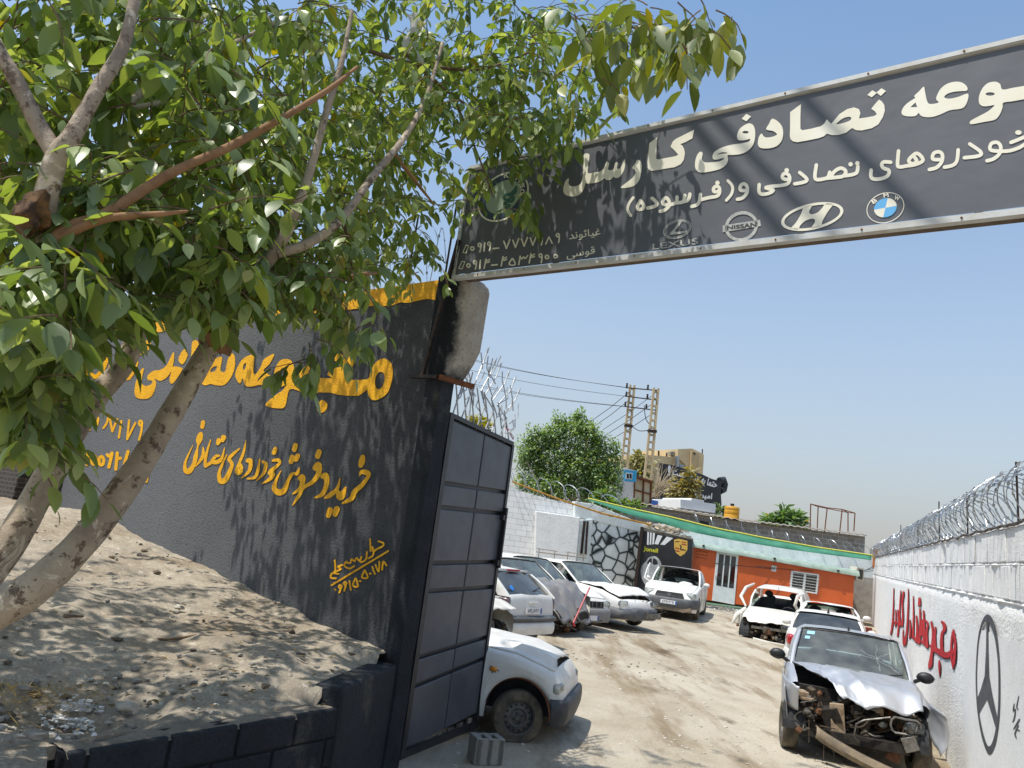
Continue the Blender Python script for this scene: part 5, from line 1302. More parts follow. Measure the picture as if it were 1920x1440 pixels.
# ---------------------------------------------------------------- silver saloon in front
def silver():
    f = V3(-.37, -.929, 0).normalized(); rgt = V3(f.y, -f.x, 0)
    fa = (V3(3.59, 9.16, 0)+V3(4.79, 8.64, 0))/2       # between the front tyres
    L = 4.15; fo = .62; wb = 2.44
    c = fa - f*(L/2-fo)*KS; c.z = .01
    k = Car('crashed_car', c, hd(f.x, f.y), 'silver crashed saloon, its front torn open, beside the white wall with the star', L=L, W=1.66, H=1.44, wb=wb, fo=fo, rt=.295, tw=.19, cowl=.70, wtop=.02, rroof=-1.0, rbase=-1.45, zcowl=.95, zdeck=.99, belt=.93, hoodz=.74, tailz=.96, cut_front=.42, paint=CSIL, hood=False, wheelcfg={'fl': {'steer': .12}, 'fr': {'steer': .12}}, glass=glass_mat('dusty_green_glass', '#c8e0d2', .12, .24))
    def fn(u, v, p):
        # v -1: car's right (photo left), collapsed towards the centre; ridge runs from the screen's left corner to the nose
        if u > .0:
            cutv = -1+.78*u**1.0                        # right edge folds inward
            vv = cutv+(v+1)/2*(1.0-cutv)
            q = s_hood(u, vv); p = q
        ridge = math.exp(-((v+.35-.05*u)/.16)**2)
        p = p + V3(0, 0, .055*ridge*math.sin(math.pi*min(1, u*1.05)))
        dent = math.exp(-((v+.62)/.28)**2-((u-.62)/.25)**2); p.z -= .085*dent
        p.z += .018*noise.noise(V3(u*5, v*4, 1))*(.3+u) - .05*abs(noise.noise(V3(u*3.2+v*1.2, v*2.2-u, 7)))*math.sin(math.pi*min(1, u*1.1)) - .028*abs(noise.noise(V3(u*6-v*2, v*5+u, 3)))*max(0, .5-v) + .010*noise.noise(V3(u*13, v*11, 4))*max(0, -v+.2)
        sag = max(0, u-.78)/.22; p.z -= .13*sag**1.5*(1-.35*v*v) ; p.z += .03*math.sin(v*7+1)*sag
        p.x += .05*math.cos(v*1.4)*sag - .05*max(0, -v)*sag
        return p
    def s_hood(u, v):
        x1 = k.xf-.32; x = k.cowl+.01+(x1-k.cowl)*u; w = k.plan(min(x, k.xf-.5))*.90
        return V3(x, w*v, k.top(min(x, k.xf-.3))+.02+.03*(1-v*v)+.035*u)
    h = k.make_hood(fn, 40); tag(h, 'buckled silver bonnet folded across the middle')
    # fenders: push the right one back, splay the left one out
    for v in k.bodyo.data.vertices:
        p = v.co
        if p.x > k.cowl+.05:
            t = min(1, (p.x-k.cowl-.05)/.75)
            if p.y < -.3: p.y += .05*t; p.x -= .08*t; p.z += .012*noise.noise(p*9)
            if p.y > .3: p.y += .02*t + .02*t*noise.noise(p*5); p.z += .015*noise.noise(p*6)
    # the torn left wing flares out (photo right)
    mb = MB(); P = []
    for i in range(11):
        u = i/10
        r = []
        for j in range(11):
            v = j/10; x = k.xfw-.30+.86*u; y = k.W/2-.06+.20*u*u*math.sin(math.pi*(.25+.55*v))+.02*noise.noise(V3(u*6, v*6, 0)); z = .90-.10*u-.46*v*(.25+.75*u)
            r.append((x, y, z))
        P.append(r)
    mb.grid(P); tag(build('torn_wing', mb, CSIL, k.t, smooth=40, local=True, solid=.006), 'torn silver front wing flaring out towards the wall')
    mb = MB(); P = []
    for i in range(9):
        u = i/8; P.append([(k.xfw-.42+.80*u-.05*v*u, -k.W/2-.015+.05*u+.06*v*u, .90-.12*u-(.22+.20*u)*v*(.35+.65*abs(2*u-.75)**.5)+.01*noise.noise(V3(u*7, v*5, 3))) for v in [j/6 for j in range(7)]])
    mb.grid(P); build('bent_wing', mb, CSIL, k.t, smooth=40, local=True, solid=.006)
    mb = MB(); P = []
    for i in range(11):
        a = i/10*1.25; row = []
        for j in range(9):
            v = j/8; z = .90-.10*(i/10)-v*(.34-.06*(i/10)); row.append((k.xfw+.02+.46*math.sin(a)-.05*v, -k.W/2+.0+.30*(1-math.cos(a))+.03*v*(1-v)*-1, z+.012*noise.noise(V3(a*5, v*5, 4))))
        P.append(row)
    mb.grid(P); build('bent_wing', mb, CSIL, k.t, smooth=45, local=True, solid=.006)
    # exposed front
    x1 = k.xf-.30
    mb = MB(); mb.box((x1-.42, 0, .50), (.10, 1.30, .55)); mb.box((x1-.2, 0, .30), (.5, 1.2, .10)); build('bulkhead', mb, ENG[0], k.t, local=True)
    k.clutter((x1-.42, x1-.05, -.62, .62, .30, .74), 85, 4, .03, .15, 16)
    k.clutter((x1-.15, x1+.10, -.66, -.40, .30, .70), 26, 9, .02, .09, 8)
    k.clutter((x1-.25, x1+.05, .42, .70, .30, .72), 22, 13, .02, .09, 8)
    mb = MB(); mb.box((x1-.02, -.18, .50), (.05, .16, .34), Matrix.Rotation(.1, 3, 'X')); build('radiator_tank', mb, ENG[3], k.t, local=True, bevel=.01)
    mb = MB(); mb.tube([(x1+.10, .38, .64), (x1+.14, .10, .56), (x1+.12, .02, .50), (x1+.12, -.0, .36), (x1+.10, .05, .30)], .011, 6); build('bent_pipe', mb, ENG[2], k.t, local=True, smooth=60)
    mb = MB(); mb.tube([(x1+.05, .55+.16*math.cos(a), .56+.10*math.sin(a)+.02*math.sin(3*a)) for a in [i*.4 for i in range(15)]], .014, 6); build('lamp_surround', mb, ENG[2], k.t, local=True, smooth=60); mb = MB(); mb.tube([(x1+.02, -.55+.11*math.cos(a), .42+.09*math.sin(a)) for a in [i*.4 for i in range(14)]], .012, 6); build('lamp_surround', mb, ENG[2], k.t, local=True, smooth=60)
    k.lamp('broken_headlamp', GCLEAR, (x1+.0, .64, .56), .13, (.6, 1.0, .7), .5)
    mb = MB(); mb.box((x1+.02, .60, .38), (.12, .16, .16), Matrix.Rotation(.4, 3, 'X')); build('torn_bracket', mb, ENG[2], k.t, local=True, bevel=.008)
    mb = MB(); mb.box((x1-.05, .45, .24), (.10, .16, .20), Matrix.Rotation(-.3, 3, 'X'), .7); build('rusty_bracket', mb, ENG[1], k.t, local=True, bevel=.01)
    # fallen bumper beam, hanging from the right corner down to the ground at the middle
    mb = MB(); P = []
    for i in range(21):
        u = i/20; y = -.42+.98*u; x = x1+.16+.22*math.sin(u*2.4)+.05*u; z = .33-.30*u**.8
        P.append([(x-.03, y, z+.07), (x+.03, y+.01, z+.055), (x+.055, y+.01, z+.0), (x+.02, y, z-.06*(1-.4*u)), (x-.04, y, z-.07*(1-.4*u))])
    P = [[(a, b, max(c, .006)) for a, b, c in r] for r in P]
    mb.grid(P); tag(build('fallen_bumper', mb, DUSTP, k.t, smooth=50, local=True, solid=.008), 'dusty front bumper hanging down to the ground')
    mb = MB(); 
    for y, z0, z1 in ((-.33, .30, .05), (-.22, .26, .10), (-.5, .45, .2)): mb.tube([(x1+.18, y, z0), (x1+.2, y+.01, z1)], .006, 5)
    build('dangling_wire', mb, ENG[4], k.t, local=True)
    mb = MB(); mb.box((x1-.10, -.60, .70), (.22, .12, .07), Matrix.Rotation(.3, 3, 'Z')); mb.box((x1-.05, -.55, .66), (.16, .2, .03), Matrix.Rotation(-.3, 3, 'Z')); build('torn_duct', mb, ENG[3], k.t, local=True, bevel=.006)
    k.mirror(1); k.mirror(-1)
    mb = MB(); mb.lathe([(.018, 0), (.014, .04), (.006, .07), (0, .075)], 8, origin=(k.wtop-.10, 0, k.H-.02)); build('roof_aerial', mb, M_BLACK, k.t, local=True)
    # stickers on the screen and cracks
    cr = mat('glass_crack', '#dfe6e4', .4); mb = MB(); r = random.Random(8)
    P = k.roofP; 
    def scr(u, v):  # u across -1..1 (car left +), v 0..1 up
        wb_ = k.W/2*.965; a = V3(k.cowl, u*wb_*.9, k.zcowl-.005); b = V3(k.wtop, u*k.rw*.93, P[0][7][2]+.01); return a.lerp(b, v)+V3(.10, 0, .03)*math.cos(u*math.pi/2)*(1-.25*v)+V3(.006, 0, .004)
    for i in range(9):
        a = r.uniform(0, 6.28); pts = [scr(.50, .45)]; l = 0
        for q in range(5): l += r.uniform(.04, .10); pts.append(scr(max(-.95, min(.95, .50+l*math.cos(a)+r.uniform(-.03, .03))), max(.05, min(.95, .45+l*1.1*math.sin(a)+r.uniform(-.03, .03)))))
        mb.tube(pts,   .0009, 3)
    build('screen_cracks', mb, cr, k.t, local=True)
    mb = MB(); mb.quad(scr(-.88, .84), scr(-.72, .84), scr(-.72, .93), scr(-.88, .93)); mb.quad(scr(-.90, .70), scr(-.80, .70), scr(-.80, .78), scr(-.90, .78)); build('screen_sticker', mb, mat('pale_blue_sticker', '#8fc6e0', .5), k.t, local=True)
    k.lines(); return k
silver()

# ---------------------------------------------------------------- white saloon behind it, rear to us
def white_rear():
    f = V3(.407, .913, 0); c = V3(7.1, 16.3, 0); 
    k = Car('white_saloon', gp(c.x, c.y)-V3(0, 0, .07), hd(f.x, f.y), 'white saloon with red tail lamp parked just behind the silver wreck', L=4.15, W=1.66, H=1.40, wb=2.44, fo=.8, cowl=.62, wtop=-.02, rroof=-1.0, rbase=-1.50, zcowl=.93, zdeck=1.0, tailz=.98, belt=.93, paint=CW, glass=GDARK)
    for sg in (1, -1):
        k.lamp('tail_lamp', REDLAMP, (k.xr+.13, sg*.66, .78), .22, (.75, .62, .66), sg*.3)
        k.lamp('reverse_lamp', GCLEAR, (k.xr+.02, sg*.67, .80), .055, (.8, 1.4, .7))
        k.mirror(sg, CW)
    k.bumper(-1, .32, .58, CW); k.plate(-1, .72); k.lines()
    mb = MB(); mb.lathe([(.03, 0), (.02, .05), (.006, .10), (0, .105)], 8, origin=(k.rroof+.12, 0, k.H-.02)); build('roof_aerial', mb, M_BLACK, k.t, local=True)
white_rear()

# ---------------------------------------------------------------- crushed white car beyond
def crushed():
    f = V3(-.36, -.93, 0).normalized(); c = V3(8.6, 19.7, 0)
    k = Car('crushed_car', gp(c.x, c.y), hd(f.x, f.y), 'white car with crushed roof, beyond the saloon with the red tail lamp', L=4.0, W=1.66, H=1.24, cowl=.62, wtop=-.02, rroof=-1.1, rbase=-1.6, belt=.9, zcowl=.9, paint=CW, hood=False, windshield=False, headlights=False)
    def fn(u, v, p):
        a = .10; x = (p.x-k.cowl); z = .05*math.sin(v*3)*u+.05*noise.noise(V3(u*3, v*3, 0))
        return V3(k.cowl+x*math.cos(a), p.y*1.0, k.zcowl+x*math.sin(a)*.9+z+.03*(1-v*v))
    k.make_hood(fn, 18)
    k.crumple(k.bodyo, (.2, 0, 1.2), 1.0, .12, (-.05, .0, -.04), 3, 3)
    mb = MB(); mb.tube([(1.0, -.78, .88), (1.25, -.92, 1.1), (1.2, -.86, 1.34), (.7, -.7, 1.42)], [.03, .045, .045, .03], 6); build('torn_pillar', mb, CW2, k.t, local=True, smooth=60)
    k.clutter((1.0, 1.9, -.6, .6, .35, .85), 40, 31); k.mirror(1, CW); k.lines()
crushed()

# ---------------------------------------------------------------- wrecked white hatchback by the office
def wreck_hatch():
    f = V3(-.46, -.888, 0).normalized(); c = V3(7.78, 21.0, 0)
    k = Car('crashed_hatchback', gp(c.x, c.y)-V3(0, 0, .07), hd(f.x, f.y), 'wrecked white hatchback without windscreen, its front torn away, before the orange office', L=3.8, W=1.65, H=1.44, wb=2.44, fo=.62, cowl=.62, wtop=-.08, rroof=-1.35, rbase=-1.74, hatch=True, zcowl=.95, zdeck=.98, tailz=1.0, paint=CW2, hood=False, windshield=False, cut_front=.36, pitchy=.12, rear_glass=False, wheelcfg={'fr': None, 'fl': {}})
    def fn(u, v, p):
        p = p + V3(-.05*u, 0, .05*u*math.sin(v*2+.5)+.05*noise.noise(V3(u*4, v*4, 2))*u); 
        if v < -.3: p.z += .10*(-v-.3)*u; p.y += .06*u*(-v)
        return p
    k.make_hood(fn, 20)
    x1 = k.xf-.28
    mb = MB(); mb.box((x1-.38, 0, .5), (.1, 1.2, .5)); build('bulkhead', mb, ENG[0], k.t, local=True)
    k.clutter((x1-.35, x1+.05, -.85, .30, .12, .62), 70, 17, .04, .17, 14); k.clutter((x1-.2, x1+.10, .1, .62, .28, .5), 22, 18, .03, .10, 6)
    k.lamp('headlamp', GCLEAR, (x1+.02, .52, .68), .19, (.75, 1.25, .55), .35)
    mb = MB(); P = [[(x1+.20-.10*abs(u)+.02*v, .72*u+.05, max(.01, .05+.24*v-.04*u)) for v in (0, .4, .8, 1)] for u in [i/10-.6 for i in range(13)]]
    mb.grid(P); tag(build('fallen_bumper', mb, CW2, k.t, smooth=60, local=True, solid=.01), 'white bumper skin lying against the ground')
    mb = MB(); mb.tube([(x1+.2, .62, .30), (x1+.1, .85, .34), (x1-.3, .9, .16), (x1-.2, .7, .06), (x1+.15, .55, .10)], .05, 6); mb.blob((x1-.02, .72, .22), .2, 2, 3, .4, (1.2, 1, .7)); build('arch_liner', mb, M_BLACK, k.t, local=True, smooth=60)
    mb = MB(); 
    mb.tube([(.6, -.80, .92), (.35, -1.0, 1.16), (-.05, -.93, 1.38), (-.6, -.78, 1.45)], [.03, .05, .05, .03], 7); mb.tube([(.75, -.78, .90), (.95, -1.0, .70), (1.0, -1.12, .42)], [.05, .07, .02], 6); mb.box((.8, -.95, .62), (.5, .05, .35), Matrix.Rotation(.5, 3, 'Z'))
    tag(build('torn_side', mb, CW2, k.t, local=True, smooth=60), 'peeled white side frame bent outwards')
    mb = MB(); mb.bar((x1+.06, -.45, .58), (x1+.06, .5, .60), .05, .07); build('bumper_beam', mb, ENG[2], k.t, local=True)
    k.crumple(k.bodyo, (1.0, -.7, .7), .9, .10, (-.05, .10, 0), 5, 4)
    k.mirror(1); k.lines()
    mb = MB(); mb.lathe([(.012, 0), (.008, .04), (0, .06)], 6, origin=(k.wtop-.1, 0, k.H)); build('roof_aerial', mb, M_BLACK, k.t, local=True)
wreck_hatch()

# ---------------------------------------------------------------- white saloon facing us at the back
def saloon_front():
    fl = V3(5.95, 22.25, 0); rl = V3(6.85, 24.75, 0); f = (fl-rl).normalized(); rgt = V3(f.y, -f.x, 0)
    c = (fl+rl)/2+rgt*.78*KS
    L = 4.25; wb = 2.63; fo = .82; c = c - f*((L/2-fo-wb/2))*KS
    k = Car('white_saloon', gp(c.x, c.y), hd(f.x, f.y), 'white saloon with missing windscreen facing the gate in front of the black poster', L=L, W=1.74, H=1.53, wb=wb, fo=fo, rt=.31, cowl=.72, wtop=.05, rroof=-1.1, rbase=-1.55, zcowl=1.0, zdeck=1.02, belt=.98, hoodz=.84, nosez=.66, tailz=1.0, paint=CW, windshield=False)
    k.bumper(1, .32, .60, BUMP, .05); 
    mb = MB()
    for i in range(5):
        z = .635+.028*i; mb.bar((k.xf+.012-.012*i, -.42+.02*i, z), (k.xf+.012-.012*i, .42-.02*i, z), .02, .012)
    build('grille_bars', mb, CHROME, k.t, local=True)
    k.patch('grille', mat('grille_recess', '#3a3b3d', .6), [(-.45, .62), (.45, .62), (.40, .77), (-.40, .77)], .006)
    mb = MB(); mb.box((k.xf+.03, 0, .69), (.02, .09, .11), Matrix.Rotation(rad(45), 3, 'X')); build('diamond_badge', mb, CHROME, k.t, local=True)
    for sg in (1, -1): k.lamp('headlamp', GCLEAR, (k.xf-.16, sg*.62, .72), .20, (.62, 1.0, .52), sg*-.45); k.mirror(sg, CW)
    k.plate(1, .46, '۱۲۰۳۸۴۲۵', .50, 0, .085)
    mb = MB(); mb.box((k.xf-.02, .1, .26), (.10, 1.2, .10)); mb.blob((k.xf-.05, -.55, .24), .14, 2, 4, .4); mb.box((k.xf+.02, .55, .28), (.08, .3, .10), Matrix.Rotation(.3, 3, 'X')); build('broken_valance', mb, DUSTP, k.t, local=True, smooth=40)
    k.clutter((k.xf-.2, k.xf+.02, -.75, .2, .10, .28), 16, 41, .03, .10, 6)
    mb = MB(); mb.lathe([(0, .03), (.05, .03), (.055, 0)], 12, axis=(1, 0, 0), origin=(k.xf+.01, -.68, .36)); build('fog_lamp', mb, INK, k.t, local=True)
    # airbag cloth, bent door frame
    mb = MB(); mb.blob((k.cowl-.3, .3, .98), .2, 2, 6, .3, (1, 1.2, .6)); build('burst_airbag', mb, mat('airbag_cloth', '#d7d5cc', .9), k.t, smooth=60, local=True)
    mb = MB(); mb.tube([(.75, -.84, .95), (.62, -1.05, 1.05), (.35, -1.02, 1.35), (.28, -.95, 1.55)], .025, 6); mb.tube([(.35, -.86, .95), (.25, -1.0, 1.2), (.28, -.95, 1.55)], .02, 6); build('bent_door_frame', mb, CW, k.t, smooth=60, local=True)
    mb = MB(); mb.lathe([(.012, 0), (.008, .05), (0, .07)], 6, origin=(k.wtop-.1, 0, k.H)); build('roof_aerial', mb, M_BLACK, k.t, local=True)
    k.lines()
saloon_front()

# ---------------------------------------------------------------- row nosed out along the left
ROWF = V3(.66, -.75, 0).normalized(); ROWR = V3(ROWF.y, -ROWF.x, 0)
def rack_car():
    fr = V3(2.50, 17.5, 0); L = 4.2; fo = .74; c = fr - ROWF*(L/2-fo)*KS - ROWR*.74*KS
    k = Car('white_saloon', gp(c.x, c.y), hd(ROWF.x, ROWF.y), 'white saloon with a wire roof rack and sprung bonnet by the stone mural', L=L, W=1.68, H=1.42, wb=2.6, fo=fo, cowl=.62, wtop=-.10, rroof=-1.15, rbase=-1.65, belt=.90, zcowl=.92, hoodz=.74, nosez=.62, paint=CW, hood=False, side_glass=-1)
    def fn(u, v, p): return p+V3(-.06*u, 0, .02+.10*math.sin(math.pi*.5*u)*(.7+.3*v)+.03*noise.noise(V3(u*4, v*4, 0)))
    k.make_hood(fn, 16)
    b = k.bumper(1, .24, .50, BUMP, .06); k.crumple(b, (k.xf, -.5, .4), .9, .08, (.04, 0, -.02), 2)
    for sg in (1, -1): k.lamp('headlamp', GCLEAR, (k.xf-.05, sg*.60, .60), .15, (.4, 1.2, .6))
    k.clutter((k.xf-.5, k.xf-.05, -.6, .6, .5, .70), 30, 51); 
    mb = MB(); mb.bar((k.xf+.10, .1, .35), (k.xf+.16, .62, .36), .06, .10); mb.box((k.xf+.13, .6, .34), (.10, .12, .1)); build('bent_bumper_iron', mb, ENG[2], k.t, local=True)
    mb = MB(); x0, x1 = k.rroof-.0, k.wtop-.25; z = k.H+.10
    for i in range(9):
        x = x0+(x1-x0)*i/8; mb.tube([(x, -.58, z), (x, .58, z)], .010, 5)
    for y in (-.58, .58): mb.tube([(x0, y, z), (x1, y, z)], .014, 5); mb.tube([(x0, y, z+.09), (x1, y, z+.09)], .010, 5)
    for x in (x0+.1, x1-.1):
        for y in (-.58, .58): mb.tube([(x, y, k.H-.06), (x, y, z+.09)], .012, 5)
    tag(build('roof_rack', mb, mat('rack_metal', '#8d8577', .6, .4, col2='#6b5744', scale=20), k.t, local=True), 'brown wire roof rack')
    k.mirror(-1); k.lines()
rack_car()
def grey_bumper_car():
    n = V3(2.22, 16.1, 0); L = 4.0; c = n - ROWF*(L/2+.05)*KS 
    k = Car('white_hatchback', gp(c.x, c.y), hd(ROWF.x, ROWF.y), 'white car with grey bumper, between the roof rack saloon and the crumpled grey wreck', L=L, W=1.62, H=1.45, wb=2.38, fo=.74, cowl=.55, wtop=-.15, rroof=-1.3, rbase=-1.7, belt=.90, zcowl=.92, hoodz=.76, nosez=.64, paint=CW, side_glass=-1)
    k.bumper(1, .20, .50, mat('mid_grey_bumper', '#77787a', .6, col2='#85837e', scale=8), .06)
    k.patch('grille', INK, [(-.42, .52), (.42, .52), (.40, .66), (-.40, .66)], .010)
    mb = MB()
    for y in (-.3, -.15, 0, .15, .3): mb.box((k.xf+.02, y, .59), (.02, .02, .13))
    build('grille_bars', mb, BUMP, k.t, local=True)
    for sg in (1, -1): k.lamp('headlamp', GCLEAR, (k.xf-.07, sg*.56, .60), .15, (.5, 1.0, .62))
    k.plate(1, .30, '', .46, -.05, .09); k.mirror(-1); k.lines()
    mb = MB(); mb.box((k.xf+.06, .1, .25), (.02, .5, .03)); build('bumper_slot', mb, INK, k.t, local=True)
grey_bumper_car()
def crumpled_grey():
    n = V3(1.72, 15.0, 0); L = 3.9; c = n - ROWF*(L/2-.1)*KS
    k = Car('crumpled_car', gp(c.x, c.y), hd(ROWF.x, ROWF.y), 'grey crumpled wreck with its bonnet folded down over a smashed front, in the left row', L=L, W=1.66, H=1.42, wb=2.4, fo=.72, cowl=.62, wtop=-.1, rroof=-1.2, rbase=-1.6, belt=.92, hoodz=.80, paint=CW2, hood=False, cut_front=.34, wheelcfg={'fr': None}, side_glass=-1)
    k.hoodmat = CGREY
    def fn(u, v, p):
        q = max(0, u-.35)/.65
        p = p+V3(.10*q, 0, .14*math.sin(math.pi*min(1, u*1.3))-.44*q**1.8+.10*noise.noise(V3(u*3.5, v*3, 6))+.045*noise.noise(V3(u*8, v*7, 1))+.02*noise.noise(V3(u*17, v*14, 2)))
        p.y *= (1-.18*q); return p
    tag(k.make_hood(fn, 26), 'dark grey bonnet crumpled down like cloth')
    x1 = k.xf-.25; mb = MB(); mb.box((x1-.35, 0, .5), (.1, 1.2, .5)); build('bulkhead', mb, ENG[0], k.t, local=True)
    k.clutter((x1-.3, x1+.10, -.80, .3, .08, .5), 70, 61, .04, .15, 14)
    mb = MB(); mb.box((x1+.24, .18, .44), (.04, .34, .16), Matrix.Rotation(.25, 3, 'X')); build('grille', mb, INK, k.t, local=True)
    mb = MB(); mb.tube([(x1+.27, .18+.19*math.cos(a), .44+.11*math.sin(a)) for a in [i*.5 for i in range(13)]], .02, 5); build('grille_rim', mb, CGREY, k.t, local=True, smooth=60)
    k.mirror(-1); k.lines()
crumpled_grey()
def hatch_rear():
    f = -V3(.80, -.60, 0).normalized(); rgt = V3(f.y, -f.x, 0); rc = V3(.80, 12.9, 0); c = rc+f*1.9*KS
    k = Car('white_hatchback', gp(c.x, c.y)+V3(0, 0, -.05), hd(f.x, f.y), 'white hatchback seen from behind with one red fog lamp, next to the gate', L=3.83, W=1.65, H=1.43, wb=2.44, fo=.78, cowl=.62, wtop=-.02, rroof=-1.30, rbase=-1.76, hatch=True, zcowl=.93, zdeck=.98, belt=.93, tailz=.99, tailbot=.36, paint=CW, glass=GDARK, plan_r=.14)
    for sg in (1, -1): k.lamp('tail_lamp', SMOKED, (k.xr+.14, sg*.73, .82), .17, (.8, .45, .85), sg*.2)
    k.bumper(-1, .30, .52, CW, .05); mb = k.bumper(-1, .53, .63, BUMP, .065, 'bumper_strip')
    k.plate(-1, .72, '۵۹ل۵۱۲۲۰', .50, 0, .03)
    mb = MB(); mb.blob((k.xr-.05, .18, .40), .07, 2, 0, 0, (.3, 1.4, .9)); build('fog_lamp', mb, REDLAMP, k.t, smooth=60, local=True)
    mb = MB(); mb.box((k.rroof-.09, 0, k.H-.055), (.04, .36, .035)); build('brake_lamp', mb, REDLAMP, k.t, local=True, bevel=.006)
    mb = MB(); mb.box((k.xr-.012, 0, .86), (.02, .26, .035)); build('boot_handle', mb, CW, k.t, local=True, bevel=.006)
    # rampant lion badge
    mb = MB(); cv = lambda y, z: (k.xr-.012, -y/1000, .93+(-z)/1000)
    paint(mb, [('V', [(0, -45, 14), (-12, -30, 22), (-6, -5, 22), (8, 15, 18), (22, 42, 10)]), ('V', [(-6, 5, 12), (-22, 30, 8)]), ('V', [(-10, -25, 10), (-34, -20, 8)]), ('V', [(4, -15, 10), (28, -25, 8)])], cv); build('lion_badge', mb, CHROME, k.t, local=True)
    mb = MB(); mb.lathe([(.055, 0), (.04, .003), (0, .003)], 16, axis=(-.82, 0, .57), origin=(k.rbase+.03, .48, 1.09)); build('round_sticker', mb, mat('blue_sticker', '#2f7fd0', .5), k.t, local=True)
    mb = MB(); mb.tube([(k.rbase-.05, 0, k.zdeck+.04), (k.rbase-.02, -.2, k.zdeck+.09), (k.rbase+.02, -.42, k.zdeck+.13)], .012, 5); build('rear_wiper', mb, M_BLACK, k.t, local=True)
    k.mirror(1); k.lines()
hatch_rear()
def broken_white():
    n = V3(.36, 11.0, 0); f = V3(.86, -.51, 0).normalized(); L = 3.6; c = n-f*(L/2-.05)*KS
    k = Car('broken_car', gp(c.x, c.y), hd(f.x, f.y), 'white broken wreck between the flat tyred saloon and the hatchback', L=L, W=1.60, H=1.40, wb=2.3, fo=.70, cowl=.55, wtop=-.15, rroof=-1.2, rbase=-1.55, belt=.88, paint=CW2, hood=False, cut_front=.34, windshield=True)
    def fn(u, v, p): 
        a = -.5; x = p.x-k.cowl; return V3(k.cowl+x*.9, p.y+.10*u, p.z+.16*u+.05*noise.noise(V3(u*3, v*3, 0)))
    k.make_hood(fn, 14); x1 = k.xf-.25; k.clutter((x1-.4, x1, -.6, .6, .25, .65), 40, 71)
    mb = MB(); mb.box((x1-.45, 0, .5), (.1, 1.2, .5)); build('bulkhead', mb, ENG[0], k.t, local=True); k.mirror(-1); k.lines()
broken_white()
def near_saloon():
    f = V3(.97, -.24, 0).normalized(); rgt = V3(f.y, -f.x, 0); fw = V3(.47, 7.93, 0)
    L = 3.75; fo = .47; c = fw - f*(L/2-fo)*KS - rgt*.70*KS
    k = Car('white_saloon', V3(c.x, c.y, .005), hd(f.x, f.y), 'white saloon with flat front tyre and black bumper behind the gate leaf', L=L, W=1.62, H=1.45, wb=2.34, fo=fo, rt=.285, tw=.17, cowl=.58, wtop=-.12, rroof=-1.0, rbase=-1.4, belt=.90, zcowl=.93, hoodz=.80, nosez=.64, frontbot=.22, paint=CW, hood=False, wheelcfg={'fr': {'flat': .045, 'steer': .42}}, plan_f=.20)
    def fn(u, v, p): return p+V3(-.02*u, -.03*u, .015+.10*u*(.55-v*.45)+.02*noise.noise(V3(u*4, v*4, 0))*u) if v > -.75 else p+V3(0, 0, .004)
    tag(k.make_hood(fn, 16), 'sprung rusty edged bonnet lifted off its wing')
    k.bumper(1, .20, .47, mat('black_bumper_plastic', '#2e3033', .55, col2='#3c3e41', scale=6), .055, wrap=.13)
    k.lamp('headlamp', GCLEAR, (k.xf-.10, -.60, .58), .125, (.75, .9, .62), -.2); k.lamp('headlamp', GCLEAR, (k.xf-.10, .60, .58), .125, (.75, .9, .62), .2)
    x = k.xfw-.30; y = -(k.plan(x)+.005)
    mb = MB(); mb.blob((x, y, .70), .035, 2, 0, 0, (1.25, .5, .75)); build('side_repeater', mb, ORANGEL, k.t, smooth=60, local=True)
    mb = MB(); r = random.Random(2)
    for i in range(14): a = r.uniform(0, 6.28); l = r.uniform(.04, .075); mb.add([(x+l*math.cos(a), y+.002, .70+l*.7*math.sin(a)), (x+.03*math.cos(a+.5), y+.002, .70+.022*math.sin(a+.5)), (x+.03*math.cos(a-.5), y+.002, .70+.022*math.sin(a-.5))], [(0, 1, 2)])
    build('rust_bloom', mb, M_RUST, k.t, local=True)
    mb = MB(); ra = k.rt+.075
    mb.tube([(k.xfw+ra*math.cos(a), -k.plan(k.xfw)*.957, k.rt+ra*math.sin(a)) for a in [math.pi*(-.02+1.04*i/20) for i in range(21)]], .012, 5); mb.tube([(k.xfw+ra, -k.plan(k.xfw+ra)*.96, .40), (k.xf-.12, -k.plan(k.xf-.1)*1.0, .475)], .014, 5)
    build('rusted_arch_lip', mb, M_RUST, k.t, local=True, smooth=60)
    # gap of the front door with its grey rubber strip hanging out
    xg = k.cowl-.04; 
    mb = MB(); mb.tube([(xg+.02, -k.plan(xg)-.002, .93), (xg+.07, -k.plan(xg)-.03, .80), (xg+.05, -k.plan(xg)-.035, .62), (xg-.02, -k.plan(xg)-.03, .42), (xg-.16, -k.plan(xg)-.01, .25)], .016, 6); build('door_seal', mb, mat('grey_rubber', '#4a4640', .8), k.t, local=True, smooth=60)
    k.mirror(-1, CW); k.lines()
    k.clutter((k.xf-.7, k.xf-.2, -.4, .5, .55, .74), 30, 81, .03, .10, 8)
near_saloon()
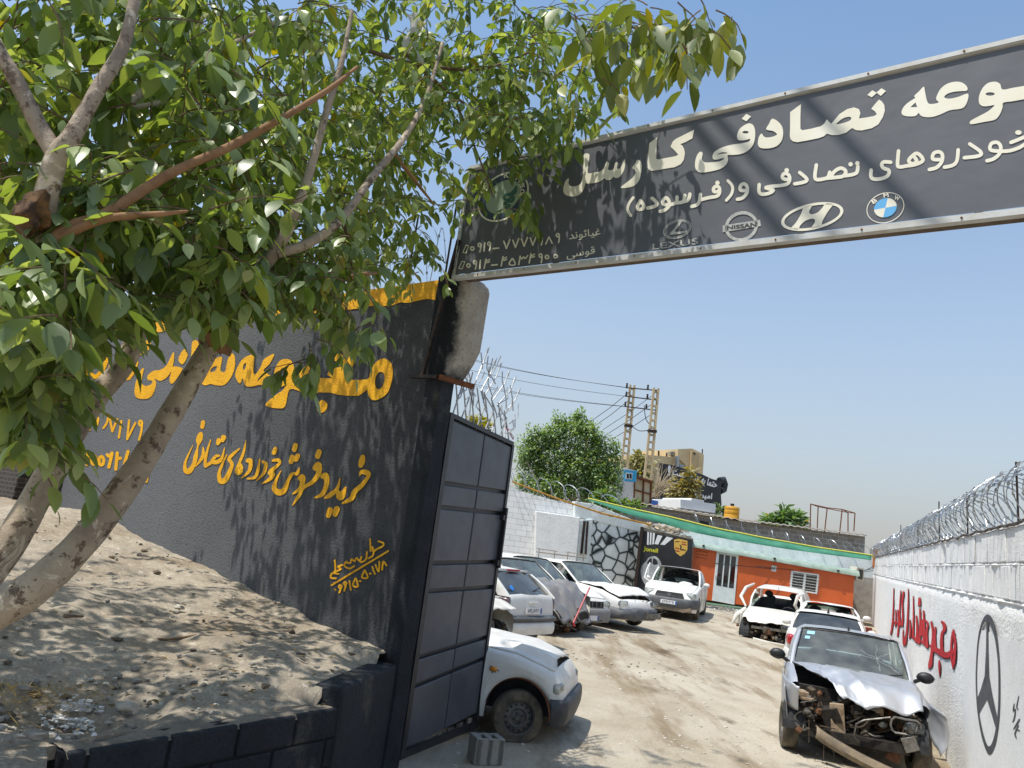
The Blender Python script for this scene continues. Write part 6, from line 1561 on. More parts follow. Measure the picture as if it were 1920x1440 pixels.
# ================================================================ the back of the yard
def Y_(px, py, Y): return at_depth(px, py, Y)
MINT = render_plaster('mint_wash', '#d3dad6', '#e0e4e1', .5, 40, .85, patch='#e8eae8')
CORR = NT('corrugated_sheet'); 
_w = CORR.n('ShaderNodeTexWave', i_Scale=6.0); CORR.l(CORR.tc.outputs['Object'], _w.inputs['Vector']); CORR.set(CORR.mix(CORR.ramp(CORR.noise(3, 5, .6), [(.4, 0), (.6, 1)]), '#9fb0a5', '#8d9e93'), .5, .1)
def brick_mat(name, c1, c2, mortar, scale, rot=None, bump=.5, off=.5, w=.5, h=.25, msz=.02, painted=None):
    s = NT(name); mp = s.n('ShaderNodeMapping'); mp.inputs['Rotation'].default_value = rot or (rad(90), 0, 0)
    s.l(s.tc.outputs['Object'], mp.inputs[0]); b = s.n('ShaderNodeTexBrick', i_Scale=scale); s.l(mp.outputs[0], b.inputs['Vector'])
    b.inputs['Color1'].default_value = (*lin(c1), 1); b.inputs['Color2'].default_value = (*lin(c2), 1); b.inputs['Mortar'].default_value = (*lin(mortar), 1)
    b.inputs['Brick Width'].default_value = w; b.inputs['Row Height'].default_value = h; b.inputs['Mortar Size'].default_value = msz
    c = b.outputs['Color']
    c = s.mix(s.ramp(s.noise(2.5, 6, .7), [(.45, 0), (.7, .5)]), c, painted or '#6b675f')
    s.set(c, .9, spec=.2); s.bump(b.outputs['Fac'], -bump, .02); MATS[name] = s.m; return s.m
GREYBLOCK = brick_mat('grey_block_masonry', '#8b8883', '#77746f', '#a5a19a', 1.0, w=.42, h=.21, msz=.012)
WHITEBLOCK = brick_mat('white_painted_block', '#e4e4e2', '#dadad8', '#b4b4b2', 1.0, w=.42, h=.21, msz=.010, painted='#f0f0ee')
class Fac:
    """vertical face between two ground columns of the photo, with depths"""
    def __init__(s, pxa, Ya, pxb, Yb, pyref=1050):
        a = at_depth(pxa, pyref, Ya); b = at_depth(pxb, pyref+ (pxb-pxa)*.13, Yb); s.a = V3(a.x, a.y, 0); s.b = V3(b.x, b.y, 0)
        s.d = (s.b-s.a); s.L = s.d.length; s.d.normalize(); s.n = V3(s.d.y, -s.d.x, 0)
        if s.n.y > 0: s.n = -s.n
    def p(s, u, z, o=0.0): return s.a + s.d*(u*s.L) + s.n*o + V3(0, 0, z)
    def px(s, x, y, o=0.0): return on_plane(x, y, s.a+s.n*o, s.n)
    def uz(s, x, y): q = s.px(x, y); return ((q-s.a).dot(s.d)/s.L, q.z)
    def rot(s): return Matrix(((s.d.x, -s.n.x, 0), (s.d.y, -s.n.y, 0), (0, 0, 1)))
    def box(s, mb, u0, u1, z0, z1, o0, o1): 
        mb.box(s.p((u0+u1)/2, (z0+z1)/2, (o0+o1)/2), ((u1-u0)*s.L, abs(o1-o0), z1-z0), s.rot())
    def quad(s, mb, c, o): mb.add([s.px(x, y, o) for x, y in c], [tuple(range(len(c)))])
def office():
    f = Fac(1297, 29.6, 1600, 28.9, 1080); t = thing('site_office', f.p(.5, .45, -1.2), 'bright orange portable office cabin with a white glazed door and barred window', 'cabin')
    zb = at_depth(1324, 1126, 29.5).z; zt = f.uz(1297, 1022)[1]; ztr = f.uz(1600, 1076)[1]
    org = NT('orange_wall_paint'); n = org.noise(2, 5, .6); org.set(org.mix(org.ramp(n, [(.35, 0), (.7, 1)]), '#d4632e', '#c65a28'), .55); org.bump(org.noise(1.2, 2, .5), .1, .05)
    zb_ = zb+.02
    mb = MB(); P = [f.p(0, zb_), f.p(1, zb_), f.p(1, ztr), f.p(0, zt)]; mb.extrude(P, -f.n*2.4); build('cabin_wall', mb, org.m, t)
    # skirting beams
    mb = MB()
    for o in (-.1, -1.2, -2.3): mb.bar(f.p(.02, zb_-.09, o), f.p(.98, zb_-.09, o), .12, .16)
    build('base_beam', mb, M_IRON, t)
    # corrugated roof edge, curved down
    mb = MB(); P = []; n = 150
    prof = [(-2.5, .20), (-1.4, .18), (-.4, .16), (.05, .12), (.14, .02), (.15, -.07)]
    for i in range(n+1):
        u = -.02+1.045*i/n; zz = zt+(ztr-zt)*max(0, min(1, u)); w = .012*math.sin(i*math.pi*.9)
        P.append([f.p(u, zz+h+w*.6, o+w*.5) for o, h in prof])
    mb.grid(P); tag(build('corrugated_roof', mb, CORR.m, t, smooth=70), 'pale green corrugated roof edge')
    white = mat('white_window_frame', '#e2e4e4', .4, col2='#d2d4d4', scale=4); gl = glass_mat('office_glass', '#26303a', .07, .04)
    # door (photo outline)
    dq = [(1344, 1033), (1385, 1040), (1377, 1134), (1335, 1126)]
    def sub(q, u, v):
        a = [q[0][k]+(q[1][k]-q[0][k])*u for k in (0, 1)]; b = [q[3][k]+(q[2][k]-q[3][k])*u for k in (0, 1)]
        return (a[0]+(b[0]-a[0])*v, a[1]+(b[1]-a[1])*v)
    def panel(q, u0, u1, v0, v1, o0, o1, mb):
        pts = [f.px(*sub(q, u, v), o1) for u, v in ((u0, v0), (u1, v0), (u1, v1), (u0, v1))]; mb.extrude(pts, f.n*(o0-o1))
    mb = MB(); panel(dq, 0, 1, 0, 1, .0, .03, mb); dr = build('door', mb, white, t, bevel=.004)
    for u0, u1 in ((.12, .345), (.405, .625), (.685, .90)):
        mb = MB(); panel(dq, u0, u1, .05, .68, .03, .036, mb); build('door_pane', mb, gl, dr)
    mb = MB(); panel(dq, .06, .09, .48, .56, .03, .07, mb); build('door_handle', mb, CHROME, dr)
    wq = [(1484, 1070), (1536, 1077), (1532, 1114), (1481, 1105)]
    mb = MB()
    for a in ((0, 1, 0, .07), (0, 1, .93, 1), (0, .06, .07, .93), (.94, 1, .07, .93), (.46, .54, .07, .93)): panel(wq, *a, .0, .04, mb)
    w = build('window', mb, white, t)
    for a in ((.06, .46), (.54, .94)): mb = MB(); panel(wq, *a, .07, .93, .004, .012, mb); build('pane', mb, gl, w)
    for i in range(6):
        mb = MB(); v = .12+.145*i; mb.tube([f.px(*sub(wq, -.04, v), .07), f.px(*sub(wq, 1.04, v), .07)], .006, 6); build('window_bar', mb, white, w)
    mb = MB(); mb.extrude([f.px(x, y, .02) for x, y in ((1447, 1060), (1456, 1061.5), (1455, 1072), (1446, 1070.5))], -f.n*.02); sg = build('wall_notice', mb, PLATE, t)
    mb = MB(); paint(mb, [('V', [(1448.5, 1063, 1), (1450.5, 1065.5, 1.6), (1454, 1062.5, .8)])], lambda x, y: f.px(x, y, .0235)); build('notice_mark', mb, mat('leaf_green_print', '#2f6a35', .6), sg)
    mb = MB(); cv = lambda x, y: f.px(x, y, .004)
    for i, (x, y, w_) in enumerate(((1306, 1026, 24), (1305, 1033, 22), (1303, 1039, 22), (1302, 1044.5, 22))):
        r = random.Random(i); X = x
        while X < x+w_: l = r.uniform(1.5, 4); paint(mb, [('V', [(X, y+(X-x)*.13+r.uniform(-1, 1), .9), (X+l*.6, y+(X-x)*.13+r.uniform(-1.6, 1.6), 1.3), (X+l, y+(X-x+l)*.13, .8)])], cv); X += l+1.2
    tag(build('faded_writing', mb, mat('faded_dark_ink', '#6a2f1c', .8), t), 'faded dark writing on the orange wall')
    for x, y in ((1319, 1023), (1452, 1047), (1571, 1070)):
        mb = MB(); mb.box(f.px(x, y, .12), (.08, .14, .06), f.rot()); build('eaves_lamp', mb, INK, t)
    # outdoor air conditioner at the right end
    ac = thing('air_conditioner', f.px(1612, 1075, .2), 'beige outdoor air conditioner unit hung at the right end of the orange office', 'air conditioner')
    fr = Fac(1606, 29.2, 1622, 29.4, 1080)
    mb = MB(); q = [(1607, 1063), (1621, 1066), (1619, 1091), (1605, 1088)]; mb.extrude([fr.px(x, y, .0) for x, y in q], -fr.n*.3); build('casing', mb, mat('ac_beige', '#c9c4b4', .5), ac, bevel=.01)
    mb = MB(); mb.extrude([fr.px(x, y, .012) for x, y in [(1611, 1067), (1619, 1069), (1617, 1087), (1609, 1085)]], -fr.n*.008); build('grille', mb, mat('ac_grille', '#4a4840', .7), ac)
    return f
OFF = office()
def green_step():
    mb = MB(); f = OFF; c = f.p(.27, .46, .7); mb.box(c, (3.2, 1.0, .05), f.rot()); tag(build('entrance_mat', mb, mat('green_artificial_turf', '#4d6b55', .95, col2='#5d7a62', scale=9, bump=.6, bscale=90)), 'faded green mat strip on the gravel under the office door', 'mat')
green_step()
def gravel():
    mb = MB(); r = random.Random(19); f = OFF
    for i in range(2600):
        u = r.uniform(-.55, .75); o = r.uniform(.9, 3.4)*(1-.35*abs(u-.1)); p = f.p(u, 0, o); s = r.uniform(.02, .055)
        p.z = ground_z(p.x, p.y)+s*.25
        a = [p+V3(r.uniform(-s, s), r.uniform(-s, s), r.uniform(-s*.2, s*.8)) for _ in range(4)]; mb.add(a, [(0, 1, 2), (0, 2, 3), (0, 3, 1), (1, 3, 2)])
    tag(build('gravel', mb, mat('pale_gravel', '#b9b4ab', .9, col2='#8f8a82', scale=9)), 'loose pale gravel spread before the orange office', 'gravel', kind='stuff')
gravel()
# ---------------------------------------------------------------- boundary wall behind the office
def back_wall():
    t = thing('rear_wall', Y_(1450, 1060, 31.2), 'pale mint boundary wall behind the orange office with razor wire shadows', 'wall')
    f = Fac(1200, 31.6, 1640, 31.2, 1060); f.b = f.b
    mb = MB(); P = []
    top = [(1200, 980), (1290, 985), (1400, 1008), (1500, 1029), (1600, 1043), (1640, 1047)]
    for i in range(80):
        x = 1200+440*i/79; y = interp(top, x); u, z = f.uz(x, y); z += .03*noise.noise(V3(u*40, 0, 0))
        P.append([f.p(u, .3, 0), f.p(u, (z+.3)/2, 0), f.p(u, z, 0), f.p(u, z, -.2)])
    mb.grid(P); build('wall_body', mb, MINT, t, smooth=30)
    c = thing('razor_wire_coil', Y_(1500, 1020, 31.1), 'thin razor wire coil along the rear wall above the office roof', 'razor wire')
    mb = MB(); coil(mb, [f.px(x, interp(top, x)-2, -.1) for x in (1300, 1400, 1500, 1600, 1636)], .28, .62, .012, 5, barb=False, tilt=.8); build('coil_wire', mb, M_GALV, c)
    # concrete strip to the right of the office
    mb = MB(); g = Fac(1590, 30.6, 1640, 30.4, 1100); mb.box(g.p(.5, 1.2, -.1), (g.L*1.3, .2, 1.9), g.rot()); build('concrete_strip', mb, mat('drab_concrete', '#9a978f', .9, col2='#85827a', scale=4, bump=.3), t)
    return f
BW = back_wall()
# ---------------------------------------------------------------- left part: white block walls and the stone mural
def mural_mat():
    s = NT('airbrushed_stones'); mp = s.n('ShaderNodeMapping'); mp.inputs['Scale'].default_value = (1, 1, 1.0); s.l(s.tc.outputs['Object'], mp.inputs[0])
    nz = s.n('ShaderNodeTexNoise', i_Scale=1.2, i_Detail=2.0); s.l(mp.outputs[0], nz.inputs['Vector']); ad = s.n('ShaderNodeMix', data_type='VECTOR'); ad.inputs[0].default_value = .12; s.l(mp.outputs[0], ad.inputs[4]); s.l(nz.outputs['Color'], ad.inputs[5])
    e = s.n('ShaderNodeTexVoronoi', feature='DISTANCE_TO_EDGE', i_Scale=2.5, i_Randomness=.8); s.l(ad.outputs[1], e.inputs['Vector'])
    f1 = s.n('ShaderNodeTexVoronoi', feature='F1', i_Scale=2.5, i_Randomness=.8); s.l(ad.outputs[1], f1.inputs['Vector'])
    c = s.ramp(e.outputs['Distance'], [(.024, '#1e2224'), (.05, '#737c7a'), (.11, '#cfd6d4'), (.4, '#e6eae9')])
    c = s.mix(s.ramp(f1.outputs['Distance'], [(.0, .35), (.35, 0)]), c, '#aeb6b4')
    s.set(c, .8); s.bump(s.noise(40, 3, .5), .3); return s.m
def left_back():
    # mural wall
    t = thing('mural_wall', Y_(1150, 1110, 31), 'wall painted with white boulders outlined in black', 'wall')
    f = Fac(1098, 30.3, 1206, 31.0, 1050)
    q = [(1104, 972), (1208, 1000), (1196, 1136), (1100, 1108)]
    u0, z0 = f.uz(1100, 1108); z0 -= .1
    mb = MB(); mb.extrude([f.px(x, y, 0) for x, y in [(1112, 975), (1208, 997), (1197, 1140), (1093, 1120)]], -f.n*.2); build('painted_face', mb, mural_mat(), t)
    mb = MB(); mb.extrude([f.px(x, y, .03) for x, y in [(1078, 940), (1113, 945), (1212, 985), (1209, 1000), (1113, 976), (1100, 974), (1078, 968)]], -f.n*.3); build('mint_coping', mb, MINT, t, bevel=.02)
    mb = MB(); mb.extrude([f.px(x, y, .10) for x, y in [(1087, 975), (1112, 973), (1104, 1060), (1090, 1090), (1078, 1100)]], -f.n*.3); build('plaster_pier', mb, MINT, t, bevel=.02)
    mb = MB(); mb.tube([f.px(1096, 977, .13), f.px(1090, 1040, .13)], .05, 8); mb.tube([f.px(1102, 977, .13), f.px(1098, 1040, .13)], .04, 8); build('drain_pipe', mb, M_IRON, t, smooth=60)
    # whitewashed block wall further left
    t = thing('white_block_wall', Y_(1020, 1000, 29.5), 'whitewashed block wall with razor wire, left of the stone mural', 'wall')
    g = Fac(930, 30.0, 1082, 30.3, 1000)
    mb = MB(); P = [g.px(x, y, 0) for x, y in [(880, 885), (967, 918), (1050, 941), (1083, 946), (1083, 1110), (880, 1095)]]; mb.extrude(P, -g.n*.2); build('block_face', mb, WHITEBLOCK, t)
    mb = MB(); mb.extrude([g.px(x, y, .35) for x, y in [(1005, 958), (1088, 970), (1080, 1060), (1003, 1045)]], -g.n*.35); build('plaster_slab', mb, render_plaster('white_plaster_slab', '#e6e6e4', '#d6d6d4', .8, 20, .85), t, bevel=.03)
    c = thing('razor_wire_coil', Y_(1030, 915, 29), 'silver razor wire coil along the whitewashed block wall before the big green tree', 'razor wire')
    mb = MB(); coil(mb, [g.px(x, y, -.1) for x, y in ((940, 905), (1000, 930), (1060, 943), (1100, 952), (1150, 968))], .42, .55, .016, 9, barb=False, tilt=.85); build('coil_wire', mb, M_GALV, c)
left_back()
def poster():
    f = Fac(1200, 29.6, 1300, 29.2, 1070); t = thing('graffiti_poster', f.p(.5, .45), 'black poster sheet with white stripes, yellow crest and an old grey car', 'poster')
    Q = [(1207, 990), (1299, 1012), (1292, 1140), (1189, 1132)]
    bk = NT('poster_print'); n = bk.noise(1.2, 4, .5); bk.set(bk.mix(bk.ramp(n, [(.4, 0), (.7, 1)]), '#131418', '#2b2d30'), .5)
    mb = MB(); mb.extrude([f.px(x, y, 0) for x, y in Q], -f.n*.06); build('printed_sheet', mb, bk.m, t)
    o = .006; cv = lambda x, y: f.px(x, y, o); wh = mat('poster_white', '#d5d7d8', .6); gy = mat('poster_grey', '#8d9092', .6, col2='#b5b8b9', scale=3)
    mb = MB()
    for q in ([(1214, 997), (1217, 998), (1216, 1022), (1213, 1021)], [(1219, 998), (1222, 999), (1221, 1021), (1218, 1021)], [(1224, 999), (1228, 1000), (1226, 1020), (1223, 1021)], [(1233, 1003), (1242, 1005), (1234, 1021), (1227, 1020)], [(1250, 1006), (1262, 1009), (1246, 1022), (1238, 1021)]): paint(mb, [('p', q)], cv)
    build('white_stripes', mb, wh, t)
    mb = MB(); paint(mb, [('P', [(1212, 1052), (1217, 1045), (1228, 1043), (1236, 1049), (1240, 1060), (1238, 1085), (1232, 1100), (1212, 1098), (1202, 1080), (1203, 1062)]), ('H', [(1213, 1056), (1218, 1048), (1222, 1048), (1221, 1057)]), ('H', [(1225, 1047), (1231, 1050), (1233, 1058), (1224, 1058)])], cv); paint(mb, [('P', circ(1214, 1087, 6, 15, n=12)), ('H', circ(1214, 1087, 3, 9, n=10))], lambda x, y: f.px(x, y, .008)); build('printed_old_car', mb, gy, t)
    mb = MB(); paint(mb, [('p', [(1264, 1012), (1272, 1010), (1281, 1012), (1289, 1014), (1289, 1030), (1284, 1038), (1276, 1043), (1268, 1037), (1264, 1027)])], cv); sh = build('crest', mb, mat('crest_gold', '#c9a24a', .5), t)
    mb = MB(); cv2 = lambda x, y: f.px(x, y, .009)
    for q in ([(1278, 1015), (1287, 1017), (1287, 1018.5), (1278, 1016.5)], [(1278, 1019), (1287, 1021), (1287, 1023), (1278, 1021)], [(1266, 1026), (1274, 1028), (1274, 1030), (1266, 1028)], [(1266, 1031), (1274, 1033), (1274, 1035), (1268, 1034)]): paint(mb, [('p', q)], cv2)
    build('crest_red_bars', mb, mat('crest_red', '#8f1f22', .5), sh)
    mb = MB(); paint(mb, [('V', [(1275, 1022, 1.5), (1277, 1025, 2.5), (1276, 1030, 2), (1279, 1032, 1)])] + [('p', q) for q in ([(1278, 1029), (1286, 1031), (1285, 1033), (1278, 1031)], [(1266, 1015), (1274, 1014.5), (1274, 1016), (1266, 1016.5)])], cv2); build('crest_black_marks', mb, INK, sh)
    mb = MB(); type_on(mb, 'Jonell', [(1207, 1024), (1234, 1029), (1233, 1039), (1206, 1035)], cv, .06); build('yellow_script', mb, mat('lime_yellow_print', '#b9b52a', .6), t)
    mb = MB(); mb.bar(f.px(1204, 988, .05), f.px(1187, 1136, .05), .12, .12, up=f.n); build('dark_post', mb, M_IRON, t)
    # rubbish heaped on the little roof above the poster
    t = thing('rubble_heap', Y_(1250, 992, 29.6), 'heap of pale broken boards and rubble above the black poster', 'rubble'); r = random.Random(6); mb = MB()
    for i in range(46):
        x = 1212+r.random()*76; y = 986+(x-1212)*.23+r.uniform(-9, 5); p = f.px(x, y, -.3-r.random()*.6); s = r.uniform(.06, .22)
        mb.box(p, (s*2.2, s*.8, s*.35), Matrix.Rotation(r.uniform(-.7, .7), 3, 'Y') @ Matrix.Rotation(r.uniform(-3, 3), 3, 'Z'))
    build('broken_boards', mb, mat('pale_rubble', '#cfc3ad', .9, col2='#9d8f7a', scale=3), t)
    mb = MB(); mb.extrude([f.px(x, y, .0) for x, y in [(1205, 988), (1300, 1010), (1300, 1016), (1205, 994)]], -f.n*1.4); build('canopy_slab', mb, M_CONC, t)
poster()
# ---------------------------------------------------------------- green net, ropes, bamboo
def shade_net():
    top = [(1103, 936), (1180, 954), (1255, 970), (1340, 991), (1430, 1009), (1530, 1027), (1640, 1043)]
    bot = [(1103, 937), (1180, 965), (1255, 985), (1305, 999), (1370, 1012), (1480, 1030), (1555, 1040), (1632, 1050)]
    mb = MB(); A = []; B = []; C = []
    for i in range(61):
        x = 1103+ (1634-1103)*i/60; ya, yb = interp(top, x), interp(bot, x); Y = 26.5+2.2*(i/60)
        A.append(at_depth(x, ya, Y)); B.append(at_depth(x, ya+(yb-ya)*.5, Y-.25+.06*math.sin(i*.7))); C.append(at_depth(x, yb, Y-.5+.1*math.sin(i*.5)))
    mb.grid([A, B, C])
    net = NT('green_shade_cloth'); net.set(net.mix(net.ramp(net.noise(1.5, 4, .6), [(.4, 0), (.6, 1)]), '#4c9078', '#64a68b'), .85); _tr = net.n('ShaderNodeBsdfTranslucent'); _tr.inputs[0].default_value = (*lin('#6fc0a0'), 1); _mx = net.n('ShaderNodeMixShader'); _mx.inputs[0].default_value = .45; net.l(net.b.outputs[0], _mx.inputs[1]); net.l(_tr.outputs[0], _mx.inputs[2]); net.l(_mx.outputs[0], net.o.inputs[0])
    tag(build('shade_cloth', mb, net.m, smooth=60, solid=.01), 'long green shade cloth strip slung across the back of the yard', 'shade cloth')
    mb = MB(); mb.tube([a+V3(0, -.02, .02) for a in A]+[at_depth(1650, 1049, 29.5)], .028, 6); tag(build('yellow_rope', mb, mat('yellow_nylon_rope', '#d8cf5c', .7)), 'yellow rope holding the top edge of the green shade cloth', 'rope')
    mb = MB(); mb.tube([at_depth(960, 903, 26.0), at_depth(1050, 937, 26.4), at_depth(1130, 963, 26.8), at_depth(1220, 984, 27.2)], [.028, .03, .034, .034], 7); tag(build('bamboo_pole', mb, mat('ochre_pole', '#b98a35', .7, col2='#94692a', scale=6)), 'long ochre pole sloping along the wall below the green cloth', 'pole')
    p = at_depth(1641, 1042, 29.9); mb = MB(); mb.box(p+V3(0, 0, -.1), (.13, .13, .75)); tag(build('corner_post', mb, mat('orange_brown_post', '#a8632f', .8)), 'short orange brown post at the corner where the rope is tied', 'post')
    mb = MB()
    for k in range(3): mb.tube(smooth_open([tuple(at_depth(1638, 1062+4*k, 29.8)), tuple(at_depth(1612-30*k, 1072+3*k, 29.5)), tuple(at_depth(1560-60*k, 1074-4*k, 29.2)), tuple(at_depth(1500-80*k, 1068-6*k, 29.0))], 6), .012, 5)
    tag(build('hanging_cable', mb, M_BLACK), 'thin black cables sagging above the right end of the office', 'cable')
shade_net()
# ---------------------------------------------------------------- buildings beyond
def prism(mb, f, pts, depth, o=0.0): mb.extrude([f.px(x, y, o) for x, y in pts], -f.n*depth)
def beyond():
    f = Fac(1180, 36.0, 1625, 37.5, 1000); t = thing('block_shed', f.p(.5, .6), 'long grey concrete block shed with a rippled tin roof behind the yard', 'shed')
    mb = MB(); prism(mb, f, [(1150, 938), (1380, 976), (1622, 1006), (1618, 1110), (1150, 1060)], 5); build('block_wall', mb, GREYBLOCK, t)
    mb = MB(); A, B = [], []
    for i in range(120):
        x = 1150+475*i/119; y = interp([(1150, 936), (1380, 974), (1625, 1004)], x); w = .03*math.sin(i*1.9); p = f.px(x, y, .25); A.append(p+V3(0, 0, w)); B.append(f.px(x, y, -5)+V3(0, 0, .05+w))
    mb.grid([A, B]); build('tin_roof', mb, mat('dusty_tin', '#a39a8c', .6, .2, col2='#7d6f60', scale=2), t, smooth=80, solid=.03)
    mb = MB(); prism(mb, f, [(1312, 976), (1329, 979), (1329, 986), (1311, 983)], .06, .01); build('vent_hole', mb, INK, t)
    # leaning things on its roof
    t = thing('steel_frame', Y_(1560, 990, 40), 'bare rusty steel frame standing on the tin roof', 'frame'); g = [(1519, 988, 40), (1532, 992, 43), (1546, 992, 40), (1574, 996, 40), (1590, 992, 43), (1601, 990, 40)]; tp = [(1520, 945), (1534, 950), (1551, 952), (1579, 955), (1590, 961), (1603, 962)]
    mb = MB()
    for (x, y, Y), (a, b) in zip(g, tp): mb.tube([at_depth(x, y+6, Y), at_depth(a, b, Y)], .03, 6)
    P = [at_depth(a, b, Y) for (x, y, Y), (a, b) in zip(g, tp)]
    for a, b in ((0, 1), (0, 2), (2, 3), (3, 5), (1, 4), (4, 5), (1, 2), (3, 4)): mb.tube([P[a], P[b]], .025, 5)
    build('frame_bars', mb, M_RUST, t)
    t = thing('water_tank', Y_(1372, 970, 42), 'yellow ribbed water tank on the roof beyond the green cloth', 'tank'); c = at_depth(1372, 962, 39); mb = MB(); mb.lathe([(r_*.56, h_*.62) for r_, h_ in [(0, .62), (.12, .62), (.14, .55), (.60, .50), (.66, .42), (.66, .25), (.64, .22), (.66, .19), (.66, -.1), (.64, -.13), (.66, -.16), (.66, -.9), (0, -.9)]], 24, origin=c); build('tank_body', mb, mat('ochre_plastic', '#d29a1e', .5, col2='#b5811a', scale=2), t, smooth=40)
    mb = MB(); mb.lathe([(.1, 0), (.1, .1), (0, .1)], 10, origin=c+V3(0, 0, .37)); build('tank_lid', mb, INK, t)
    f2 = Fac(1275, 44, 1352, 45, 950); t = thing('roof_parapet', Y_(1310, 950, 44), 'stepped white parapet box on a roof before the black building', 'parapet'); mb = MB(); prism(mb, f2, [(1276, 936), (1296, 938), (1297, 934), (1320, 938), (1320, 942), (1342, 945), (1341, 968), (1276, 956)], 3); build('parapet_body', mb, M_WHITESMOOTH, t)
    mb = MB(); prism(mb, f2, [(1274, 952), (1342, 962), (1342, 965), (1274, 955)], .3, .25); build('ledge', mb, M_CONC, t)
    f3 = Fac(1215, 46, 1265, 46.5, 940); t = thing('shop_sign', Y_(1240, 943, 46), 'blue sign board with a red lower edge among the roofs', 'sign'); mb = MB(); prism(mb, f3, [(1221, 937), (1264, 945), (1264, 953), (1220, 946)], .15); build('sign_board', mb, mat('sign_blue', '#1f56a5', .5, col2='#2a63ae', scale=3), t)
    mb = MB(); paint(mb, [('p', [(1229+4*i, 945.6+.75*i), (1232+4*i, 944.6+.75*i), (1231.5+4*i, 949+.75*i), (1229+4*i, 948.4+.75*i)]) for i in range(8)], lambda x, y: f3.px(x, y, .01)); build('red_letters', mb, mat('sign_red', '#b3262a', .5), t)
    # white shed with the blue box
    f4 = Fac(1150, 40, 1222, 41, 920); t = thing('white_shed', Y_(1190, 920, 40), 'peeling white shed with a rusty tin lean-to beside the big green tree', 'shed')
    mb = MB(); prism(mb, f4, [(1152, 880), (1178, 878), (1190, 882), (1189, 945), (1140, 945), (1150, 900)], .4); build('white_wall', mb, render_plaster('peeling_white', '#dcdcd8', '#c6c6c2', .6, 20, .9, patch='#8f8b84'), t)
    mb = MB(); prism(mb, f4, [(1190, 894), (1222, 905), (1220, 952), (1188, 942)], 2.5, -.05); build('lean_to', mb, mat('cream_sheet', '#c9bda0', .8, col2='#b0a282', scale=2), t)
    mb = MB()
    for a, b in (((1190, 894), (1188, 942)), ((1207, 900), (1205, 947)), ((1221, 905), (1219, 952)), ((1189, 918), (1221, 927)), ((1188, 938), (1220, 949))): mb.bar(f4.px(*a, .0), f4.px(*b, .0), .07, .07, up=f4.n)
    build('rusty_frame', mb, M_RUST, t); mb = MB(); prism(mb, f4, [(1186, 889), (1225, 902), (1225, 906), (1186, 893)], 2.8, .25); build('tin_roof', mb, M_RUST, t)
    t = thing('blue_kiosk_box', Y_(1182, 895, 39), 'small sky blue box with a white window on the white shed', 'box')
    mb = MB(); prism(mb, f4, [(1171, 881), (1190, 883), (1189, 904), (1171, 902)], .1, .9); mb.extrude([f4.px(x, y, .899) for x, y in [(1190, 883), (1194, 882), (1193, 903), (1189, 904)]], -f4.n*.1); build('box_body', mb, mat('sky_blue_paint', '#2f9ac6', .5), t)
    mb = MB(); prism(mb, f4, [(1174, 886), (1186, 887), (1185, 899), (1173, 898)], .05, .92); w = build('window', mb, M_WHITESMOOTH, t); mb = MB()
    for x in (1175.3, 1180.6): prism(mb, f4, [(x, 888), (x+4, 888.6), (x+4, 897.5), (x, 897)], .03, .935)
    build('pane', mb, INK, w)
    # black building with big white lettering
    f5 = Fac(1228, 78, 1352, 84, 900); t = thing('black_cafe_building', Y_(1290, 910, 80), 'black building with large white Persian lettering, shaped like a mug at its right end', 'building')
    blk = mat('matt_black_cladding', '#26282d', .75, col2='#32353a', scale=.4)
    mb = MB(); prism(mb, f5, [(1236, 868), (1262, 872), (1318, 890), (1335, 898), (1354, 903), (1352, 912), (1352, 930), (1353, 946), (1349, 960), (1345, 970), (1232, 960)], 12); build('clad_wall', mb, blk, t)
    mb = MB(); pts = [f5.px(x, y, -.5) for x, y in [(1349, 902), (1356, 900), (1358, 908), (1356, 918), (1350, 920)]]; mb.tube(pts, .42, 8); build('mug_handle', mb, blk, t, smooth=60)
    mb = MB(); cv = lambda x, y: f5.px(x, y, .03)
    type_on(mb, 'حتما یه خبری هست', [(1263, 877), (1347, 901), (1342, 919), (1259, 893)], cv, .06); build('white_lettering', mb, mat('white_paint_letters', '#e0e1e1', .6), t)
    mb = MB(); type_on(mb, '!', [(1253, 872), (1258, 873), (1256, 893), (1251, 892)], cv, .05); type_on(mb, 'امیربرق و لوازم', [(1259, 912), (1336, 925), (1334, 942), (1258, 925)], cv, .06); build('white_lettering', mb, mat('white_paint_letters', '#e0e1e1', .6), t)
    # beige apartment block
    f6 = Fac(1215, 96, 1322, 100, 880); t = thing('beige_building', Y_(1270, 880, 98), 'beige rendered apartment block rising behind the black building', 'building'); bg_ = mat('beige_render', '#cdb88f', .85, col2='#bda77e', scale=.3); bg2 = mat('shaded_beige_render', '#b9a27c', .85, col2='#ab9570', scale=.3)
    mb = MB(); prism(mb, f6, [(1200, 852), (1270, 857), (1270, 905), (1200, 905)], 10); prism(mb, f6, [(1270, 859), (1288, 860), (1286, 895), (1269, 893)], 8, .3); build('lower_block', mb, bg_, t)
    mb = MB(); prism(mb, f6, [(1271, 842), (1298, 841), (1312, 848), (1320, 853), (1317, 900), (1295, 892), (1284, 870), (1271, 858)], 9, .6); build('stair_tower', mb, bg_, t)
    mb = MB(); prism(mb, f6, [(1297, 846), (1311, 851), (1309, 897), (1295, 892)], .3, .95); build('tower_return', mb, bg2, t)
    mb = MB(); prism(mb, f6, [(1270, 855), (1274, 855), (1273, 880), (1269, 880)], .5, 1.0); build('flue_pipe', mb, M_GALV, t)
    mb = MB(); prism(mb, f6, [(1275, 870), (1284, 872), (1283, 884), (1274, 882)], .2, .7); build('balcony_screen', mb, mat('grey_sheet', '#8d979c', .5), t)
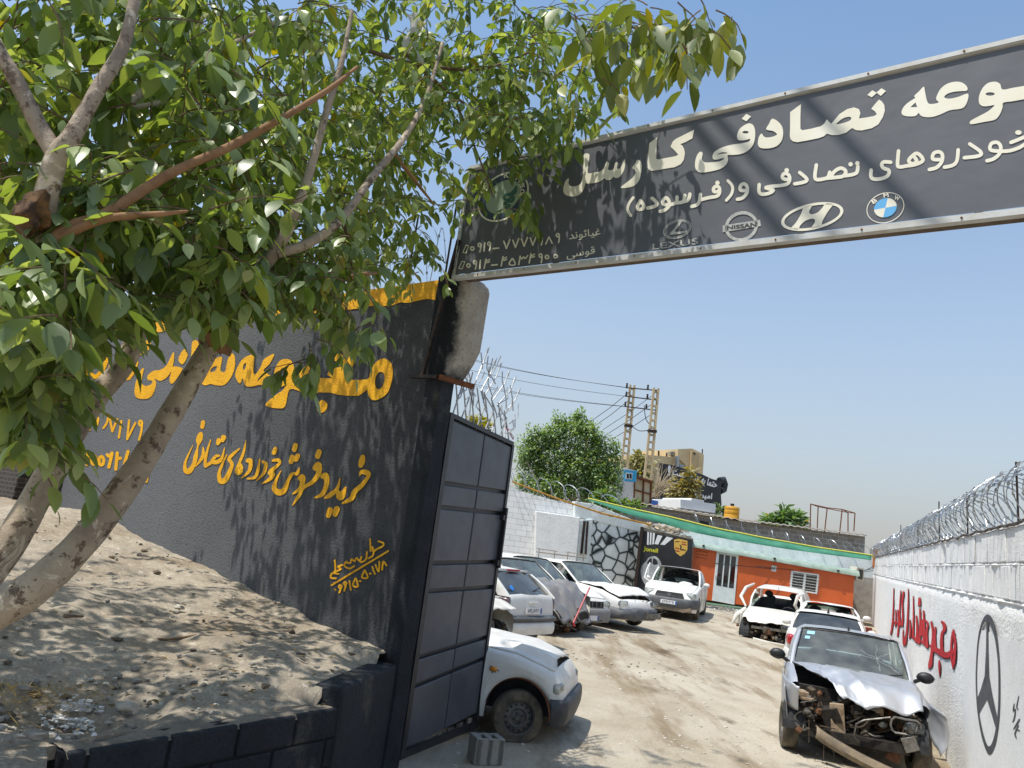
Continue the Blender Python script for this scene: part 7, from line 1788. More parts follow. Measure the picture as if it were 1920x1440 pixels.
    mb = MB(); prism(mb, f6, [(1258, 847), (1261, 846), (1262, 854), (1258, 853)], .8, 0); prism(mb, f6, [(1263, 847), (1267, 847), (1267, 854), (1263, 854)], .8, 0); build('roof_cooler', mb, M_CONC, t)
    mb = MB()
    for x, y in ((1196, 842), (1202, 846), (1235, 845), (1250, 849)): mb.tube([f6.px(x, y+14, -1), f6.px(x, y, -1)], .12, 5)
    mb.tube([f6.px(1316.5, 853, .2), f6.px(1317, 842, .2)], .08, 5); build('roof_vent_pipe', mb, M_IRON, t)
    mb = MB(); prism(mb, f6, [(1301, 848), (1304, 849), (1304, 853), (1301, 852)], .2, 1.0); build('window', mb, INK, t)
    # stone faced wall between
    f7 = Fac(1215, 76, 1235, 77, 900); t = thing('stone_pier', Y_(1225, 900, 76), 'buff rough stone wall end left of the black building', 'wall'); mb = MB(); prism(mb, f7, [(1216, 868), (1237, 867), (1233, 925), (1214, 940)], 3); build('stone_face', mb, brick_mat('buff_stone', '#b7a58a', '#9d8b70', '#cbbda4', .8, w=.6, h=.35), t)
beyond()
def power_poles():
    M_POLE = mat('weathered_pole_concrete', '#b5a484', .9, col2='#9d8d70', scale=1, bump=.3, bscale=8)
    ends = []
    for (x0, y0, x1, y1, Y, lab) in ((1169, 890, 1183, 722, 58, 'left concrete lattice power pole carrying three crossarms beside the big tree'), (1214, 900, 1230, 728, 55, 'right concrete lattice power pole carrying three crossarms')):
        t = thing('power_pole', at_depth(x0, y0+60, Y), lab, 'pole', group='power poles'); b = at_depth(x0, y0, Y); tp = at_depth(x1, y1, Y); tp.x = b.x+(tp.x-b.x)*.25; tp = V3(b.x, Y, tp.z); b = V3(b.x, Y, 0)
        # real pole stands upright; two tapered legs with rungs
        H = tp.z; mb = MB(); w0, w1 = .30, .16
        for sg in (-1, 1): mb.bar(b+V3(sg*w0, 0, 0), tp+V3(sg*w1, 0, 0), .14, .30, up=(0, 1, 0))
        n = 26
        for i in range(n):
            z = H*(i+.5)/n; w = w0+(w1-w0)*z/H; mb.box((b.x, b.y, z), (2*w, .24, .14))
        build('lattice_shaft', mb, M_POLE, t)
        mb = MB(); mb.box((b.x, b.y-.05, H-3.2), (.62, .4, .18)); build('pole_collar', mb, M_IRON, t); ends.append((b, H, t))
    (a, Ha, ta), (b, Hb, tb) = ends
    W_ = []
    for k, (ya, yb, xa, xb) in enumerate(((727, 732, 1174, 1231), (743, 750, 1173, 1230), (762, 769, 1171, 1228))):
        p = at_depth(xa, ya, 57.8); q = at_depth(xb, yb, 54.8); mb = MB(); mb.bar(p, q, .08, .08); mb.lathe([(.05, 0), (.1, .05), (.05, .1), (.1, .15), (.05, .2), (.09, .28), (0, .35)], 8, origin=p.lerp(q, .02)+V3(0, 0, .05)); mb.lathe([(.05, 0), (.1, .05), (.05, .1), (.1, .15), (.05, .2), (.09, .28), (0, .35)], 8, origin=p.lerp(q, .72)+V3(0, 0, .05))
        c = thing('crossarm', p, ('topmost', 'middle', 'lowest')[k]+' steel crossarm joining the two power poles', 'crossarm', group='crossarms of the power poles'); build('arm_bar', mb, M_IRON, c, smooth=40)
        W_.append((p, q))
    far = [(850, 662), (842, 683), (845, 710)]; far2 = [(850, 666), (848, 690), (850, 716)]
    n = 0
    for k, (p, q) in enumerate(W_):
        for j in (0, 1):
            x, y = (far, far2)[j][k]
            if (k, j) == (1, 1) : continue
            e = at_depth(x-60, y-14, 62 if j else 60); s = p.lerp(q, .02 if j == 0 else .30); mb = MB(); P = []
            for i in range(25):
                u = i/24; w = s.lerp(e, u); w = w + V3(0, 0, -.35*math.sin(math.pi*u)); P.append(w)
            mb.tube(P, .018, 4); n += 1
            tag(build('power_line', mb, M_IRON), ('upper', 'middle', 'lower')[k]+(' front' if j == 0 else ' rear')+' power line running left from the poles behind the gate spikes', 'wire', 'power lines running left from the poles')
    for k, (a_, b_) in enumerate((((1180, 735), (1105, 792)), ((1177, 752), (1113, 800)), ((1228, 738), (1130, 806)), ((1226, 755), (1132, 818)), ((1224, 775), (1132, 832)))):
        mb = MB(); mb.tube([at_depth(*a_, 56.5), at_depth((a_[0]+b_[0])/2, (a_[1]+b_[1])/2+2, 58), at_depth(*b_, 60)], .022, 4); tag(build('branch_line', mb, M_IRON), 'thin branch wire dropping from the poles into the big green tree', 'wire', 'branch wires falling to the tree')
    mb = MB(); mb.tube(smooth_open([tuple(at_depth(1186, 800, 56)), tuple(at_depth(1200, 808, 55.5)), tuple(at_depth(1220, 806, 55))]), .03, 5); mb.tube(smooth_open([tuple(at_depth(1208, 760, 55)), tuple(at_depth(1211, 785, 55)), tuple(at_depth(1222, 800, 55))]), .03, 5); tag(build('jumper_cable', mb, M_BLACK), 'loose jumper cable hanging between the two power poles', 'cable')
power_poles()
# ================================================================ trees
def leaf_mat(name, c1, c2, c3, trans=.35, gloss=.35):
    m = bpy.data.materials.new(name); m.use_nodes = True; t = m.node_tree; t.nodes.clear(); N = t.nodes.new
    o = N('ShaderNodeOutputMaterial'); g = N('ShaderNodeNewGeometry'); r = N('ShaderNodeValToRGB'); e = r.color_ramp.elements
    e[0].color = (*lin(c1), 1); e[1].color = (*lin(c3), 1); q = e.new(.5); q.color = (*lin(c2), 1); q = e.new(.94); q.color = (*lin(c3), 1); e[-1].color = (*lin('#8f8a34'), 1)
    t.links.new(g.outputs['Random Per Island'], r.inputs[0])
    pale = N('ShaderNodeMix'); pale.data_type = 'RGBA'; t.links.new(g.outputs['Backfacing'], pale.inputs[0]); t.links.new(r.outputs[0], pale.inputs[6]); hs = N('ShaderNodeHueSaturation'); hs.inputs['Saturation'].default_value = .75; hs.inputs['Value'].default_value = 1.35; t.links.new(r.outputs[0], hs.inputs['Color']); t.links.new(hs.outputs[0], pale.inputs[7])
    b = N('ShaderNodeBsdfPrincipled'); b.inputs['Roughness'].default_value = gloss; b.inputs['Specular IOR Level'].default_value = .45; t.links.new(pale.outputs[2], b.inputs['Base Color'])
    tr = N('ShaderNodeBsdfTranslucent'); ht = N('ShaderNodeHueSaturation'); ht.inputs['Hue'].default_value = .47; ht.inputs['Saturation'].default_value = 1.25; ht.inputs['Value'].default_value = 2.2; t.links.new(r.outputs[0], ht.inputs['Color']); t.links.new(ht.outputs[0], tr.inputs[0])
    mx = N('ShaderNodeMixShader'); mx.inputs[0].default_value = trans; t.links.new(b.outputs[0], mx.inputs[1]); t.links.new(tr.outputs[0], mx.inputs[2]); t.links.new(mx.outputs[0], o.inputs[0])
    return m
def bark_mat():
    s = NT('smooth_grey_bark'); n = s.noise(3, 6, .65); f = s.noise(14, 5, .7, vscale=(1, 1, 1)); w = s.noise(30, 3, .6)
    c = s.mix(s.ramp(n, [(.35, 0), (.65, 1)]), '#b0a18c', '#85776a'); c = s.mix(s.ramp(f, [(.54, 0), (.60, .9)]), c, '#5a4c40'); c = s.mix(s.ramp(s.noise(6, 6, .8, dist=1.5), [(.56, 0), (.62, .7)]), c, '#d0c4b0'); c = s.mix(s.ramp(n, [(.68, 0), (.75, .8)]), c, '#6d4f33')
    s.set(c, .85, spec=.2); s.bump(s.mix(.5, f, w), .9, .015); return s.m
BARK = bark_mat(); BARKB = mat('torn_brown_bark', '#94704e', .9, col2='#7a583c', scale=9, bump=.5, bscale=40); TWIG = mat('thin_twig', '#5d4a37', .85, col2='#7a6650', scale=10)
class Leaves:
    """flat lists filled fast with numpy; each leaf is a curved folded blade"""
    def __init__(s): s.V = []; s.F = []; s.n = 0
    def leaf(s, base, along, up, L, wd, curl=.25, fold=.25, ser=0.0):
        a = along.normalized(); sd = a.cross(up)
        if sd.length < 1e-4: sd = a.orthogonal()
        sd.normalize(); nrm = sd.cross(a)
        st = ((0, 0), (.12, .50), (.32, .94), (.56, .97), (.80, .60), (1, .02))
        o = s.n
        for t, w in st:
            c = base + a*(L*t) - nrm*(curl*L*t*t)
            h = wd*w*(1+ser*((int(t*10) % 2)-.5))
            s.V.append(c - sd*h + nrm*(fold*h)); s.V.append(c); s.V.append(c + sd*h + nrm*(fold*h))
        for i in range(len(st)-1):
            k = o+i*3; s.F.append((k, k+3, k+4, k+1)); s.F.append((k+1, k+4, k+5, k+2))
        s.n += len(st)*3
    def build(s, name, m, parent):
        mb = MB(); mb.v = [tuple(v) for v in s.V]; mb.f = s.F; inv = world(parent).inverted()
        me = bpy.data.meshes.new(name); me.from_pydata([tuple(inv @ v) for v in s.V], [], s.F); me.materials.append(m)
        me.polygons.foreach_set('use_smooth', [True]*len(s.F)); return link(name, me, parent)
def limb(mb, pts, taper=None, n=12, seed=0, slim=.74):
    """pts: (px, py, depth, radius)"""
    Q = [(*at_depth(x, y, Y), r*slim) for x, y, Y, r in pts]; Q = smooth_open(Q, 7)
    P = [Vector(q[:3]) for q in Q]; R = [q[3]*(1+.09*noise.noise(Vector(q[:3])*4+V3(seed, 0, 0))+.05*noise.noise(Vector(q[:3])*13)) for q in Q]
    mb.tube(P, R, n); return P
def twig_spray(LV, mb, base, d, L, nl, lsz, r, hang=.5, tr=.004):
    """a thin drooping shoot carrying leaves"""
    pts = [base]; dd = d.normalized()
    for i in range(5):
        dd = (dd + V3(r.uniform(-.25, .25), r.uniform(-.25, .25), r.uniform(-.25, .10)-.10)).normalized(); pts.append(pts[-1]+dd*L/5)
    if mb is not None: mb.tube(pts, [tr, tr*.9, tr*.8, tr*.7, tr*.6, tr*.4], 4, caps=False)
    for k in range(nl):
        q = (k+.6)/nl; i = min(4, int(q*5)); p = pts[i].lerp(pts[i+1], q*5-i)
        a = 2.4*k+r.uniform(-.5, .5); side = V3(math.cos(a), math.sin(a), r.uniform(-.3, .3))
        out = (side*r.uniform(.5, 1.1)+dd*.5+V3(0, 0, -hang*r.uniform(.3, 1.6))).normalized()
        up = (V3(r.uniform(-.6, .6), r.uniform(-.6, .6), 1)+SUN*.4).normalized()
        s = lsz*r.uniform(.5, 1.3); st = p+out*s*.22
        LV.leaf(st, out, up, s*1.12, s*r.uniform(.23, .31), r.uniform(-.05, .4), r.uniform(.05, .45))
def apple_tree():
    base = at_depth(-260, 1330, 3.35); base.z = .9
    t = thing('apple_tree', base, 'large apple tree with pale leaning trunks and dense green leaves on the bank', 'tree')
    mb = MB(); limb(mb, [(-330, 1420, 3.2, .125), (-60, 1180, 3.35, .115), (60, 1105, 3.4, .103), (160, 1010, 3.5, .092), (250, 890, 3.6, .082), (330, 760, 3.7, .074), (385, 665, 3.8, .070), (430, 590, 3.9, .064)], n=14, seed=1)
    tag(build('trunk', mb, BARK, t, smooth=60), 'pale lower trunk leaning right across the black wall')
    mb = MB(); limb(mb, [(-120, 1190, 3.6, .115), (0, 1045, 3.75, .105), (70, 930, 3.85, .095), (130, 820, 3.95, .088), (185, 740, 4.05, .08), (235, 680, 4.15, .075), (265, 600, 4.2, .07)], n=14, seed=2)
    build('trunk', mb, BARK, t, smooth=60)
    mb = MB(); limb(mb, [(20, 720, 2.75, .075), (55, 520, 2.6, .07), (80, 400, 2.5, .064), (105, 300, 2.46, .058), (135, 255, 2.46, .047), (185, 165, 2.5, .039), (235, 75, 2.56, .034), (262, -60, 2.6, .029)], n=14, seed=3, slim=.66)
    limb(mb, [(112, 300, 2.46, .05), (75, 240, 2.45, .042), (30, 150, 2.42, .04), (-10, 80, 2.4, .036), (-60, -40, 2.4, .034)], n=12, seed=4, slim=.68)
    build('upper_trunk', mb, BARK, t, smooth=60)
    br = [([(430, 590, 3.8, .048), (480, 520, 3.65, .046), (520, 465, 3.55, .042), (560, 385, 3.5, .034), (590, 290, 3.5, .028), (612, 210, 3.5, .024), (640, 120, 3.55, .019), (660, 20, 3.6, .014)], BARK), ([(520, 475, 3.55, .036), (580, 455, 3.6, .034), (640, 410, 3.7, .031), (700, 330, 3.9, .029), (760, 255, 4.1, .025), (800, 180, 4.3, .02), (830, 80, 4.5, .016)], BARK),
          ([(90, 455, 2.5, .04), (140, 425, 2.52, .036), (200, 400, 2.56, .028), (320, 325, 2.7, .026), (430, 275, 2.85, .024), (540, 215, 3.0, .02), (620, 165, 3.1, .016), (670, 125, 3.2, .009)], BARKB), ([(110, 445, 2.5, .024), (200, 410, 2.5, .02), (290, 402, 2.52, .016), (352, 396, 2.55, .006)], BARKB),
          ([(240, 195, 3.1, .025), (300, 150, 3.3, .022), (420, 90, 3.6, .018), (520, 40, 3.9, .014)], BARK), ([(190, 205, 3.0, .018), (260, 200, 3.1, .016), (310, 190, 3.2, .012)], BARK), ([(690, 95, 4.6, .02), (780, 120, 4.7, .018), (900, 130, 4.8, .014), (1000, 95, 4.7, .01)], TWIG), ([(760, 100, 4.8, .018), (850, 180, 5.0, .014), (960, 240, 5.2, .01), (1040, 235, 5.3, .007)], TWIG),
          ([(560, 560, 3.9, .03), (620, 530, 4.0, .028), (680, 515, 4.1, .02), (705, 512, 4.2, .012)], BARKB), ([(740, 290, 4.9, .02), (775, 335, 5.0, .018), (815, 385, 5.1, .008)], BARKB), ([(640, 410, 4.5, .02), (660, 470, 4.6, .014), (655, 540, 4.7, .008)], TWIG), ([(235, 680, 4.1, .03), (250, 560, 4.2, .03), (300, 430, 4.4, .025), (360, 330, 4.6, .02)], BARK),
          ([(850, 180, 5.0, .012), (900, 300, 5.2, .010), (925, 370, 5.4, .007)], TWIG)]
    for p, m in br:
        mb = MB(); limb(mb, p, n=9, seed=len(p), slim=.72); build('branch', mb, m, t, smooth=60)
    mb = MB(); c = at_depth(410, 635, 3.82); mb.blob(c, .075, 3, 4, .9, (1, 1, 1.1)); build('broken_stub', mb, BARKB, t, smooth=60)
    mb = MB(); c = at_depth(62, 405, 2.44); mb.blob(c, .055, 3, 9, .8, (1, 1, 1.2)); build('knot_hole', mb, mat('dark_knot', '#3a2a20', .95, col2='#7d5a34', scale=14, bump=.6), t, smooth=60)
    # ---- crown: clusters given as photo position, size, depth range, shoots, leaf length
    r = random.Random(42); LV = Leaves(); tw = MB()
    def cluster(px, py, rx, ry, y0, y1, n, ls, nl=9, hang=.5, L=.30):
        for _ in range(int(n*DENS)):
            a = r.uniform(0, 6.283); q = math.sqrt(r.random()); Y = r.uniform(y0, y1)
            p = at_depth(px+rx*q*math.cos(a), py+ry*q*math.sin(a), Y); ls_ = ls*(1.22 if px < 420 and y0 < 4.5 else 1.08)
            twig_spray(LV, tw, p, V3(r.uniform(-1, 1), r.uniform(-1, 1), r.uniform(-.5, .6)), L*r.uniform(.7, 1.3), nl, ls_, r, hang)
    C = cluster; DENS = 1.75
    # left, near
    C(60, 60, 170, 120, 2.55, 3.6, 26, .088); C(40, 220, 130, 120, 2.6, 3.7, 20, .088); C(60, 380, 130, 110, 2.4, 3.4, 20, .085); C(40, 520, 120, 100, 2.3, 3.2, 24, .085); C(100, 540, 130, 75, 2.5, 3.4, 28, .085, L=.22); C(30, 640, 105, 80, 2.5, 3.3, 20, .085, L=.22); C(40, 715, 80, 55, 2.6, 3.3, 12, .085, L=.2); C(60, 775, 80, 40, 2.7, 3.4, 8, .085, L=.2); C(40, 810, 60, 50, 2.7, 3.4, 7, .085)
    C(290, 80, 170, 120, 2.8, 4.2, 30, .088); C(300, 230, 140, 110, 2.8, 4.2, 24, .088); C(270, 380, 140, 100, 2.6, 3.8, 30, .085); C(300, 465, 150, 75, 2.8, 4.0, 34, .085, L=.22); C(420, 420, 120, 110, 3.2, 4.4, 24, .085); C(430, 505, 85, 55, 3.2, 4.0, 16, .085, L=.22); C(310, 555, 80, 25, 3.0, 3.9, 7, .085, L=.2)
    # middle
    C(500, 90, 160, 120, 3.2, 5.0, 34, .088); C(480, 260, 140, 120, 3.4, 5.0, 28, .085); C(560, 400, 120, 100, 3.6, 5.0, 28, .085); C(600, 510, 65, 60, 3.6, 4.4, 17, .085, hang=1.0); C(640, 610, 30, 35, 3.7, 4.1, 6, .085, hang=1.3); C(588, 660, 12, 40, 3.8, 4.0, 3, .085, hang=1.4); C(520, 515, 60, 50, 3.6, 4.2, 11, .085, L=.22)
    C(690, 100, 150, 120, 4.2, 6.2, 34, .085); C(690, 260, 120, 110, 4.2, 6.0, 26, .085); C(680, 430, 80, 70, 4.4, 5.6, 12, .085); C(760, 400, 50, 60, 5.0, 6.0, 7, .08); C(780, 480, 40, 40, 5.4, 6.2, 6, .075); C(640, 480, 60, 50, 4.2, 5.2, 9, .085)
    # right
    C(880, 80, 150, 110, 4.4, 6.2, 36, .085); C(870, 210, 120, 90, 4.4, 6.0, 24, .085); C(960, 230, 90, 80, 4.8, 5.8, 18, .082); C(1040, 120, 110, 100, 4.4, 5.6, 26, .085); C(990, 250, 70, 40, 4.9, 5.6, 9, .08, hang=.9, L=.22); C(890, 320, 50, 35, 5.0, 5.8, 4, .08, L=.2); C(1055, 225, 40, 35, 4.7, 5.3, 6, .085, hang=1.0, L=.22); C(1150, 60, 70, 80, 4.2, 5.2, 15, .088); C(985, 385, 30, 20, 5.0, 5.4, 4, .085, hang=1.1, L=.2); C(900, 378, 22, 20, 5.2, 5.5, 2, .075)
    # the part that overhangs the street above the frame and shades wall and bank
    for x, y, rx, ry, a, b, n in ((250, -200, 400, 170, 2.8, 5.0, 60), (650, -200, 300, 170, 3.8, 6.2, 52), (600, -420, 400, 150, 4.4, 6.6, 40), (200, -480, 400, 160, 3.0, 5.2, 34), (950, -180, 200, 120, 4.6, 6.0, 22), (420, 330, 200, 150, 5.2, 7.6, 44), (620, 280, 150, 160, 5.4, 6.7, 40), (250, 400, 160, 120, 5.4, 8.0, 16), (760, 200, 110, 150, 5.6, 6.4, 22), (-260, -50, 280, 260, 3.0, 6.0, 80), (-350, -450, 340, 260, 3.0, 6.0, 80), (300, 0, 200, 150, 5.0, 6.6, 34), (480, 150, 150, 150, 5.4, 7.0, 30), (-480, 150, 160, 200, 3.0, 5.0, 40), (-120, 300, 160, 200, 3.4, 5.2, 30), (0, -350, 250, 200, 2.4, 4.0, 30)):
        C(x, y, rx, ry, a, b, n, .095, 9, L=.36)
    cr = LV.build('crown', leaf_mat('apple_leaf', '#4b5e33', '#667d42', '#8c9c5c', .40), t); tag(cr, 'dense crown of oval green leaves')
    tw_o = build('twigs', tw, TWIG, t)
    # larger nearer leaves of the branch at the upper right
    LV2 = Leaves(); tw2 = MB(); LV = LV2; tw = tw2
    def big(px, py, rx, ry, y0, y1, n, ls, hang):
        for _ in range(n):
            p = at_depth(px+r.uniform(-rx, rx), py+r.uniform(-ry, ry), r.uniform(y0, y1)); twig_spray(LV2, tw2, p, V3(r.uniform(-.3, 1), r.uniform(-.4, .4), r.uniform(-.4, .3)), .16, 5, ls, r, hang, .003)
    big(1250, 40, 60, 40, 2.4, 3.0, 8, .105, 1.2); big(1180, 60, 70, 60, 2.6, 3.2, 9, .105, 1.1); big(1320, 20, 40, 30, 2.4, 2.8, 5, .095, 1.3); big(1265, 100, 30, 20, 2.4, 2.7, 3, .105, 1.6); big(1340, 60, 22, 20, 2.4, 2.7, 2, .085, 1.5); big(1120, 90, 60, 60, 2.8, 3.4, 8, .105, 1.1)
    build('hanging_leaves', None, None, t) if False else LV2.build('overhanging_leaves', leaf_mat('serrated_leaf', '#4b5a2e', '#647338', '#808744', .34, .45), t); build('twigs', tw2, TWIG, t)
    for x, y, Y, s in ((221, 403, 2.75, .030), (322, 476, 3.2, .027), (338, 40, 3.0, .026), (590, 85, 4.0, .028)):
        mb = MB(); c = at_depth(x, y, Y); mb.lathe([(.0, -s*.95), (s*.5, -s*.88), (s*.9, -s*.4), (s, .05*s), (s*.9, s*.55), (s*.5, s*.88), (s*.12, s*.8), (0, s*.7)], 16, origin=c); a = build('apple', mb, mat('green_apple', '#94ab45', .35, col2='#a8b860', scale=20), t, smooth=80)
        mb = MB(); mb.tube([c+V3(0, 0, s*.7), c+V3(.004, 0, s*1.5)], .002, 5); build('stalk', mb, TWIG, a)
    LV3 = Leaves(); c = at_depth(158, 488, 2.6)
    for a in range(3): LV3.leaf(c+V3(-.03+.02*a, 0, .03), V3(.5+.3*a, -.2, -.9), V3(0, -1, .3), .075, .032, .1, .1)
    tag(LV3.build('yellow_leaf', mat('withered_yellow_leaf', '#c8951d', .6, col2='#8d6a1c', scale=60), t), 'withered yellow leaf')
    mb = MB(); P = []
    for i in range(8):
        P.append([at_depth(762+8*math.sin(i)+j*7, 25+i*13, 5.0)+V3(0, .02*math.sin(j*2+i), 0) for j in range(5)])
    mb.grid(P); tag(build('snagged_plastic', mb, mat('torn_polythene', '#c8c3bb', .5), t, smooth=70), 'torn whitish plastic film snagged on a branch')
    return t
apple_tree()
def far_tree(name, label, lumps, Y, trunk, n, ls, cols, seed, cat='tree', group=None, spread=1.0, thin=False):
    """lumps: (px, py, rx, ry) in the photo at distance Y"""
    r = random.Random(seed); b = at_depth(trunk[0], trunk[1], Y); b.z = ground_z(b.x, b.y)
    t = thing(name, b, label, cat, group=group); mb = MB(); k = Y/FPX
    tops = [at_depth(x, y+ry*.3, Y+r.uniform(-.5, .5)) for x, y, rx, ry in lumps]
    for tp in tops:
        h = tp-b; mb.tube(smooth_open([tuple(b), tuple(b+h*.35+V3(r.uniform(-.2, .2), 0, 0)), tuple(b+h*.7+V3(r.uniform(-.3, .3), r.uniform(-.3, .3), 0)), tuple(tp)], 4), [.10*k*30*(1-.06*i) for i in range(13)], 6)
    build('trunk', mb, BARK, t, smooth=60); LV = Leaves(); tot = sum(a[2]*a[3] for a in lumps)
    for x, y, rx, ry in lumps:
        for _ in range(int(n*rx*ry/tot)):
            u = r.uniform(-1, 1); a = r.uniform(0, 6.283); q = r.random()**.45; s = math.sqrt(1-u*u)
            p = at_depth(x+rx*q*s*math.cos(a), y+ry*q*u, Y+spread*rx*k*q*s*math.sin(a))
            p += V3(noise.noise(p*.9), noise.noise(p*.9+V3(5, 0, 0)), noise.noise(p*.9+V3(0, 7, 0)))*rx*k*.55
            for _k in range(4):
                d = V3(r.uniform(-1, 1), r.uniform(-1, 1), r.uniform(-.8, .8)); LV.leaf(p+d*ls*.8, d, V3(r.uniform(-.5, .5), r.uniform(-.5, .5), 1), ls*r.uniform(.6, 1.3), ls*.24, r.uniform(0, .4), .2)
    LV.build('crown', leaf_mat(name+'_leaf', *cols, .28, .5), t); return t
far_tree('leafy_tree', 'big dense green tree behind the whitewashed block wall', [(1052, 790, 14, 22), (1085, 785, 13, 20), (1072, 812, 26, 26), (1035, 815, 24, 26), (1005, 825, 20, 30), (985, 850, 20, 34), (1105, 812, 20, 26), (1120, 835, 22, 24), (1095, 845, 30, 26), (1050, 850, 30, 30), (1015, 870, 30, 30), (1135, 870, 24, 30), (1152, 842, 9, 18), (1150, 900, 20, 30), (1080, 880, 34, 30), (1110, 905, 34, 32), (1040, 900, 40, 32), (1000, 905, 34, 34), (1130, 930, 34, 24), (1070, 925, 40, 24)], 36, (1070, 960), 5600, .16, ('#4f6a3a', '#6a864a', '#88a25f'), 3)
far_tree('leafy_tree', 'small round green treetop rising beyond the tin roof', [(1470, 972, 24, 16), (1452, 980, 20, 12), (1490, 980, 18, 12)], 60, (1470, 1000), 260, .55, ('#3f5a33', '#577444', '#6d8a55'), 5)
far_tree('poplar_sapling', 'yellowish pointed young tree before the black building', [(1294, 900, 12, 26), (1288, 925, 22, 24), (1264, 925, 13, 22), (1272, 945, 26, 14)], 50, (1285, 965), 330, .34, ('#6d6a36', '#857f45', '#99914f'), 6)
far_tree('dusty_tree', 'dusty olive tree between the two power poles', [(1200, 880, 26, 26), (1195, 862, 20, 12), (1205, 905, 18, 20)], 64, (1200, 920), 260, .45, ('#6b6f45', '#838452', '#979363'), 7)
far_tree('distant_tree', 'low dark tree behind the yellow water tank', [(1352, 962, 8, 10)], 62, (1352, 980), 50, .45, ('#435a38', '#5b7248', '#6f8458'), 8)
far_tree('climbing_shrub', 'green shrub spilling over the wall below the big tree', [(1160, 940, 28, 10), (1130, 932, 20, 10), (1190, 950, 16, 6)], 33.5, (1160, 965), 240, .2, ('#3c5a28', '#557636', '#6c8d45'), 9, 'shrub')
far_tree('palm_like_shrub', 'yellow green treetop seen through the gate spikes', [(895, 795, 10, 10), (908, 805, 8, 9), (888, 805, 8, 8)], 34, (900, 840), 90, .3, ('#6b7031', '#86883e', '#9a9848'), 10, 'shrub')
def dry_bush():
    r = random.Random(4); b = at_depth(1240, 930, 48); t = thing('dry_bush', b, 'bare dry pale branches fanning out before the black building', 'bush'); mb = MB()
    for i in range(46):
        a = at_depth(1228+r.uniform(-4, 8), 925+r.uniform(-10, 10), 48); e = at_depth(1233+r.uniform(0, 45), 868+r.uniform(0, 60), 48+r.uniform(-1, 1)); m = a.lerp(e, .5)+V3(0, 0, r.uniform(0, .4)); mb.tube(smooth_open([tuple(a), tuple(m), tuple(e)], 4), [.03-.0025*k for k in range(9)], 4)
    build('bare_branches', mb, mat('bleached_branch', '#a8977c', .9), t)
dry_bush()
# ================================================================ small things lying about
def tyres():
    for k, (x, y, lab) in enumerate(((1182, 1132, 'worn dusty tyre lying flat on the gravel below the stone mural'), (1166, 1118, 'green grey tyre leaning on the foot of the stone mural'))):
        p = at_ground(x, y); t = thing('scrap_tyre', p, lab, 'tyre'); mb = MB(); R = .27
        mb.lathe([(R*.58, .02), (R*.7, .0), (R*.92, .01), (R, .05), (R, .13), (R*.92, .17), (R*.7, .18), (R*.58, .16), (R*.56, .09), (R*.58, .02)], 30, axis=(0, 0, 1) if k == 0 else (.2, -.5, .8), origin=p+V3(0, 0, 0 if k == 0 else .08))
        build('tyre_body', mb, TYRE, t, smooth=50)
tyres()
def red_bar():
    mb = MB(); a = at_depth(1106, 1101, 15.0); b = at_depth(1075, 1168, 14.6); mb.tube([a, b], .016, 8); mb.tube([b, b+V3(.03, 0, -.06)], .022, 8)
    tag(build('steering_lock_bar', mb, mat('red_enamel', '#b5202a', .4, col2='#8f1a22', scale=9)), 'red bar propped across the front of the grey wreck', 'bar')
red_bar()
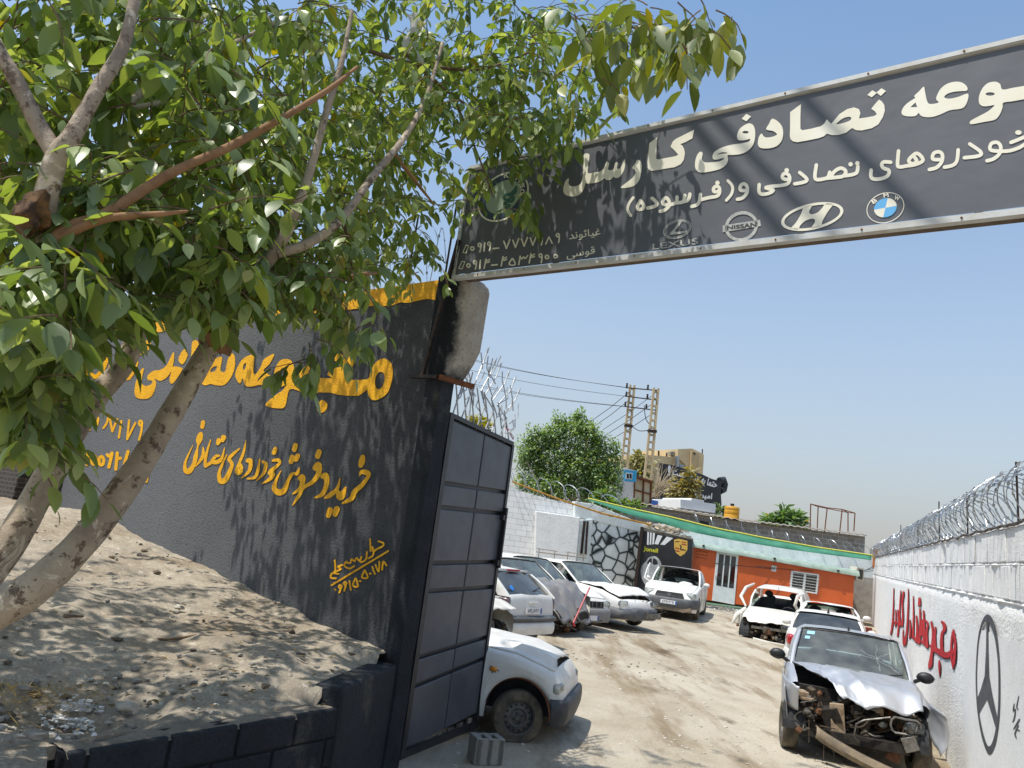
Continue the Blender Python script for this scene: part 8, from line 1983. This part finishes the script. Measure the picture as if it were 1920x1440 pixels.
def stones():
    r = random.Random(77)
    greys = [mat('pale_stone', '#bdb6a8', .95, col2='#9b9386', scale=8, bump=.4), mat('grey_stone', '#7f7a72', .95, col2='#9a948a', scale=8, bump=.4), mat('dark_clod', '#6f6353', 1, col2='#574c3f', scale=12, bump=.6)]
    for nm, m, n, s0, s1, lab in (('gravel', greys[0], 520, .006, .024, 'scattered pale pebbles on the dirt bank'), ('gravel', greys[1], 480, .006, .028, 'scattered grey pebbles on the dirt bank'), ('soil_clods', greys[2], 240, .008, .032, 'dark clods of earth on the dirt bank')):
        mb = MB()
        for i in range(n):
            y = 1.9+r.random()**1.2*7.5; x = RB.x-.3-r.random()*5.5
            if y > RB.y: x = edge_x(y)-.18-r.random()*4.5
            if (V3(x, y, 0)-P0).dot(WN) < .06: continue
            s = s0+(s1-s0)*r.random()**2.5; z = bank_z(x, y)+.03
            if r.random() < .45: x = -1.9+r.gauss(0, .55); y = 4.2+r.gauss(0, .5); z = bank_z(x, y)+.03
            if x > edge_x(y)-.17: continue
            mb.blob((x, y, z-.01), s, 1, i, .6, (r.uniform(.8, 1.5), r.uniform(.8, 1.3), r.uniform(.4, .8)))
        tag(build(nm, mb, m), lab, 'stones', kind='stuff')
    mb = MB()
    for i in range(1500):
        y = 5+r.random()**1.4*24; x = y*r.uniform(-.05, .50); s = r.uniform(.006, .026); mb.blob((x, y, ground_z(x, y)), s, 1, i, .6, (1.2, 1, .6))
    tag(build('yard_pebbles', mb, greys[0]), 'loose pebbles and crumbs strewn over the yard ground', 'stones', kind='stuff')
    def on_bank(px, py):
        z = .95
        for _ in range(12): p = at_z(px, py, z); z = bank_z(p.x, p.y)+.03
        return p
    p = on_bank(288, 1288); mb = MB(); mb.blob(p+V3(0, 0, .03), .065, 3, 5, .5, (1, .9, 1)); tag(build('chalky_stone', mb, mat('chalk_stone', '#cfc8ba', .95, col2='#b3aa9a', scale=9, bump=.5), smooth=40), 'big pale chalky stone lying in the hollow of the bank', 'stone')
    a, b, c = on_bank(232, 1197), on_bank(300, 1203), on_bank(375, 1196); mb = MB(); mb.tube(smooth_open([tuple(a+V3(0, 0, .01)), tuple(on_bank(250, 1193)+V3(0, 0, .03)), tuple(b+V3(0, 0, .015)), tuple(c+V3(0, 0, .02))]), .010, 6); tag(build('fallen_stick', mb, TWIG, smooth=60), 'thin crooked stick lying across the bank', 'stick')
    for i, (x, y, l, lab) in enumerate(((120, 1158, 34, 'short broken stick below the leaning trunk'), (60, 1243, 60, 'dry pale branch half buried at the left edge of the bank'))):
        mb = MB(); p, q = on_bank(x, y), on_bank(x+l, y+4); mb.tube([p+V3(0, 0, .01), q+V3(0, 0, .02)], [.012, .007], 6); tag(build('fallen_stick', mb, TWIG if i == 0 else M_CONC, smooth=60), lab, 'stick')
    mb = MB()
    for i in range(420):
        q = on_bank(140+r.gauss(0, 24), 1345+r.gauss(0, 13)); s = r.uniform(.003, .013); mb.blob(q+V3(0, 0, .002), s, 1, i, .9, (1.4, 1.2, .6))
    tag(build('plaster_crumbs', mb, mat('white_plaster_crumb', '#cfcdc8', .95)), 'spilled white plaster crumbs on the bank by the low wall', 'rubble', kind='stuff')
    mb = MB()
    for i in range(420):
        q = on_bank(60+r.gauss(0, 70), 1290+r.gauss(0, 28)); a = r.uniform(0, 6.28); l = r.uniform(.03, .10); mb.tube([q, q+V3(math.cos(a)*l, math.sin(a)*l, r.uniform(0, .04))], .0012, 3, caps=False)
    tag(build('dry_straw', mb, mat('straw', '#b79c63', .9, col2='#94783f', scale=30)), 'wisps of dry straw on the bank under the trunks', 'straw', kind='stuff')
    for i, (x, y, lab) in enumerate(((236, 1330, 'flat grey stone beside the white plaster crumbs'), (66, 1385, 'rounded grey stone near the left end of the low wall'), (335, 1142, 'flat pebble on the bank close to the black wall'), (42, 1296, 'small white stone at the left edge of the bank'))):
        p = on_bank(x, y); mb = MB(); mb.blob(p+V3(0, 0, .015), .045-.006*i, 2, 20+i, .5, (1.3, 1, .6)); tag(build('loose_stone', mb, greys[i % 2], smooth=50), lab, 'stone')
    p = on_bank(555, 1228); mb = MB(); mb.lathe([(0, 0), (.008, 0), (.008, .06), (0, .06)], 8, axis=(.9, .2, .02), origin=p+V3(0, 0, .01)); tag(build('dark_cylinder_scrap', mb, M_BLACK), 'tiny dark tube scrap on the bank near the corner plinth', 'scrap')
    # leaves shed on the ground
    LVx = Leaves()
    for i in range(160):
        q = on_bank(r.uniform(20, 640), r.uniform(1130, 1330)); LVx.leaf(q+V3(0, 0, .012), V3(r.uniform(-1, 1), r.uniform(-1, 1), .1), V3(r.uniform(-.3, .3), 0, 1), r.uniform(.03, .06), .016, .3, .3)
    mb = MB(); mb.v = [tuple(v) for v in LVx.V]; mb.f = LVx.F; tag(build('fallen_leaves', mb, mat('dry_leaf', '#7d6a3f', .9, col2='#5c4a2c', scale=8)), 'curled dry leaves scattered on the bank', 'leaves', kind='stuff')
stones()
def wall_foot():
    p = at_ground(1624, 1186); mb = MB(); mb.box(p+V3(0, 0, .08), (.28, .22, .18), Matrix.Rotation(.4, 3, 'Z')); tag(build('red_brick', mb, mat('red_clay_brick', '#8c4632', .9, col2='#74382a', scale=10, bump=.4), bevel=.01), 'single red brick at the far foot of the white wall', 'brick')
    t = thing('torn_flag', at_depth(957, 808, 33), 'small torn red and white flag behind the gate spikes', 'flag'); mb = MB(); P = [[at_depth(948+2.2*j, 795+3.4*j+5*i*.6, 33)+V3(0, .05*math.sin(j+i), 0) for j in range(8)] for i in range(4)]; mb.grid(P); build('flag_cloth', mb, mat('faded_flag_cloth', '#8c3b46', .9, col2='#c9c4c6', scale=5, lo=.45, hi=.5), t, smooth=60)
    mb = MB(); mb.tube([at_depth(946, 792, 33), at_depth(946, 850, 33)], .02, 5); build('flag_pole', mb, M_IRON, t)
    # floodlight brackets on the big tree side and drips on the wall come with their own things
wall_foot()
